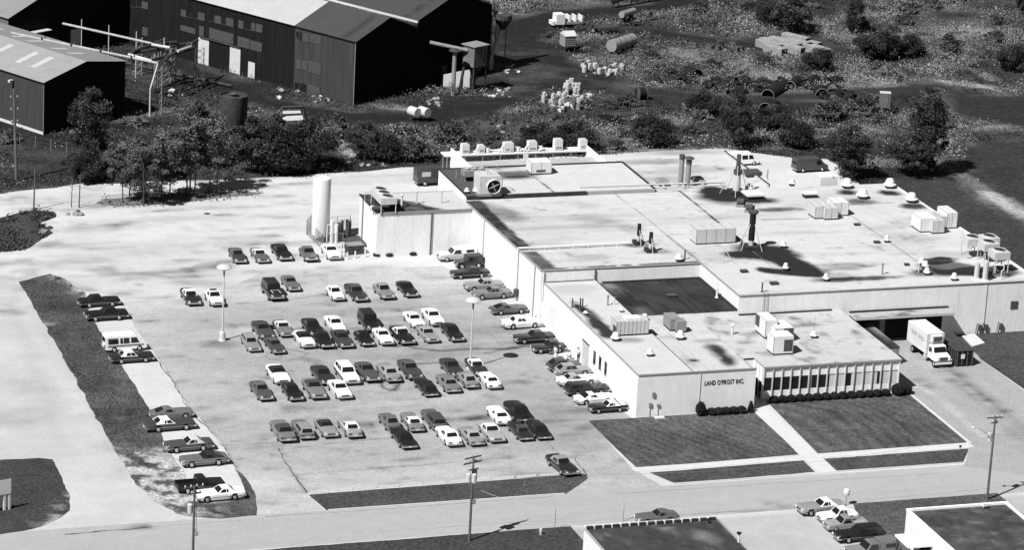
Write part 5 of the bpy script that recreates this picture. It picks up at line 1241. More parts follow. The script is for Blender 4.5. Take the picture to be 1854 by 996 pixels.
for px, py, lb in ((618,457,'white bollard next to the white coupe, farthest'), (623,464,'white bollard second from the white coupe'), (629,470,'short white bollard, third'), (643,468,'white bollard in front of the waste bin, left'), (661,466,'white bollard in front of the waste bin, right')):
    q = P(px, py); b_ = empty('bollard', (q.x, q.y, .0), 0, lb, 'bollard', 'white bollards by the waste bin'); MB().tube((0,0,0), (0,0,1.0), .11, .11, 10).build('post', M_white, b_); MB().lathe((0,0,1.0), [(.11,0),(.08,.05),(.02,.07)], 10).build('cap', M_white, b_)

# ------------------------------------------------------------------ lamps and poles
def car_lamp(px, py, h, label):
    q = P(px, py); e = empty('lamp_post', (q.x, q.y, .01), 0, label, 'lamp post', 'car park lamp posts')
    MB().lathe((0,0,0), [(.48,0),(.48,.1),(.40,.2),(.36,1.1),(.30,1.2)], 12).build('base', M_conc, e)
    MB().tube((0,0,1.1), (0,0,h-.3), .12, .075, 10).build('pole', M_lgrey, e); MB().tube((0,0,h-1.4), (0,0,h-.2), .10, .14, 10).build('collar', M_mgrey, e)
    MB().lathe((0,0,h-.3), [(.96,0),(.98,.06),(.80,.26),(.45,.42),(.02,.48)], 28).build('lamp_shade', M_lgrey, e, smooth=True)
    MB().lathe((0,0,h-.34), [(.02,-.10),(.5,-.06),(.9,.0),(.9,.03)], 24).build('diffuser', M_lgrey, e)
car_lamp(402.5, 617, 9.9, 'tall lamp post with mushroom shade at the left of the lot')
car_lamp(851, 667, 9.1, 'tall lamp post with mushroom shade among cars at the right')
def utility_pole(px, py, h, label, arms=(), trafo=0, lamp=False, lean=0.0, xy=None, gear=True, rz=0.0, r=.16):
    q = Vector((xy[0], xy[1], 0)) if xy else P(px, py)
    e = empty('utility_pole', (q.x, q.y, 0), rz, label, 'utility pole')
    MB().tube((0,0,0), (lean,0,h), r, r*.65, 10).build('pole', M_pole, e)
    for (z, L, dy) in arms:
        a = MB().box(-L/2+lean*z/h, L/2+lean*z/h, -.08+dy, .06+dy, z-.07, z+.07).build('crossarm', M_pole, e)
        for k in range(4 if L > 1.5 else 2):
            x = -L/2+.12+k*(L-.24)/(3 if L > 1.5 else 1)+lean*z/h
            MB().lathe((x,dy,z+.07), [(.05,0),(.09,.05),(.05,.12),(.10,.18),(.02,.24)], 8).build('insulator', M_lgrey, a)
    for k in range(trafo):
        a = k*2.1+2.4; x, y = .42*math.cos(a), .42*math.sin(a); z = h-3.1+.15*k
        MB().lathe((x,y,z), [(.2,0),(.27,.05),(.27,.95),(.2,1.02),(.05,1.05)], 14).build('transformer', M_lgrey, e)
    if lamp:
        MB().path([(lean*.7,0,h-3.0),(-.9,-.1,h-2.0),(-2.1,-.2,h-1.2),(-2.6,-.2,h-1.1)], .055, 6).build('lamp_arm', M_lgrey, e)
        MB().lathe((-2.75,-.2,h-1.28), [(.1,0),(.22,.08),(.2,.2),(.05,.28)], 12).build('lamp_head', M_lgrey, e)
    if gear:
        MB().path([(.2,0,h-2.2),(.32,0,h-4.5),(.25,.05,h-5.5)], .035, 4).box(.1,.5,-.15,.15,h-5.6,h-5.0).build('cable_box', M_lgrey, e)
    return e
utility_pole(849.6, 980.7, 9.9, 'utility pole with transformers on the near grass shoulder', ((9.7,2.2,.12),(9.1,2.4,.12),(8.4,1.2,-.12)), 3, rz=R(20))
utility_pole(0, 0, 10.6, 'utility pole cut by the frame bottom beside the black pickup', ((10.4,2.2,.12),(9.7,1.6,.12)), 1, xy=(P(348,1052).x, P(348,1052).y), rz=R(10))
utility_pole(1787, 906, 10.2, 'utility pole with street lamp arm and one transformer at the right', ((10.0,2.0,.12),(9.4,.8,.1)), 1, lamp=True, gear=False)
utility_pole(30, 327, 13.6, 'tall leaning dark pole in front of the left shed', ((12.4,1.2,0),(10.6,1.2,0),(8.8,1.0,0)), 0, gear=False, lean=-.5, r=.26)
for px, py, ty, lb, r in ((61,380,305,'bare post on the grass patch by the curving road',.13), (129,375,322,'thin dead trunk left of the roadside trees',.08), (143,376,318,'dead pole right of the thin dead trunk',.11)):
    q = P(px, py); h = hgt(px, py, px, ty); e = empty('wooden_post', (q.x,q.y,0), 0, lb, 'post'); MB().tube((0,0,0), (.12,0,h), r, r*.6, 7).build('shaft', M_pole, e)
    if r < .1:
        b_ = MB()
        for k in range(6): b_.tube((.05,0,h*(.35+.1*k)), (.05+(-1)**k*(.8-.08*k),.2,h*(.5+.1*k)), .025, .01, 4)
        b_.build('twig', M_pole, e)
    else: MB().lathe((.12,0,h), [(r*.7,0),(r*.6,.05),(.01,.08)], 7).build('cap', M_pole, e)
# service cable from the middle pole down to the lower building, and a span across the street
def cable(a, b, sag, r, m, label, n=14):
    a = Vector(a); b = Vector(b); pts = [a.lerp(b, i/n)-Vector((0,0,sag*4*(i/n)*(1-i/n))) for i in range(n+1)]
    MB().path([tuple(p-a) for p in pts], r, 5).build('power_cable', m, loc=tuple(a), label=label, cat='cable')
pc = P(849.6, 980.7)
cable((pc.x+.3, pc.y, 6.2), (-17.8, -38.5, 4.6), 1.0, .022, M_lgrey, 'light service cable from the pole to the dark flat roof')
pr = P(1787, 906)
cable((pc.x+.3, pc.y, 8.3), (pr.x, pr.y, 8.4), 2.3, .014, M_mgrey, 'thin wire spanning between the two street poles')
cable((pr.x, pr.y, 8.0), (pr.x+45, pr.y, 8.0), 1.2, .014, M_dgrey, 'thin wire leaving the right pole out of the frame')

# ------------------------------------------------------------------ parking bumpers
_st = [(245,342),(370,330),(497,321),(622,311),(750,301),(875,293),(1000,282),(1122,272),(1245,265),(1365,256),(1490,247)]
for k, (zx, zy) in enumerate(_st):
    a = P(480+zx/2.99, 780+zy/2.99); b = P(480+(zx+(100 if k not in (7,) else 92))/2.99, 780+(zy-8)/2.99); c_ = (a+b)/2
    L = (b-a).length; mb = MB().add([(-L/2,-.16,0),(L/2,-.16,0),(L/2,.16,0),(-L/2,.16,0),(-L/2,-.09,.20),(L/2,-.09,.20),(L/2,.09,.20),(-L/2,.09,.20)], [(0,3,2,1),(4,5,6,7),(0,1,5,4),(1,2,6,5),(2,3,7,6),(3,0,4,7)])
    mb.build('parking_stop', M_lgrey, loc=(c_.x, c_.y, .02), rz=math.atan2(b.y-a.y, b.x-a.x), label='white concrete parking stop along the grass island', cat='kerb stop', group='parking stops along the grass island')
for p_, lb in ((P(1131,744), 'long white stop at the foot of the corner wall'),):
    MB().cbox((0,0,0),(.3,3.2,.22)).build('parking_stop', M_white, loc=(p_.x+.4,p_.y-.2,.02), label=lb, cat='kerb stop')
MB().box(0,1.2,0,.7,0,.12).build('splash_block', M_conc, loc=(2.2,-1.0,.05), label='concrete splash block under the wall meters', cat='slab')
MB().lathe((0,0,0), [(.45,0),(.45,.03),(.02,.03)], 16).build('manhole_cover', M_dgrey, loc=(P(375,387).x, P(375,387).y, .006), label='dark manhole cover in the gravel yard', cat='manhole')

# ------------------------------------------------------------------ neighbouring buildings at the bottom edge
M_groof = mat('gravel_tar_roof', 1.0, tone=True, var=.2, scale=1.2, var2=.25, scale2=8)
nb = empty('flat_building', (-21.0, -41.3, 0), 0, 'white building with dark flat roof and toothed coping, bottom centre', 'building')
MB().box(0, 15.3, -18, -.0, -.2, 3.85).build('wall', M_wall, nb)
def nroof_tone(X, Y):
    t = .045+.03*(fbm(X*1.6, Y*.5, 2.2, 4)-.5); 
    return np.clip(t+.16*blob(X, Y, (12.2, -4.5), 1.6, 2.6, .3, 1.3)+.12*blob(X, Y, (8.8, -1.5), 1.2, .6, 0, 1.2)+.05*np.clip(fbm(X, Y*.4, 1.2, 3)-.55, 0, 1)*4, .012, 1)
sheet('roof', [(0,-18),(15.3,-18),(15.3,0),(0,0)], 3.87, M_groof, res=.35, tone=nroof_tone, parent=nb)
cp = MB()
for k in range(15): cp.box(.15+k*1.0, .15+k*1.0+.80, -.32, -.02, 3.88, 4.16)
cp.build('parapet', M_tar, nb); cp = MB()
for k in range(15): cp.box(.0+k*1.0, .13+k*1.0, -.34, .02, 3.88, 4.24)
cp.box(0, 15.3, -.02, .08, 3.6, 4.18).build('coping', M_white, nb)
MB().box(-.06,.14,-18,0,3.86,3.98).build('coping', M_cop, nb)
MB().box(15.16,15.36,-18,0,3.86,3.98).build('coping', M_cop, nb)
q = P(1281,948,3.9); e = empty('vent_pipe', (q.x,q.y,3.87), 0, 'small dark vent near the back right of the toothed roof', 'vent pipe'); MB().tube((0,0,0),(0,0,.4),.16,.16,8).build('pipe', M_dgrey, e); MB().lathe((0,0,.4),[(.1,0),(.25,.05),(.02,.2)],8).build('cap', M_black, e)
q = P(1337,982,3.9); e = empty('roof_drain_post', (q.x,q.y,3.87), 0, 'white post with dark funnel top at the roof edge', 'vent pipe'); MB().tube((0,0,0),(0,0,.8),.12,.12,8).build('pipe', M_white, e); MB().lathe((0,0,.8),[(.05,0),(.28,.25),(.3,.3),(.02,.3)],10).build('funnel', M_black, e)
n2 = empty('flat_building', (15.9, -42.9, 0), 0, 'white building with textured dark roof and side canopy, bottom right', 'building')
MB().box(0, 12.1, -20, 0, -.2, 3.85).build('wall', M_wall, n2)
sheet('roof', [(.25,-20),(11.9,-20),(11.9,-.3),(.25,-.3)], 3.87, M_groof, res=.35, tone=lambda X, Y: np.clip(.055+.07*(fbm(X, Y, 1.6, 4)-.5)+.25*np.clip(fbm(X+9, Y, 1.0, 4)-.60, 0, 1), .015, 1), parent=n2)
MB().box(-.05,12.15,-.3,.05,3.86,4.12).box(-.05,.25,-20,-.3,3.86,4.10).box(11.85,12.15,-20,-.3,3.86,4.06).build('coping', M_wall2, n2)
q = P(1781,914,4); e = empty('roof_scupper_box', (q.x,q.y-.4,3.9), 0, 'small white box on the coping of the textured roof', 'vent'); MB().cbox((0,0,0),(.6,.5,.4)).build('box', M_white, e); MB().cbox((0,-.4,0),(.6,.25,.12)).build('outlet', M_dark, e)
MB().box(-2.9, 0.0, -7.2, -3.6, 2.55, 2.75).build('canopy', M_wall2, n2); MB().box(-.05,0.01,-6.6,-4.2,0,2.5).build('doorway', M_dark, n2)
for y in (-7.0,-3.8): MB().tube((-2.7,y,0),(-2.7,y,2.55),.07,.07,6).build('post', M_dgrey, n2)
# signs and small street things
def sign(px, py, h, w, hh, m, label, name='street_sign', rz=0.0, round_=False):
    q = P(px, py); e = empty(name, (q.x,q.y,0), rz, label, 'sign'); MB().tube((0,0,0),(0,0,h),.04,.04,6).build('post', M_mgrey, e)
    if round_: MB().lathe((0,0,h-.1), [(.05,0),(w*.4,.1),(w*.5,hh*.5),(w*.4,hh*.9),(.02,hh)], 14).build('globe', m, e)
    else: MB().box(-w/2,w/2,-.03,.0,h-hh,h).build('panel', m, e)
    return e
sign(1531,916,1.3,.75,.85,M_white,'white globe on a post at the kerb by the silver coupe','globe_lamp',round_=True)
sign(1128,945,2.0,.22,.35,M_white,'small white sign on a thin post at the kerb')
sign(1004,959,2.4,.08,.1,M_dgrey,'thin dark stake on the near shoulder left of the toothed roof')
sign(949,884,1.1,.05,.08,M_white,'thin stake in the grass island near the exit')
sign(1738,818,.8,.3,.3,M_black,'small dark marker on the lawn strip by the sidewalk')
q = P(979,969); hy = empty('fire_hydrant', (q.x,q.y,.04), 0, 'pale fire hydrant on the near shoulder', 'hydrant'); MB().lathe((0,0,0), [(.17,0),(.14,.08),(.14,.5),(.17,.55),(.12,.68),(.03,.75)], 12).build('barrel', M_lgrey, hy)
for s in (-1,1): MB().tube((s*.1,0,.4),(s*.24,0,.4),.06,.06,8).build('nozzle', M_lgrey, hy)
q = P(815,970)
q = P(10, 922); ls = empty('slatted_sign', (P(8,925).x, P(8,925).y, .03), R(15), 'white slatted sign standing in the corner grass', 'sign')
for x in (-2.2,-1.1,0,.55): MB().box(x-.13,x+.13,-.1,.1,0,3.1).build('post', M_white, ls)
MB().box(-2.6,.7,-.14,-.10,1.9,3.6).build('panel', M_white, ls)
# round bushes of the entrance beds are built with the plants below

# ------------------------------------------------------------------ people and motorcycles
M_skin = mat('skin', .34, var=0); M_cloth_l = mat('light_shirt', .72, var=.05, scale=4); M_cloth_d = mat('dark_trousers', .03, var=.1, scale=4); M_cloth_m = mat('grey_cloth', .3, var=.1, scale=4); M_hair = mat('dark_hair', .02, var=.2, scale=6)
def skinned(name, verts, edges, radii, m, parent, sub=1):
    me = bpy.data.meshes.new(name); me.from_pydata(verts, edges, []); me.update()
    o = bpy.data.objects.new(name, me); COL.objects.link(o)
    md = o.modifiers.new('skin', 'SKIN'); lay = me.skin_vertices[0].data
    for i, r_ in enumerate(radii): lay[i].radius = r_ if isinstance(r_, tuple) else (r_, r_)
    lay[0].use_root = True
    md2 = o.modifiers.new('sub', 'SUBSURF'); md2.levels = sub; md2.render_levels = sub
    dg = bpy.context.evaluated_depsgraph_get(); ev = o.evaluated_get(dg); nm = bpy.data.meshes.new_from_object(ev)
    bpy.data.objects.remove(o); nm.materials.clear(); nm.materials.append(m); nm.shade_smooth()
    o = bpy.data.objects.new(name, nm); COL.objects.link(o); o.parent = parent
    return o
def person(px, py, facing, label, shirt, trousers, pose='stand', zoff=0.0):
    q = P(px, py); root = empty('person', (q.x,q.y,.012+zoff), R(facing), label, 'person')
    # skeleton, x forward; index 0 pelvis
    if pose == 'stand': kn = .0; hipz = .95; tor = 0.0; hips = (0,0,.95)
    V = []; E = []; Rr = []
    def a(v, r_, p=None):
        V.append(v); Rr.append(r_)
        if p is not None: E.append((p, len(V)-1))
        return len(V)-1
    if pose == 'stand': H = Vector((0,0,.95)); lean = Vector((.04,0,0)); knees = [(.05,.10,.50),(.0,-.10,.50)]; feet = [(.03,.12,.07),(-.03,-.12,.07)]; hands = [(.22,.26,.95),(.30,-.20,1.12)]; elb = [(-.02,.30,1.12),(.02,-.29,1.13)]
    else: H = Vector((0,0,.45)); lean = Vector((.16,0,-.04)); knees = [(.40,.16,.50),(.40,-.16,.48)]; feet = [(.36,.16,.07),(.34,-.16,.07)]; hands = [(.42,.16,.60),(.46,-.12,.62)]; elb = [(.14,.30,.66),(.16,-.30,.66)]
    pel = a(tuple(H), (.13,.17)); sp = a(tuple(H+Vector((.0,0,.22))+lean*.4), (.11,.155), pel); ch = a(tuple(H+Vector((0,0,.42))+lean*.8), (.12,.18), sp)
    nk = a(tuple(H+Vector((0,0,.56))+lean), .06, ch); hb_ = a(tuple(H+Vector((.02,0,.66))+lean), .085, nk); hd_ = a(tuple(H+Vector((.025,0,.76))+lean), .098, hb_); a(tuple(H+Vector((.01,0,.83))+lean), .07, hd_)
    nose = a(tuple(H+Vector((.125,0,.72))+lean), .018, hd_)
    for s, el, ha in ((1, elb[0], hands[0]), (-1, elb[1], hands[1])):
        sh = a(tuple(H+Vector((0,s*.19,.47))+lean), .065, ch); e1 = a(el, .045, sh); w = a(ha, .032, e1)
        d = (Vector(ha)-Vector(el)).normalized(); pm = a(tuple(Vector(ha)+d*.07), .036, w)
        side = Vector((0,1,0)).cross(d).normalized() if abs(d.y) < .9 else Vector((1,0,0))
        for k in range(4):
            o_ = side*(k-1.5)*.022; a(tuple(Vector(ha)+d*(.15+.012*(k in (1,2)))+o_+Vector((0,-s*.01,-.01))), .010, pm)
        a(tuple(Vector(ha)+d*.08+side*.055), .011, w)
    for i, s in enumerate((1, -1)):
        hp = a(tuple(H+Vector((0,s*.09,-.04))), .10, pel); k1 = a(knees[i], .062, hp); an = a(feet[i], .042, k1); a((feet[i][0]+.17, feet[i][1], .045), .038, an)
    skinned('body', V, E, Rr, M_skin, root, 1)
    # shirt and trousers
    V = []; E = []; Rr = []
    pel = a(tuple(H+Vector((0,0,.06))), (.145,.185)); sp = a(tuple(H+Vector((.0,0,.22))+lean*.4), (.130,.175), pel); ch = a(tuple(H+Vector((0,0,.43))+lean*.8), (.135,.20), sp)
    for s, el in ((1, elb[0]), (-1, elb[1])):
        sh = a(tuple(H+Vector((0,s*.20,.47))+lean), .082, ch); m_ = Vector(V[sh]).lerp(Vector(el), .75); a(tuple(m_), .068, sh)
    skinned('shirt', V, E, Rr, shirt, root, 1)
    V = []; E = []; Rr = []
    pel = a(tuple(H+Vector((0,0,.05))), (.140,.18))
    for i, s in enumerate((1, -1)):
        hp = a(tuple(H+Vector((0,s*.09,-.05))), .115, pel); k1 = a(knees[i], .078, hp); a(tuple(Vector(knees[i]).lerp(Vector(feet[i]), .92)), .062, k1)
    skinned('trousers', V, E, Rr, trousers, root, 1)
    hp = H+Vector((-.005,0,.77))+lean
    MB().lathe((0,0,0), [(.098,-.06),(.112,.0),(.098,.07),(.05,.11),(.01,.12)], 12).build('hair', M_hair, root, smooth=True).location = hp
    for s in (-1,1): MB().lathe((0,0,0), [(.004,-.008),(.011,0),(.004,.008)], 6).build('eye', M_dark, root).location = H+Vector((.112,s*.035,.75))+lean
    for i in (0,1): MB().box(-.09,.20,-.05,.05,0,.09).build('shoe', M_black, root).location = (feet[i][0],feet[i][1],0)
person(1005, 650, 200, 'person in pale clothes standing behind the parked motorcycle', M_cloth_l, M_cloth_l)
person(1033, 652, 170, 'person in a white shirt sitting low near the side door', M_cloth_l, M_cloth_m, 'sit')
person(1046, 654, 190, 'person in pale shirt and black trousers at the side door', M_cloth_l, M_cloth_d)
def motorcycle(px, py, hd, label):
    q = P(px, py); e = empty('motorcycle', (q.x,q.y,.012), R(hd), label, 'motorcycle', 'motorcycles by the plant wall')
    def tor(cx, nm):
        mb = MB(); n = 20
        for k in range(n):
            a0, a1 = 2*math.pi*k/n, 2*math.pi*(k+1)/n; mb.tube((cx+.29*math.cos(a0),0,.33+.29*math.sin(a0)), (cx+.29*math.cos(a1),0,.33+.29*math.sin(a1)), .055, .055, 6, False)
        w = mb.build(nm, M_tyre, e); MB().tube((cx,-.05,.33),(cx,.05,.33),.08,.08,10).build('hub', M_chrome, w)
        sp = MB()
        for k in range(8): sp.tube((cx,0,.33),(cx+.27*math.cos(k*math.pi/4),0,.33+.27*math.sin(k*math.pi/4)),.008,.008,3)
        sp.build('spoke', M_chrome, w)
    tor(.75,'front_wheel'); tor(-.70,'rear_wheel')
    MB().path([(.55,0,.85),(-.1,0,.75),(-.65,0,.75),(-.70,0,.33),(0,0,.3),(.5,0,.8)], .03).build('frame', M_black, e)
    MB().tube((.75,-.08,.33),(.48,-.08,1.0),.025,.025,6).tube((.75,.08,.33),(.48,.08,1.0),.025,.025,6).build('fork', M_chrome, e)
    MB().box(-.2,.25,-.16,.16,.28,.62).tube((0,-.3,.45),(0,.3,.45),.09,.09,8).build('engine', M_lgrey, e)
    MB().lathe((0,0,0), [(.02,-.3),(.12,-.2),(.16,0),(.12,.2),(.03,.3)], 12).build('fuel_tank', paint(.03), e, smooth=True).matrix_local = Matrix.Translation((.2,0,.88))@Matrix.Rotation(R(90),4,'Y')
    MB().box(-.75,-.05,-.13,.13,.78,.90).build('seat', M_black, e)
    MB().path([(.46,-.38,1.12),(.50,-.15,1.04),(.50,.15,1.04),(.46,.38,1.12)], .018).build('handlebar', M_chrome, e)
    MB().tube((.58,0,.95),(.68,0,.95),.10,.11,10).build('headlight', M_lamp, e)
    MB().path([(.1,-.14,.35),(-.3,-.17,.3),(-.95,-.17,.34)], .045).build('exhaust', M_chrome, e)
    MB().path([(-.7,-.16,.72),(-1.05,-.1,.72)], .06).build('rear_fender', M_chrome, e)
motorcycle(1005, 641, 10, 'chromed motorcycle standing in front of the dark compact')
motorcycle(971, 619, 20, 'dark motorcycle between the two dark cars by the wall')
motorcycle(983, 580.5, 160, 'motorcycle beyond the nose of the white four door sedan')

# ------------------------------------------------------------------ plants
def leaf_mat(name, v):
    m = mat(name, v, rough=.8, tone=True, var=0, spec=.1); return m
M_leaf = leaf_mat('leaf', 1.0)
M_bark = mat('bark', .06, var=.3, scale=4)
def leaf_mesh(name, C, S, tone, upbias=.25, aspect=.6):
    """C centres (n,3), S sizes (n,), tone (n,) -> many small leaf faces"""
    n = len(C); d = rng.normal(size=(n, 3)); d[:, 2] += upbias; d /= np.linalg.norm(d, axis=1)[:, None]
    t = rng.normal(size=(n, 3)); a = np.cross(d, t); a /= np.linalg.norm(a, axis=1)[:, None]; b = np.cross(d, a)
    a *= S[:, None]*.5; b *= S[:, None]*.5*aspect
    V = np.stack([C-a, C-b*1.0, C+a, C+b*1.0], 1).reshape(-1, 3)
    me = bpy.data.meshes.new(name); me.vertices.add(4*n); me.vertices.foreach_set('co', V.astype(np.float32).ravel())
    me.loops.add(4*n); me.loops.foreach_set('vertex_index', np.arange(4*n, dtype=np.int32))
    me.polygons.add(n); me.polygons.foreach_set('loop_start', np.arange(0, 4*n, 4, dtype=np.int32))
    try: me.polygons.foreach_set('loop_total', np.full(n, 4, dtype=np.int32))
    except Exception: pass
    me.update(calc_edges=True)
    at = me.attributes.new('tone', 'FLOAT', 'POINT'); at.data.foreach_set('value', np.repeat(tone, 4).astype(np.float32))
    me.materials.append(M_leaf); return me
def crown_points(W, H, z0, ncl, nl, cr, seed, droop=0.0):
    r = np.random.default_rng(seed); pts = []
    cl = []
    while len(cl) < ncl:
        p = r.uniform(-1, 1, 3); q = np.linalg.norm(p)
        if q > 1 or q < .25+.3*r.random(): continue
        az = math.atan2(p[1], p[0]); bump = .78+.22*math.sin(2.3*az+seed)*math.cos(1.7*p[2]*3+seed)
        cl.append((p[0]*W/2*bump, p[1]*W/2*bump, z0+(p[2]+1)/2*H*(.92+.08*math.sin(3*az))))
    P_ = []; T = []
    for c in cl:
        rr = cr*r.uniform(.6, 1.25); k = int(nl*r.uniform(.6, 1.3)); d = r.normal(size=(k, 3)); d /= np.linalg.norm(d, axis=1)[:, None]
        d *= (r.random(k)**.45)[:, None]*rr; d[:, 2] *= .65; P_.append(np.array(c)+d); T.append(np.full(k, r.uniform(.45, 1.7)))
    return np.concatenate(P_), np.concatenate(T), cl
def tree_proto(W, H, z0, ncl, nl, cr, seed, v, leaf=.34, stems=1):
    P_, T, cl = crown_points(W, H, z0, ncl, nl, cr, seed)
    r = np.random.default_rng(seed+99); T = T*r.uniform(.6, 1.5, len(P_))*v
    root = empty('tree', (0,0,-60))
    mb = MB()
    for s in range(stems):
        a = s*2*math.pi/max(1, stems); bx, by = (.5*math.cos(a), .5*math.sin(a)) if stems > 1 else (0, 0)
        top = Vector((bx*1.8, by*1.8, z0+H*.55)); mid = Vector((bx*1.2, by*1.2, z0*.9+.2))
        mb.tube((bx,by,-.1), mid, .17 if stems == 1 else .11, .12 if stems == 1 else .08, 7); mb.tube(mid, top, .12 if stems == 1 else .08, .04, 6)
        for c in cl[s::max(1, stems*3)][:10]: mb.tube(mid.lerp(top, random.uniform(.0, .7)), Vector(c)*.92, .05, .015, 4)
    mb.build('trunk', M_bark, root)
    me = leaf_mesh('crown', P_, r.uniform(.6, 1.3, len(P_))*leaf, T)
    o = bpy.data.objects.new('crown', me); COL.objects.link(o); o.parent = root
    return root
TP = {'dense': (tree_proto(7.5, 10.5, .8, 95, 120, 1.15, 11, .036), 7.5, 11.3),
      'round': (tree_proto(7.5, 7.5, 1.6, 70, 110, 1.05, 12, .042), 7.5, 9.1),
      'airy':  (tree_proto(6.5, 8.0, 2.6, 55, 85, .85, 13, .075, stems=2), 6.5, 10.6),
      'airy2': (tree_proto(6.5, 9.0, 2.8, 60, 85, .80, 14, .070, stems=3), 6.5, 11.8),
      'low':   (tree_proto(8.0, 5.0, .2, 75, 120, 1.1, 15, .032, stems=3), 8.0, 5.2),
      'bush':  (tree_proto(4.0, 2.4, -.1, 34, 90, .7, 16, .060, leaf=.3, stems=3), 4.0, 2.3),
      'bush2': (tree_proto(3.6, 2.0, -.1, 28, 80, .65, 17, .11, leaf=.3, stems=3), 3.6, 1.9)}
def tree(kind, px, py, h, w, label, cat='tree', group=None, name='tree'):
    pr_, W, H = TP[kind]; q = P(px, py); o = copy_tree(pr_); o.name = name
    o.location = (q.x, q.y, 0); o.rotation_euler = (0, 0, random.uniform(0, 6.28)); s = w/W; o.scale = (s*random.uniform(.95, 1.05), s*random.uniform(.9, 1.1), h/H)
    setp(o, label, cat, group); return o
TR = [('dense',165,312,12.8,7.8,'big dark dense tree in front of the left shed, nearest its black end'), ('low',152,330,5.0,6.0,'lower dark tree at the foot of the big dense tree'),
 ('airy',228,366,9.5,6.5,'airy tree at the left end of the roadside clump'), ('airy2',262,372,10.0,6.5,'airy tree second from the left in the roadside clump'), ('airy',300,362,10.8,7.0,'airy tree in the middle of the roadside clump'),
 ('airy2',345,352,13.0,7.5,'tallest many stemmed tree of the roadside clump, below the rusty tank'), ('airy',386,350,12.0,7.0,'airy tree at the right end of the roadside clump'), ('round',360,300,10.0,8.0,'dark round tree behind the roadside clump, left of the rusty tank'),
 ('airy',240,345,6.5,5.0,'loose low tree behind the left roadside trees'), ('low',290,322,5.0,6.5,'loose low tree behind the middle of the roadside clump'),
 ('round',455,312,9.0,8.0,'dark tree right of the rusty tank by the lane'), ('low',500,312,7.8,10.0,'wide dark thicket tree along the lane, left half'), ('low',555,306,7.5,9.0,'wide dark thicket tree along the lane, right half'), ('round',500,285,6.8,7.0,'dark tree below the tipped hopper frame'),
 ('round',660,288,6.0,6.5,'loose dark tree right of the pale rubble patch'), ('low',695,290,4.6,6.5,'low tree beside the loose dark one'), ('bush',752,290,3.4,6.0,'pale round bush by the lane left of the delivery van'), ('bush',815,258,3.0,6.0,'dark bush behind the rack end'),
 ('low',975,272,4.2,7.0,'dark bushy tree behind the rack, left of two'), ('low',1040,272,4.6,7.5,'dark bushy tree behind the rack, right of two'), ('low',1180,262,5.0,8.5,'wide dark bushy tree between the rack and the white van'), ('round',1335,270,9.5,6.0,'dark tree with bare twigs behind the white van'),
 ('low',1440,265,4.6,7.0,'dark thicket behind the panel truck'), ('dense',1535,325,8.5,7.8,'dark conical tree at the back right of the roof'), ('dense',1672,318,14.0,7.2,'tallest dark tree on the right beside the mown grass'), ('round',1655,318,7.0,8.5,'dark tree skirt left of the tallest one on the right'),
 ('dense',1545,62,7.5,4.2,'narrow dark tree in the upper right field'), ('round',1430,58,8.0,8.5,'wide dark tree behind the pale slab stack'), ('low',1390,45,4.0,6.0,'small dark tree left of the wide one, top edge'), ('low',1590,105,5.0,9.0,'dark thicket in the upper right field'), ('low',1480,128,4.0,7.0,'dark thicket below the pale slab stack'),
 ('low',1832,128,4.6,6.5,'dark tree at the right edge, above the sand bank'), ('bush',1718,92,3.0,5.0,'dark bush left of the sand bank'), ('low',1640,100,4.0,7.0,'dark bush group above the pale weeds'), ('low',1850,22,5.0,4.0,'dark tree at the top right corner'), ('bush',1500,215,3.0,6.0,'dark bush above the conical tree'), ('low',1275,205,3.6,7.0,'dark bush below the culvert pieces'),
 ('bush',1560,205,3.0,6.0,'dark bush left of the upright cabinet'), ('low',1400,232,3.6,8.0,'dark bush band right of the twiggy tree')]
for k, px, py, h, w, lb in TR:
    tree(k, px, py, h, w, lb, 'bush' if k.startswith('bush') or 'bush' in lb else 'tree', None, 'bush' if ('bush' in lb) else 'tree')
# scattered shrubs of the waste ground
BLK = [T_yard, T_plain, T_mown, T_mown2]
def free(x, y, pad=0.5):
    for pl in BLK:
        if inpoly(np.array([x]), np.array([y]), pl)[0]: return False
    for pts, w, v in T_trk:
        if segdist(np.array([x]), np.array([y]), pts)[0] < w+pad: return False
    return True
def reg(x, y):
    px, py = proj((x, y, 0)); return px, py
cnt = 0
for i in range(900):
    px, py = random.uniform(-10, 1870), random.uniform(-8, 300)
    lim = 318 if px < 620 else 270
    if py > lim or (px < 640 and py < 215) or (px < 230 and py < 240) or (640 <= px < 900 and py < 228): continue
    q = P(px, py)
    if not free(q.x, q.y, 1.0) or inpoly(np.array([q.x]), np.array([q.y]), GP)[0] or (1380 < px < 1500 and 60 < py < 105): continue
    if px > 1590 and py > 235: continue
    k = random.choice(['bush', 'bush', 'bush2', 'bush2']); s = random.uniform(.5, 1.15)
    tree(k, px, py, 1.5*s*random.uniform(.7, 1.3), 4.2*s, 'pale leafy shrub among the weeds of the waste ground' if k == 'bush2' else 'dark leafy shrub among the weeds of the waste ground', 'shrub', 'pale shrubs of the waste ground' if k == 'bush2' else 'dark shrubs of the waste ground', 'shrub')
    cnt += 1
    if cnt > 115: break
for k in TP:
    o = TP[k][0]
    for ch in list(o.children): bpy.data.objects.remove(ch)
    bpy.data.objects.remove(o)
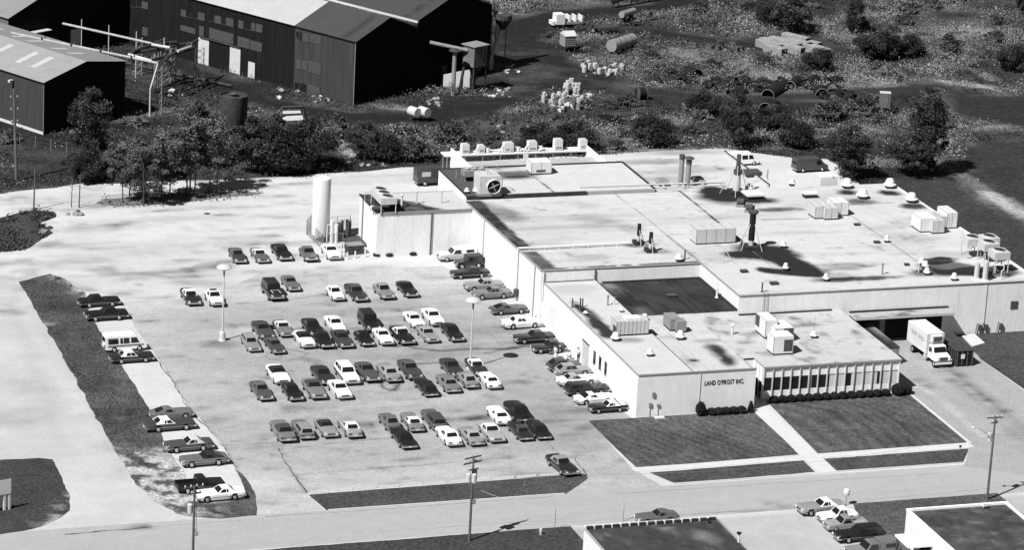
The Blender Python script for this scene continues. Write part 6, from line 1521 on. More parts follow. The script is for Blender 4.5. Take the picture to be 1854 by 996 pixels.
# weeds: what nobody could count
def weeds(name, n, hmin, hmax, tones, size, dens, label, per=5, spread=.45):
    X = rng.uniform(-70, 175, n); Y = rng.uniform(88, 240, n)
    ok = ~inpoly(X, Y, GP)
    for pl in BLK: ok &= ~inpoly(X, Y, pl)
    for pts, w, v in T_trk: ok &= segdist(X, Y, pts) > w*.9
    ok &= rng.random(n) < dens(X, Y)
    for (ox, oy, th, w_, l_) in FOOT:
        dx = X-ox; dy = Y-oy; u = dx*math.cos(th)+dy*math.sin(th); v = -dx*math.sin(th)+dy*math.cos(th)
        ok &= ~((u > -.3) & (u < w_+.3) & (v > -.3) & (v < l_))
    X = X[ok]; Y = Y[ok]; m = len(X); X0, Y0 = X, Y
    X = np.repeat(X, per)+rng.normal(0, spread, m*per); Y = np.repeat(Y, per)+rng.normal(0, spread, m*per)
    tn = np.repeat(rng.uniform(tones[0], tones[1], m)*(.35+1.3*fbm(X0+200, Y0, 6, 3)), per)*rng.uniform(.8, 1.2, m*per)
    Z = rng.uniform(hmin, hmax, m*per)*np.repeat(rng.uniform(.5, 1.2, m), per)
    C = np.stack([X, Y, Z], 1); me = leaf_mesh(name, C, rng.uniform(.6, 1.4, m*per)*size, tn, upbias=.4)
    o = bpy.data.objects.new(name, me); COL.objects.link(o); setp(o, label, 'weeds', None, 'stuff'); return o
FOOT = [(-47.4,132.2,R(30),16.6,80), (3.9,142.6,R(32),34,130)]
pxX = lambda X, Y: (X, Y)
def d_pale(X, Y): 
    f = fbm(X*.45+11, Y*1.1, 6, 4); d = np.clip((f-.50)*8, 0, 1)*np.clip((X-5)/25, .2, 1)
    for px, py, rx, ry in PALE:
        c = P(px, py); d = np.maximum(d, 1.2*np.clip(1.25-np.hypot((X-c.x)/rx, (Y-c.y)/ry), 0, 1)*np.clip((fbm(X, Y, 4, 3)-.30)*5, 0, 1))
    return d
def d_mid(X, Y): return np.clip((fbm(X+31, Y, 8, 4)-.42)*5, 0.04, 1)
def d_dark(X, Y): return np.clip((fbm(X-41, Y+11, 12, 3)-.42)*4, .1, 1)
weeds('weeds', 62000, .03, 1.1, (.14, .30), .24, d_pale, 'pale tall weeds covering the waste ground', per=9, spread=.55)
weeds('undergrowth', 90000, .02, .6, (.035, .075), .28, d_mid, 'mid grey undergrowth covering the waste ground', per=6)
weeds('undergrowth', 36000, .03, .8, (.014, .035), .34, d_dark, 'dark undergrowth covering the waste ground')
# rough fringe along the lane and on the verges
def tuft(name, poly, n, tones, h, size, label, sc=.2):
    xs = [p[0] for p in poly]; ys = [p[1] for p in poly]
    X = rng.uniform(min(xs), max(xs), n); Y = rng.uniform(min(ys), max(ys), n); ok = inpoly(X, Y, poly) & (fbm(X, Y, 3, 3) > .42); X = X[ok]; Y = Y[ok]; m = len(X)
    C = np.stack([X, Y, rng.uniform(.03, h, m)], 1); me = leaf_mesh(name, C, rng.uniform(.6, 1.4, m)*size, rng.uniform(tones[0], tones[1], m), upbias=.8)
    o = bpy.data.objects.new(name, me); COL.objects.link(o); setp(o, label, 'grass', None, 'stuff')
tuft('grass_tufts', pg([(-120,400),(-20,398),(30,388),(60,381),(92,384),(98,393),(76,402),(82,415),(92,422),(70,436),(45,454),(0,457),(-120,462)]), 9000, (.02,.09), .5, .35, 'rough dark grass tufts on the patch by the curving road')
tuft('grass_tufts', pg([(175,374),(190,352),(260,345),(400,336),(485,345),(470,358),(400,364),(300,376),(215,378)]), 900, (.012,.05), .4, .32, 'rough dark grass under the roadside trees')
tuft('grass_tufts', pg([(42,511),(92,498),(118,507),(150,532),(165,575),(219,660),(273,747),(297,797),(240,835),(214,822),(165,738),(121,658)]), 9000, (.03,.085), .10, .22, 'short uneven grass blades on the verge beside the side road')
# clipped bushes of the entrance beds
def clipped(x, y, r, h, label, group, v=.022, cone=False):
    n = 900; d = rng.normal(size=(n, 3)); d /= np.linalg.norm(d, axis=1)[:, None]; rr = rng.uniform(.86, 1.04, n)
    if cone: z = rng.random(n); C = np.stack([d[:, 0]*r*(1-z*.75)*rr, d[:, 1]*r*(1-z*.75)*rr, z*h+.05], 1)
    else: C = np.stack([d[:, 0]*r*rr, d[:, 1]*r*rr, (d[:, 2]*.5*rr+.5)*h], 1)
    me = leaf_mesh('foliage', C, rng.uniform(.12, .24, n), rng.uniform(.6, 1.6, n)*v, .2)
    e = empty('clipped_bush', (x, y, .04), 0, label, 'bush', group)
    o = bpy.data.objects.new('foliage', me); COL.objects.link(o); o.parent = e
    MB().lathe((0,0,.02), [(r*.5,0),(r*.86,h*.28),(r*.86,h*.62),(r*.5,h*.88),(.02,h*.95)] if not cone else [(r*.8,0),(r*.5,h*.5),(.02,h*.95)], 12).build('inner_twigs', mat('twig_core', .012, var=.3, scale=6), e, smooth=True)
clipped(P(1262,748).x, -.75, .62, 1.75, 'tall round clipped bush left of the low row under the lettering', None)
for k, px in enumerate((1281,1295,1309,1323,1338)): clipped(P(px,745).x, -.70, .60, .85, 'low clipped bush in the row under the lettering', 'low bushes under the lettering')
clipped(P(1353,742).x, -.62, .48, 1.35, 'pointed clipped bush at the right end below the lettering', None, cone=True)
for k in range(14): clipped(18.75+k*1.14, 2.05, .58, .85, 'low clipped bush in the row along the glazed office', 'low bushes along the glazed office')
clipped(35.2, 2.0, .85, 1.5, 'large round bush at the right end of the glazed office, left of two', None); clipped(36.3, 2.3, .85, 1.4, 'large round bush at the driveway corner, right of two', None)
for px, py, lb in ((681,463,'weed tuft at the cooler wall corner'), (703,463,'small weed tuft along the cooler wall'), (746,461,'tiny weed tuft by the cooler wall pipe')):
    q = P(px, py); clipped(q.x, q.y-.3, .5, .45, lb, None, .05)

# ------------------------------------------------------------------ sheds and works beyond
def frame(ox, oy, th): return (lambda s, t: (ox+s*math.cos(th)-t*math.sin(th), oy+s*math.sin(th)+t*math.cos(th)))
TH1, TH2 = R(30), R(32)
# left shed, local coordinates: x along the end wall, y back along the side
sh = empty('metal_shed', (-47.4, 132.2, 0), TH1, 'long metal shed with pale ridged roof and black end, at left', 'shed')
M_sh1 = mat('shed_side', .043, var=.12, scale=.4, var2=.22, scale2=1.2, stretch=(3,3,.12)); M_end = mat('shed_end', .012, var=.12, scale=.6, rough=.9, spec=.05)
W1, E1, RD1, E1R = 16.3, 8.15, 10.15, 8.9
def gable(root, W, e0, ridge, e1, L, mside, mend, rx=None, y0=0):
    rx = rx or W/2
    MB().add([(0,y0,-.2),(0,L,-.2),(0,L,e0),(0,y0,e0)], [(0,3,2,1)]).build('side_wall', mside, root)
    MB().add([(0,y0,-.2),(W,y0,-.2),(W,y0,e1),(rx,y0,ridge),(0,y0,e0)], [(0,1,2,3,4)]).build('end_wall', mend, root)
    MB().add([(W,y0,-.2),(W,L,-.2),(W,L,e1),(W,y0,e1)], [(0,1,2,3)]).build('side_wall', mend, root)
    MB().add([(0,L,-.2),(W,L,-.2),(W,L,e1),(rx,L,ridge),(0,L,e0)], [(4,3,2,1,0)]).build('end_wall', mend, root)
def roofslope(root, x0, z0, x1, z1, y0, y1, tone, name='roof', th=.12, res=1.2):
    o = sheet(name, [(x0,y0),(x1,y0),(x1,y1),(x0,y1)], 0, M_shedroof, res=res, tone=tone, parent=root, zf=lambda x, y: z0+(z1-z0)*(x-x0)/(x1-x0)+th)
    MB().add([(x0,y0,z0),(x1,y0,z1),(x1,y0,z1+th-.01),(x0,y0,z0+th-.01),(x0,y1,z0),(x0,y1,z0+th-.01)], [(0,1,2,3),(0,3,5,4)]).build('roof_trim', M_black, root)
    return o
gable(sh, W1, E1, RD1, E1R, 75, M_sh1, M_end)
def tr1(base): 
    def f(X, Y): return np.clip(base*(1+.06*np.sin(Y*2*math.pi/.9)*0+.10*(fbm(X*.3, Y, 6, 4)-.5))-.02*(np.abs(((Y+2) % 9)-4.5) < .12), .02, 1)
    return f
roofslope(sh, -.3, E1-.05, W1/2, RD1, -.3, 75, tr1(.25)); roofslope(sh, W1/2, RD1, W1+.3, E1R-.03, -.3, 75, tr1(.215))
for k in range(7):
    for j in range(2):
        y0 = 5.2+k*9.5+j*3.6
        for (x0, x1, z0, z1) in ((2.6, 6.6, 0, 0), (W1/2+1.4, W1/2+4.6, 0, 0)):
            f = lambda x: (E1-.05+(RD1-E1+.05)*(x+.3)/(W1/2+.3)) if x < W1/2 else (RD1+(E1R-.03-RD1)*(x-W1/2)/(W1/2+.3))
            MB().add([(x0,y0,f(x0)+.135),(x1,y0,f(x1)+.135),(x1,y0+1.1,f(x1)+.135),(x0,y0+1.1,f(x0)+.135)], [(0,1,2,3)]).build('skylight', mat('skylight_panel', .38, var=.1), sh)
MB().box(-.05,.05,0,75,-.1,.45).build('foundation', M_conc, sh)
MB().box(-.02,.06,-.06,.02,0,E1).build('corner_trim', M_mgrey, sh)
s_, z_ = on_wall((-47.4,132.2), (-math.sin(TH1), math.cos(TH1)), 24, 145)
MB().cbox((-.5, s_, z_-.2), (.7,.5,.35)).build('wall_lamp', M_lgrey, sh)
# shed at the top left corner
s3 = empty('metal_shed', (-45.7, 173.0, 0), TH1, 'metal shed at the top left corner with an open black end', 'shed')
gable(s3, 27, 8.0, 13.2, 8.0, 50, mat('shed_side_light', .13, var=.1, scale=.6), M_end)
roofslope(s3, -.3, 7.95, 13.5, 13.2, -.3, 50, tr1(.20)); roofslope(s3, 13.5, 13.2, 27.3, 7.95, -.3, 50, tr1(.20))
MB().box(2.0, 8.0, -1.5, -.1, 5.2, 5.28).build('door_awning', M_lgrey, s3)
MB().box(13.2,15.2,-.1,-.02,0,4.2).build('door', M_white, s3); MB().box(1.5,24,-.06,-.01,0,3.85).build('opening', M_dark, s3)
# the big works hall
BX, BY = 3.9, 142.6
UB = (math.cos(TH2), math.sin(TH2)); VB = (-math.sin(TH2), math.cos(TH2))
bg_ = empty('works_hall', (BX, BY, 0), TH2, 'huge dark corrugated works hall with two gables and pale far roof', 'industrial hall')
M_b1 = mat('hall_side_far', .012, var=.25, scale=.25, var2=.3, scale2=1.2, stretch=(3,3,.15), spec=.05); M_b2 = mat('hall_side_near', .040, spec=.1, var=.2, scale=.25, var2=.22, scale2=1.2, stretch=(3,3,.15)); M_be = mat('hall_end', .008, var=.1, scale=.5, spec=.03)
EV, RG, RX, E2, R2_, W2_ = 10.5, 13.25, 7.6, 11.75, 14.9, 33.0
LN0, LN1 = 13.1, 120
MB().add([(0,0,-.2),(0,LN0,-.2),(0,LN0,EV),(0,0,EV)], [(0,3,2,1)]).build('side_wall', M_b2, bg_)
MB().add([(0,LN0,-.4),(0,LN1,-.4),(0,LN1,EV),(0,LN0,EV)], [(0,3,2,1)]).build('side_wall', M_b1, bg_)
MB().add([(0,0,-.2),(14.5,0,-.2),(14.5,0,10.6),(RX,0,RG),(0,0,EV)], [(0,1,2,3,4)]).build('end_wall', M_be, bg_)
MB().add([(14.5,0,-.2),(W2_,0,-.2),(W2_,0,E2),(23.8,0,R2_),(14.5,0,E2)], [(0,1,2,3,4)]).build('end_wall', M_be, bg_)
MB().add([(W2_,0,-.2),(W2_,LN1,-.2),(W2_,LN1,E2),(W2_,0,E2)], [(0,1,2,3)]).add([(14.5,0,9),(14.5,LN1,9),(14.5,LN1,E2),(14.5,0,E2)], [(0,3,2,1)]).build('side_wall', M_be, bg_)
roofslope(bg_, -.3, EV-.05, RX, RG, -.3, LN0, tr1(.052)); roofslope(bg_, -.3, EV-.03, RX, RG+.02, LN0, LN1, tr1(.36))
roofslope(bg_, RX, RG, 14.5, 10.6, -.3, LN0, tr1(.05)); roofslope(bg_, RX, RG+.02, 14.5, 10.6, LN0, LN1, tr1(.34))
roofslope(bg_, 14.3, E2-.05, 23.8, R2_, -.3, 24, tr1(.052)); roofslope(bg_, 14.3, E2-.03, 23.8, R2_+.02, 24, LN1, tr1(.36)); roofslope(bg_, 23.8, R2_, W2_+.3, E2, -.3, LN1, tr1(.05))
MB().box(14.1,14.4,-.35,LN1,E2-.30,E2+.02).build('gutter', M_lgrey, bg_)
MB().add([(2.4,LN0+3,0),(4.9,LN0+3,0),(4.9,90,0),(2.4,90,0)], [(0,1,2,3)]).build('roof_light_strip', mat('aged_roof_strip', .20, var=.3, scale=1.5), bg_)
_o = bg_.children[-1]; _me = _o.data
for v in _me.vertices: v.co.z = EV-.03+(RG+.05-EV)*(v.co.x+.3)/(RX+.3)+.145
MB().box(-.06,.03,-.04,.06,0,EV).build('corner_trim', M_mgrey, bg_)
def bw_rect(px0, py0, px1, py1, m, name, d=.05, parent=None):
    s0, z0 = on_wall((BX,BY), VB, px0, py1); s1, z1 = on_wall((BX,BY), VB, px1, py0)
    a, b = sorted((s0, s1)); za, zb = sorted((z0, z1)); za = max(za, .02)
    return MB().box(-d, .0-.002, a, b, za, min(zb, EV-.25)).build(name, m, parent or bg_)
def zz2(x, y): return 220+x/5.242, y/5.242
def zz1(x, y): return x/7.115, y/7.115
def zz3(x, y): return 450+x/2.846, y/2.846
M_wl = mat('dusty_window', .06, var=.3, scale=3); M_wd = mat('broken_window', .010, var=.2)
def rect(conv, xc, ya, yb, x0, x1, m, name='window'):
    # the wall recedes up to the left: take height limits at the pane's middle column
    s0, _ = on_wall((BX,BY), VB, *conv(x0, (ya+yb)/2)); s1, _ = on_wall((BX,BY), VB, *conv(x1, (ya+yb)/2))
    xm = (x0+x1)/2; _, za = on_wall((BX,BY), VB, *conv(xm, yb)); _, zb = on_wall((BX,BY), VB, *conv(xm, ya))
    a, b = sorted((s0, s1)); za = max(za, .02)
    if zb <= za: zb = za+1.2
    if conv is zz2 and ya > 300 and za < 4.75: zb += 4.75-za; za = 4.75
    o = MB().box(-.06, -.002, a, b, za, min(zb, EV-.2)).build(name, m, bg_)
    MB().box(-.09, -.062, a-.05, a+.02, za, min(zb, EV-.2)).box(-.09,-.062,a,b,za-.05,za+.02).build('window_frame', M_dgrey, o)
for x0, x1, y0, y1, m in ((565,612,88,150,M_wl),(616,664,98,160,M_wd),(668,726,105,170,M_wd),(730,790,118,186,M_wl),(830,882,135,200,M_wd),(886,946,148,216,M_wl),(950,992,160,225,M_wd),(996,1062,170,242,M_wl),(1110,1158,192,262,M_wl),(1162,1232,205,275,M_wd),(1236,1268,215,285,M_wl),(1275,1338,226,298,M_wl),
                          (30,78,0,45,M_wl),(82,146,0,60,M_wd),(150,192,10,66,M_wd),(196,252,14,75,M_wl),
                          (25,100,230,300,M_wl),(105,170,240,318,M_wl),(190,250,255,330,M_wl),(560,700,335,385,M_wl),(735,780,370,460,M_wl),(830,1060,408,505,M_wl),(1100,1215,455,545,M_wl),(1222,1272,475,560,M_wl),(1275,1330,487,572,M_wl)):
    rect(zz2, None, y0, y1, x0, x1, m)
for x0, x1, y0, y1, m in ((890,1065,170,250,M_wl),(1095,1180,205,280,M_wl),(1245,1430,240,330,M_wl),(1455,1535,285,360,M_wl),(1610,1810,315,395,M_wl)): rect(zz1, None, y0, y1, x0, x1, m)
for x0, x1, y0, y1, m in ((247,262,162,192,M_wd),(266,276,166,210,M_wd),(280,310,170,212,M_wl),(315,374,178,220,M_wl),(245,272,305,352,M_wl),(275,303,312,358,M_wl),(307,373,318,375,M_wl),(238,264,425,475,M_wd),(266,300,432,485,M_wd),(303,368,440,490,M_wl)): rect(zz3, None, y0, y1, x0, x1, m)
def door(conv, x0, x1, m, ht=4.4, d=.12, nm='sliding_door'):
    s0, _ = on_wall((BX,BY), VB, *conv(x0, 600)); s1, _ = on_wall((BX,BY), VB, *conv(x1, 600))
    a, b = sorted((s0, s1)); MB().box(-d, -.002, a, b, .02, ht).build(nm, m, bg_)
door(zz2, 728, 830, M_lgrey); door(zz2, 832, 1028, M_dark, 4.3, .05, 'doorway'); door(zz2, 1030, 1130, M_lgrey); door(zz2, 1150, 1204, M_dark, 2.4, .05, 'doorway'); door(zz2, 1207, 1270, M_lgrey, 2.6); door(zz2, 1275, 1335, M_dark, 2.5, .05, 'doorway')
door(zz2, 555, 600, M_dark, 2.2, .05, 'doorway'); door(zz2, 615, 660, M_dark, 2.2, .05, 'doorway')
def z1b(x, y): return x/7.115, 80
for x0, x1, m, h_ in ((1140,1270,M_lgrey,4.4),(1272,1505,M_dark,4.3),(1510,1560,M_lgrey,4.4),(1585,1635,M_lgrey,4.4),(1640,1830,M_dark,4.2)):
    s0, _ = on_wall((BX,BY), VB, x0/7.115, 80); s1, _ = on_wall((BX,BY), VB, x1/7.115, 88); a, b = sorted((s0, s1)); MB().box(-.12, -.002, a, b, .02, h_).build('sliding_door' if m is M_lgrey else 'doorway', m, bg_)
s0, _ = on_wall((BX,BY), VB, 1580/7.115, 40); MB().tube((-.3, s0, 0), (-.3, s0, 12.5), .28, .28, 8).build('flue', M_black, bg_)
s1, z1_ = on_wall((BX,BY), VB, 363, 93); s2, _ = on_wall((BX,BY), VB, 437, 104); MB().box(-.35,-.13,s2,s1,4.45,4.62).build('door_rail', M_rust, bg_)
MB().box(21,22.2,-.1,-.01,0,3.2).build('door', M_dgrey, bg_)

# pipe bridge and gantry in the yard between the sheds
def PT(px, py, z): q = P(px, py, z); return (q.x, q.y, z)
def rel(e, p): return (p[0]-e.location.x, p[1]-e.location.y, p[2])
a = PT(21,59,9.9); b = PT(286,114,8.4)
e = empty('overhead_pipe', (a[0],a[1],0), 0, 'fat white overhead pipe running along the pale shed roof', 'pipe')
MB().tube(rel(e,a), rel(e,b), .20, .20, 12).build('pipe', mat('dull_white_pipe', .33, var=.15), e)
for t in (.22,.42,.62,.83): 
    p = Vector(rel(e,a)).lerp(Vector(rel(e,b)), t); MB().tube(p-Vector((0,0,1.2)), p+Vector((.35,.2,.5)), .12,.12,5).tube(p-Vector((.1,0,1.2)), p+Vector((-.35,-.2,.5)), .12,.12,5).build('saddle', M_dgrey, e)
p = rel(e,b); MB().path([p, (p[0]-1.3,p[1]-.8,4.5), (p[0]-1.3,p[1]-.8,.1)], .13, 8).build('down_leg', M_lgrey, e)
lt = MB()
def lattice(mb, x, y, h, w=.5, n=6):
    for dx in (-w,w): mb.tube((x+dx,y,0),(x+dx,y,h),.07,.07,4)
    for k in range(n): z0 = h*k/n; mb.tube((x-w,y,z0),(x+w,y,z0+h/n),.045,.045,4); mb.tube((x+w,y,z0),(x-w,y,z0+h/n),.045,.045,4)
lattice(lt, p[0]+.3, p[1], 7.9, .4); lt.build('trestle', M_mgrey, e)
a = PT(114,42,6.8); b = PT(305,85,6.8)
e = empty('overhead_pipe', (a[0],a[1],0), 0, 'second white overhead duct along the dark hall wall on posts', 'pipe')
MB().tube(rel(e,a), rel(e,b), .20, .20, 12).build('pipe', mat('dull_white_pipe', .33, var=.15), e)
for t in (.18,.44,.70,.96):
    p = Vector(rel(e,a)).lerp(Vector(rel(e,b)), t); MB().tube((p.x,p.y,0),(p.x,p.y,8.2),.09,.09,6).build('post', M_lgrey, e)
g0 = P(300,120); e = empty('pipe_gantry', (g0.x,g0.y,0), 0, 'rusty pipe gantry with lattice legs in the works yard', 'gantry')
gm = MB()
for (p0, p1, z) in (((233,97),(345,77),6.6),((262,112),(352,86),6.2),((240,93),(300,70),7.0),((300,105),(358,72),6.8),((278,80),(320,75),7.2)):
    gm.tube(rel(e,PT(*p0,z)), rel(e,PT(*p1,z)), .24, .24, 6)
gm.build('beam', M_rust, e); gm = MB()
for (p0, p1, z) in (((233,98),(275,110),6.9),((275,80),(308,86),7.3),((322,92),(345,84),7.3),((244,104),(276,112),7.2)): gm.tube(rel(e,PT(*p0,z)), rel(e,PT(*p1,z)), .22, .22, 8)
gm.build('insulated_pipe', M_lgrey, e)
for (px, py, z, w_) in ((251,136,6.3,.5),(302,150,6.2,.6),(360,158,6.6,.7),(312,148,6.2,.5),(282,165,6.0,.3)):
    q = rel(e, PT(px,py,0)); lm = MB(); lattice(lm, q[0], q[1], z, w_); lm.build('lattice_leg', M_dgrey if px > 350 else M_mgrey, e)
gm = MB()
for k in range(26):
    t = k/25; p = Vector(rel(e,PT(262,112,6.2))).lerp(Vector(rel(e,PT(352,86,6.2))), t); gm.tube(p, p+Vector((random.uniform(-.3,.3),random.uniform(-.3,.3),random.uniform(.4,1.1))), .06, .06, 4)
gm.build('fitting', M_mgrey, e)
e = empty('rail_pipe', PT(225,118,0), 0, 'low dark pipe line on the yard ground below the gantry', 'pipe'); b = PT(420,155,.5); MB().path([(0,0,.5),(b[0]-e.location.x,b[1]-e.location.y,.5)], .22, 6).build('pipe', M_rust, e)
# rusty tank on stand
q = P(421,246); e = empty('rusty_tank', (q.x,q.y,0), 0, 'rusty open top cylindrical tank on a stand behind the trees', 'tank')
MB().lathe((0,0,1.6), [(2.1,0),(2.15,.1),(2.15,4.9),(2.0,4.9),(2.0,4.6),(.05,4.75)], 28).build('shell', M_rust, e, smooth=True)
for k in range(6): MB().tube((1.8*math.cos(k*1.047),1.8*math.sin(k*1.047),0),(1.8*math.cos(k*1.047),1.8*math.sin(k*1.047),1.7),.12,.12,6).build('leg', M_rust, e)
MB().lathe((0,0,6.4),[(.5,0),(.7,.3),(.3,.5),(.02,.5)],10).build('hatch', M_dgrey, e)
# tipped hopper frame
q = P(530,228); e = empty('hopper_frame', (q.x,q.y,0), R(12), 'dark hopper frame with a pale tipped tray in the cinder yard', 'hopper')
MB().tube((-2.2,0,0),(-1.9,0,3.2),.16,.16,5).tube((-2.9,1.2,0),(-1.9,0,3.2),.16,.16,5).tube((2.0,0,0),(1.7,0,3.0),.16,.16,5).tube((2.9,1.0,0),(1.7,0,3.0),.16,.16,5).tube((-1.9,0,3.2),(1.7,0,3.0),.2,.2,5).build('frame', M_dgrey, e)
MB().add([(-1.9,-.6,1.2),(1.6,-.6,1.0),(1.7,1.0,2.1),(-1.8,1.0,2.3),(-1.9,-.6,1.1),(1.6,-.6,.9),(1.7,1.0,2.0),(-1.8,1.0,2.2)], [(0,1,2,3),(7,6,5,4),(0,4,5,1),(1,5,6,2),(2,6,7,3),(3,7,4,0)]).build('tray', M_lgrey, e)
cb_ = MB()
for k in range(7): cb_.box(-1.7+k*.5,-1.4+k*.5,-.1,.1,2.6,2.95)
cb_.build('slotted_bar', M_mgrey, e)
# dust collector, columns, cyclone, stack
q = P(857,165); e = empty('dust_collector', (q.x,q.y,0), R(28), 'boxy dust collector on legs with pipe into the dark hall', 'dust collector')
for x in (-1.4,1.4):
    for y in (-1.2,1.2): MB().tube((x,y,0),(x,y,4.2),.13,.13,6).build('leg', M_rust, e)
MB().cbox((0,0,4.4),(2.9,2.6,3.4)).build('casing', mat('collector_steel', .13, var=.3, scale=1.2), e); MB().cbox((0,0,7.8),(3.5,3.1,.12)).build('roof', M_mgrey, e)
MB().lathe((0,0,2.4),[(.3,0),(.35,.2),(1.5,1.8)],4).build('hopper', M_rust, e)
sm = MB()
for k in range(5): sm.box(-1.6+k*.8-.04,-1.6+k*.8+.04,-1.45,-1.4,4.2,7.8)
sm.build('rib', M_dgrey, e)
_t = Matrix.Rotation(-R(28), 4, 'Z') @ (P(778,76,8.0)-Vector((q.x,q.y,0))); MB().tube((-1.5,.3,7.0),_t,.30,.30,10).build('duct', M_mgrey, e)
q = P(820,172); e = empty('vent_column', (q.x,q.y,0), 0, 'capped cylindrical column left of the dust collector', 'column'); MB().tube((0,0,0),(0,0,7.3),.36,.34,14).build('column', M_mgrey, e); MB().lathe((0,0,7.3),[(.5,0),(1.0,.1),(.4,.45),(.02,.5)],14).build('cap', M_rust, e); MB().tube((1.2,.5,.2),(1.9,.5,5.4),.2,.26,10).build('branch_pipe', M_rust, e)
for k in range(4): MB().tube((-.2,-.4,1.0+.35*k),(-1.0,-.6,1.3+.35*k),.05,.05,4).build('peg', M_dgrey, e)
a = P(802,157); e = empty('low_wall', (a.x,a.y,0), R(-25), 'pale concrete wall at the base of the hall behind the column', 'wall'); MB().prism([(0,0),(4.6,0),(4.6,.3),(0,.3)], 0, lambda x, y: 2.0+.3*x).build('slab', M_lgrey, e); MB().box(0,4.6,-.02,0,0,.2).build('footing', M_mgrey, e)
q = P(882.5,122); e = empty('smoke_stack', (q.x,q.y,0), 0, 'tall thin rusty stack at the far corner of the hall', 'chimney'); MB().tube((0,0,0),(0.4,0,17),.38,.34,12).build('flue', M_mgrey, e); MB().tube((0,0,6),(0,0,6.2),.5,.5,12).tube((0.2,0,10),(.2,0,10.2),.5,.5,12).build('band', M_rust, e)
q = P(888,124); e = empty('cyclone', (q.x,q.y,0), 0, 'cyclone hopper with slanted pale pipe right of the stack', 'cyclone')
MB().tube((-.2,0,1.5),(2.0,1.0,6.6),.34,.34,10).build('slanted_pipe', M_lgrey, e); MB().cbox((-.2,0,0),(1.0,1.0,1.9)).build('base', M_lgrey, e)
MB().lathe((2.1,1.0,6.4),[(.4,0),(1.5,1.8),(1.5,2.6),(1.2,2.7),(.02,2.8)],14).build('hopper', M_rust, e); MB().path([(2.0,1.2,9),(.3,1.5,9.4),(-.2,1.5,9.2)], .3, 8).build('duct', M_mgrey, e)
for x in (1.2,3.0): MB().tube((x,1.8,0),(x,1.8,8),.08,.08,5).build('leg', M_dgrey, e)
# loose drums near the hall
def drum(x, y, z, m, label, group, tilt=None, h=.9, r=.3):
    e = MB().lathe((0,0,0),[(r*.95,0),(r,.03),(r,h*.33),(r*1.05,h*.34),(r,h*.36),(r,h*.66),(r*1.05,h*.67),(r,h*.69),(r,h-.03),(r*.95,h),(r*.8,h-.03),(.02,h-.03)],12).build('drum', m, loc=(x,y,z))
    if tilt: e.rotation_euler = tilt
    return setp(e, label, 'drum', group)
for px, lb in ((750,'left pale tank drum lying on a low stand by the cinder track'), (768,'right pale tank drum lying on a low stand by the cinder track')):
    q = P(px, 219); e = empty('drum_tank', (q.x,q.y,0), R(-65), lb, 'tank', 'pale drums on stands'); MB().tube((-1.0,0,1.5),(.8,0,1.5),.75,.75,16).build('shell', M_lgrey, e); MB().tube((-.5,-.4,0),(-.5,-.4,1.1),.07,.07,5).tube((.5,.4,0),(.5,.4,1.1),.07,.07,5).tube((-.5,.4,0),(-.5,.4,1.1),.07,.07,5).build('stand', M_dgrey, e)
M_dw = mat('white_drum', .42, var=.2, scale=2); M_dg2 = mat('grey_drum', .12, var=.4, scale=2)
random.seed(21)
n1 = 0
for i in range(400):
    px, py = random.uniform(982,1072), random.uniform(158,203)
    if py < 160+(0 if 1018 < px < 1050 else 14) or (px > 1050 and py > 196) or py > 205-(.25*(1030-px) if px < 1000 else 0): continue
    q = P(px, py); t = random.random(); lying = t < .25
    drum(q.x, q.y, .0 if not lying else .3, M_dw if random.random() < .68 else M_dg2, 'white or grey drum in the jumble beside the cinder yard', 'drums in the jumble of the cinder yard', (R(88),0,random.uniform(0,6)) if lying else None, h=random.uniform(.8,1.0), r=random.uniform(.28,.36)); n1 += 1
    if random.random() < .22 and not lying: drum(q.x+.05, q.y, 1.0, M_dw, 'white drum standing on another drum in the jumble', 'drums stacked in the jumble')
    if n1 > 78: break
for k, px in enumerate((1024,1031,1036,1043,1047)):
    q = P(px, 164); drum(q.x, q.y, 0, M_dw, 'white drum in the upright row behind the jumble', 'upright drums behind the jumble', None, 1.3, .4)
n1 = 0
for i in range(200):
    px, py = random.uniform(1046,1128), random.uniform(117,138)
    if abs(py-(122+(px-1046)*.12)) > 8: continue
    q = P(px, py); lying = random.random() < .35
    drum(q.x, q.y, 0 if not lying else .3, M_dw if random.random() < .55 else M_dg2, 'white or grey drum in the upper heap by the weeds', 'drums in the upper heap', (R(86),0,random.uniform(0,6)) if lying else None, h=random.uniform(.8,1.1), r=random.uniform(.28,.38)); n1 += 1
    if n1 > 30: break
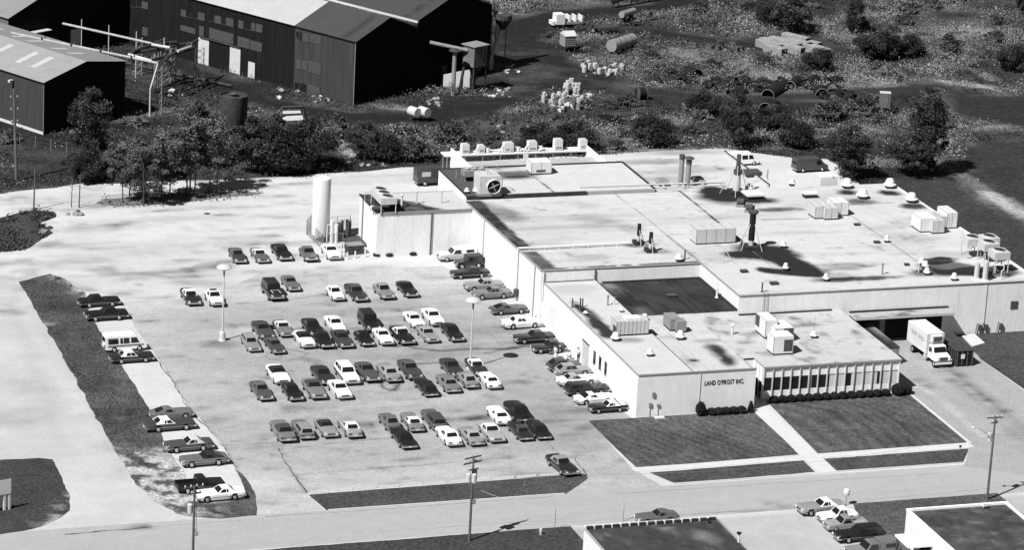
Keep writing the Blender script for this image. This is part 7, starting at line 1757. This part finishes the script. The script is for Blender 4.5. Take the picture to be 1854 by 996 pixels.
# rubble lumps
def lump(px, py, s, m, label, group, z=0):
    q = P(px, py); bm = bmesh.new(); bmesh.ops.create_icosphere(bm, subdivisions=1, radius=s)
    for v in bm.verts: v.co = Vector((v.co.x*random.uniform(.7,1.4), v.co.y*random.uniform(.7,1.3), v.co.z*random.uniform(.4,.9)))
    me = bpy.data.meshes.new('rubble'); bm.to_mesh(me); bm.free(); me.materials.append(m); o = bpy.data.objects.new('rubble_block', me); COL.objects.link(o); o.location = (q.x,q.y,s*.3+z); setp(o, label, 'rubble', group)
RB = [(775,795,178,190,12,'pale rubble blocks by the hall wall','pale rubble block near the capped column'), (793,806,186,196,3,'pale rubble blocks in the yard','large pale block in the yard below the column'), (868,925,160,176,22,'rubble blocks below the dust collector','rubble block below the dust collector'), (900,940,118,134,16,'rubble blocks at the cyclone','rubble block at the foot of the cyclone'), (560,600,172,186,14,'rubble blocks along the hall wall','rubble block along the hall wall'), (300,345,160,185,12,'rubble blocks below the gantry','rubble block below the gantry'), (500,560,160,184,10,'rubble blocks beside the small hall doors','rubble block beside the small hall doors'),
      (180,200,318,326,4,'pale blocks at the lane edge','pale block at the lane edge'), (625,700,296,302,9,'pale slabs on the lane edge','pale slab on the lane edge below the thicket'), (118,150,383,390,7,'white slabs at the lane corner','white slab at the lane corner'), (60,75,372,378,2,'pale blocks beside the bare post','pale block beside the bare post'), (70,90,405,430,8,'pale stones on the grass patch edge','pale stone on the grass patch edge'), (880,930,210,245,9,'scrap blocks above the rack','dark scrap block above the rack'), (940,1000,205,240,12,'scrap blocks left of the drum jumble','scrap block left of the drum jumble'),
      (1060,1100,120,140,6,'pale lumps by the upper heap','pale lump by the upper heap'), (1395,1500,92,108,10,'pale lumps below the slab stack','pale lump below the slab stack'), (1660,1690,300,312,3,'pale stones by the tallest tree','pale stone at the foot of the tallest tree')]
for x0, x1, y0, y1, n, g, lb in RB:
    for k in range(n): lump(random.uniform(x0,x1), random.uniform(y0,y1), random.uniform(.18,.55 if n < 14 else .45), random.choice([M_lgrey, M_mgrey, M_mgrey, M_rust]) if 'scrap' not in g else random.choice([M_rust, M_mgrey, M_dgrey]), lb, g)
# field junk
q = P(1027,92); e = empty('stilt_hut', (q.x,q.y,0), R(5), 'small hut on stilts with pale roof in the cinder yard', 'hut'); MB().cbox((0,0,1.0),(2.0,2.2,1.9)).build('wall', M_mgrey, e); MB().add([(-1.1,-1.2,2.9),(1.1,-1.2,2.9),(1.1,0,3.6),(-1.1,0,3.6),(1.1,1.2,2.9),(-1.1,1.2,2.9)], [(0,1,2,3),(3,2,4,5),(0,3,5),(1,4,2)]).build('roof', M_lgrey, e)
for x in (-.9,.9):
    for y in (-1,1): MB().tube((x,y,0),(x,y,1.0),.08,.08,5).build('leg', M_rust, e)
for k in range(5): MB().box(-1.02,1.02,-1.14,-1.11,1.1+k*.35,1.2+k*.35).build('board', M_dgrey, e)
def htank(p0, p1, r, label, m, z=1.5):
    a = P(*p0); b = P(*p1); e = empty('horizontal_tank', (a.x,a.y,0), 0, label, 'tank'); d = Vector((b.x-a.x,b.y-a.y,0))
    MB().tube((0,0,z),(d.x,d.y,z),r,r,18).build('shell', m, e)
    for t in (.2,.8): MB().cbox((d.x*t,d.y*t,0),(r*1.2,.4,z-r*.6)).build('cradle', M_rust, e)
    for t in (.25,.5,.75): MB().tube((d.x*t,d.y*t,z),(d.x*t+d.x*.02,d.y*t+d.y*.02,z),r*1.03,r*1.03,18).build('band', M_dgrey, e)
htank((1106,98),(1144,86),1.05,'large pale cylindrical tank lying at the edge of the weeds',M_mgrey); htank((1124,47),(1146,40),.6,'small tank on stilts near the top of the yard',M_mgrey,2.1)
q = P(1097,60); e = empty('flat_deck_trailer', (q.x,q.y,0), R(6), 'dark flat deck trailer left in the yard', 'trailer'); MB().cbox((0,0,.9),(3.6,2.6,.5)).build('deck', M_rust, e)
for x in (-1.3,1.3):
    for y in (-1.2,1.2): MB().tube((x,y-.1,.45),(x,y+.1,.45),.45,.45,12).build('wheel', M_tyre, e)
q = P(1028,48); e = empty('derelict_truck', (q.x,q.y,0), R(4), 'derelict white truck with open bodywork at the top of the yard', 'truck'); MB().cbox((-1.8,0,.7),(1.6,1.9,1.8)).build('cab', M_white, e); MB().cbox((.9,0,.7),(3.0,1.9,.4)).build('bed', M_mgrey, e); MB().box(-.2,.1,-.95,.95,1.1,2.2).box(2.2,2.4,-.95,.95,1.1,2.1).box(1.0,1.2,-.95,.95,1.1,2.2).build('stake_side', M_white, e); MB().cbox((-2.9,0,.6),(.8,1.7,.7)).build('bonnet', M_white, e)
for x in (-2.6,1.6):
    for s in (-1,1): MB().tube((x,s*.75,.4),(x,s*.95,.4),.4,.4,12).build('wheel', M_tyre, e)
def scrap(px, py, n, s, label, name='scrap_pile'):
    q = P(px, py); e = empty(name, (q.x,q.y,0), 0, label, 'scrap pile')
    a = MB()
    for k in range(n): p0 = Vector((random.uniform(-s,s),random.uniform(-s,s),random.uniform(0,s*.4))); p1 = p0+Vector((random.uniform(-1.8,1.8),random.uniform(-1.2,1.2),random.uniform(-.2,1.0))); a.tube(p0,p1,.09,.09,5)
    a.build('beams', M_rust, e); a = MB()
    for k in range(n//2): a.cbox((random.uniform(-s,s),random.uniform(-s,s),0),(random.uniform(.5,1.6),random.uniform(.4,1.2),random.uniform(.3,.9)),random.uniform(0,3))
    a.build('plates', M_dgrey, e)
for px, py, n, s, lb in ((1060,52,22,1.8,'tangled scrap heap right of the derelict truck'), (1237,84,12,1.8,'dark wrecked machinery left of the upper weeds'), (1305,84,16,2.4,'dark wrecked machinery with a pale canvas'), (1330,92,8,1.4,'dark wreck leaning beside the machinery'), (972,200,10,1.6,'scrap frame left of the drum jumble'), (1010,215,14,2.2,'scrap beams below the drum jumble'), (890,222,10,1.6,'wrecked car frame above the rack'), (925,240,12,1.8,'wrecked machine above the rack with pale parts'), (1130,70,8,1.4,'scrap beside the tank stilts'), (1215,150,8,1.5,'dark scrap at the left end of the culvert row'), (425,190,6,1.4,'scrap by the rusty tank')):
    scrap(px, py, n, s, lb)
q = P(1160,180); e = empty('cable_reel', (q.x,q.y,0), 0, 'dark round reel at the edge of the cinder track', 'reel'); MB().tube((-.5,0,1.0),(.5,.3,1.0),1.0,1.0,18).build('drum', M_black, e); MB().tube((-.6,0,1.0),(-.5,0,1.0),1.15,1.15,18).tube((.5,.3,1.0),(.6,.35,1.0),1.15,1.15,18).build('flange', M_dgrey, e)
for px, py, w_, rz__, lb in ((1146,194,4.2,-.5,'dark slatted rack tilted by the reel'), (1128,214,4.4,.05,'long dark slatted rack below the tilted one'), (1163,205,3.2,.1,'short dark slatted rack')):
    q = P(px, py); e = empty('steel_rack', (q.x,q.y,0), rz__, lb, 'rack'); a = MB().cbox((0,0,0),(w_,1.6,.15)); a.build('base', M_rust, e); a = MB()
    for k in range(int(w_/.55)): a.box(-w_/2+k*.55,-w_/2+k*.55+.12,-.8,.8,.15,.9)
    a.box(-w_/2,w_/2,-.85,-.75,.85,.95).build('slat', M_dgrey, e)
_sp = [(1222,142),(1246,150),(1300,150),(1318,158),(1345,160),(1378,165),(1412,152),(1447,150),(1478,160),(1500,178),(1535,176),(1556,190),(1575,195),(1392,192),(1612,206),(1118,222),(1095,214)]
for px, py in _sp:
    q = P(px, py); e = empty('scrap_heap', (q.x,q.y,0), random.uniform(0,3), 'low dark heap of scrap among the culvert pieces', 'scrap', 'dark scrap heaps in the field'); a = MB()
    for k in range(5): a.cbox((random.uniform(-1.2,1.2),random.uniform(-1.0,1.0),-.1),(random.uniform(.7,1.8),random.uniform(.5,1.3),random.uniform(.4,1.2)),random.uniform(0,3))
    a.build('plates', M_black, e); a = MB()
    for k in range(6): p0 = Vector((random.uniform(-1.4,1.4),random.uniform(-1,1),random.uniform(.1,.8))); a.tube(p0, p0+Vector((random.uniform(-1.2,1.2),random.uniform(-.8,.8),random.uniform(-.1,.8))), .07, .07, 4)
    a.build('beams', M_rust, e)
# culvert / vault sections
def culvert(px, py, ang, r, L, label, rim=M_mgrey, m=M_black):
    q = P(px, py); e = empty('culvert_section', (q.x,q.y,0), R(ang), label, 'culvert section', None)
    n = 12; mb = MB(); vs = []; fs = []
    prof = [(math.cos(math.pi*k/n+0), math.sin(math.pi*k/n)) for k in range(n+1)]; prof = [(r, -0.0)]+[(r*c, r*.55+r*s_*1.0) for c, s_ in prof]+[(-r, 0)]
    k0 = len(prof)
    seg_ = max(2, int(L/.35))
    for j in range(seg_+1):
        f_ = 1.0+(.03 if j % 2 else 0)
        for (x, z) in prof: vs.append((x*f_, j*L/seg_, z*f_))
        for (x, z) in prof: vs.append((x*f_*.90, j*L/seg_, z*f_*.94))
    N2 = 2*k0
    for j in range(seg_):
        for i in range(k0-1):
            a_, b_ = j*N2+i, j*N2+i+1; fs.append((a_, b_, b_+N2, a_+N2)); fs.append((a_+k0, a_+k0+N2, b_+k0+N2, b_+k0))
    mb.add(vs, fs); mb.build('shell', m, e)
    rm = MB(); pts = [(x, -.02, z+.02) for x, z in prof]; rm.path([(p[0],p[1],p[2]) for p in pts], .045, 5); rm.build('rim', rim, e); e.location.z = -.35*r
CU = [(1215,140,0,.9,1.6,'leftmost dark culvert piece in the long row'), (1235,152,-20,1.1,2.2,'culvert piece with sunken half arch, second in the row'), (1262,140,15,1.2,3.0,'overgrown ribbed culvert mound'), (1284,163,-10,1.2,1.6,'dark culvert mouth below the ribbed mound'), (1298,160,-30,1.0,1.5,'culvert piece pressed against the dark mouth'), (1331,152,40,1.0,1.2,'tilted dark culvert plate in the weeds'), (1352,150,0,.9,1.3,'small culvert beyond the tilted plate'), (1366,163,-15,1.0,2.0,'low culvert left of the pale rimmed one'),
      (1390,176,-42,1.15,8.5,'long culvert with a pale square rim'), (1430,160,-42,1.1,4.0,'culvert behind the long pale rimmed one'), (1462,154,-45,1.0,3.6,'dark culvert far behind the long one'), (1488,174,-15,1.1,2.6,'dark culvert box left of the round ring'), (1510,166,0,1.2,1.2,'culvert ring with scalloped pale rim'), (1527,172,0,1.0,1.2,'dark culvert right of the scalloped ring'), (1385,200,-25,1.1,2.4,'twin dark culvert near the pale rimmed one, left'), (1402,203,-10,1.1,1.8,'twin dark culvert near the pale rimmed one, right'), (1332,190,-10,.8,.5,'small pale ringed hoop in the grass'), (1500,152,-60,1.0,3.0,'sunken dark culvert right of the long row'), (1545,182,10,1.0,1.5,'dark culvert left of the upright cabinet'), (1320,172,-70,.8,3.5,'low toppled culvert lying sideways')]
for px, py, a_, r_, L_, lb in CU: culvert(px, py, a_, r_*.95, L_, lb, rim=M_mgrey if ('pale' in lb or 'ring' in lb) else M_rust)
q = P(1600,203); e = empty('steel_cabinet', (q.x,q.y,0), R(-20), 'upright rusty cabinet standing in the weeds on the right', 'cabinet'); MB().cbox((0,0,0),(1.7,1.2,3.3)).build('casing', mat('cabinet_steel', .12, var=.25, scale=1.5), e); MB().box(.5,.56,-.63,-.6,.1,3.2).build('door_edge', M_black, e); MB().cbox((0,0,3.3),(1.8,1.3,.08)).build('lid', M_lgrey, e)
random.seed(5)
# stack of pale slabs
SL = [(1392,88,-28,5.2),(1398,80,-28,5.0),(1403,96,-28,4.4),(1418,78,-22,5.5),(1424,86,-22,5.5),(1432,94,-20,5.0),(1440,76,-20,5.2),(1448,86,-20,5.4),(1456,95,-20,3.6),(1462,80,-20,5.0),(1473,104,-32,5.0),(1480,96,-32,5.2),(1486,90,-32,4.6),(1476,86,-25,4.0)]
for px, py, a_, L_ in SL:
    q = P(px, py); e = empty('concrete_beam', (q.x,q.y,-.3), R(a_-38), 'pale channel beam in the stack at the top right', 'beam', 'stack of pale channel beams')
    zb_ = random.choice([0,.5,1.0]); MB().box(-L_/2,L_/2,-.75,.75,zb_+.35,zb_+.6).build('top_slab', mat('old_concrete', .26, var=.3, scale=1.2), e); MB().box(-L_/2,L_/2,-.75,-.55,0,zb_+.35).box(-L_/2,L_/2,.55,.75,0,zb_+.35).build('side_web', M_mgrey, e); MB().box(L_/2-.05,L_/2+.03,-.6,.6,.0,zb_+.4).build('end_shadow_gap', M_black, e)
# trestle at the very top
a = P(1108,14); e = empty('conveyor_trestle', (a.x,a.y,0), 0, 'dark conveyor trestle crossing the top edge', 'conveyor'); b = P(1240,-8)
d = Vector((b.x-a.x,b.y-a.y,0)); MB().tube((0,0,1.2),(d.x,d.y,3.2),.45,.45,4).build('conveyor', M_black, e)
for t in (.05,.3,.55,.8): 
    z_ = 1.2+2*t; MB().tube((d.x*t-.8,d.y*t,0),(d.x*t,d.y*t,z_),.12,.12,4).tube((d.x*t+.8,d.y*t,0),(d.x*t,d.y*t,z_),.12,.12,4).build('leg', M_black, e)
# fence line at the left edge of the field
for k in range(7):
    q = P(8+k*28, 258+k*5.5); MB().tube((0,0,0),(0,0,1.9),.05,.05,6).lathe((0,0,1.9),[(.05,0),(.07,.03),(.01,.08)],6).build('fence_post', M_mgrey, loc=(q.x,q.y,0), label='thin fence post in the field left of the dense tree', cat='fence post', group='fence posts in the left field')
a = P(8,258); b = P(176,291); MB().path([(0,0,1.8),(b.x-a.x,b.y-a.y,1.8)], .02, 4).path([(0,0,1.1),(b.x-a.x,b.y-a.y,1.1)], .015, 4).build('fence_wire', M_dgrey, loc=(a.x,a.y,0), label='wires strung along the thin posts in the left field', cat='wire')
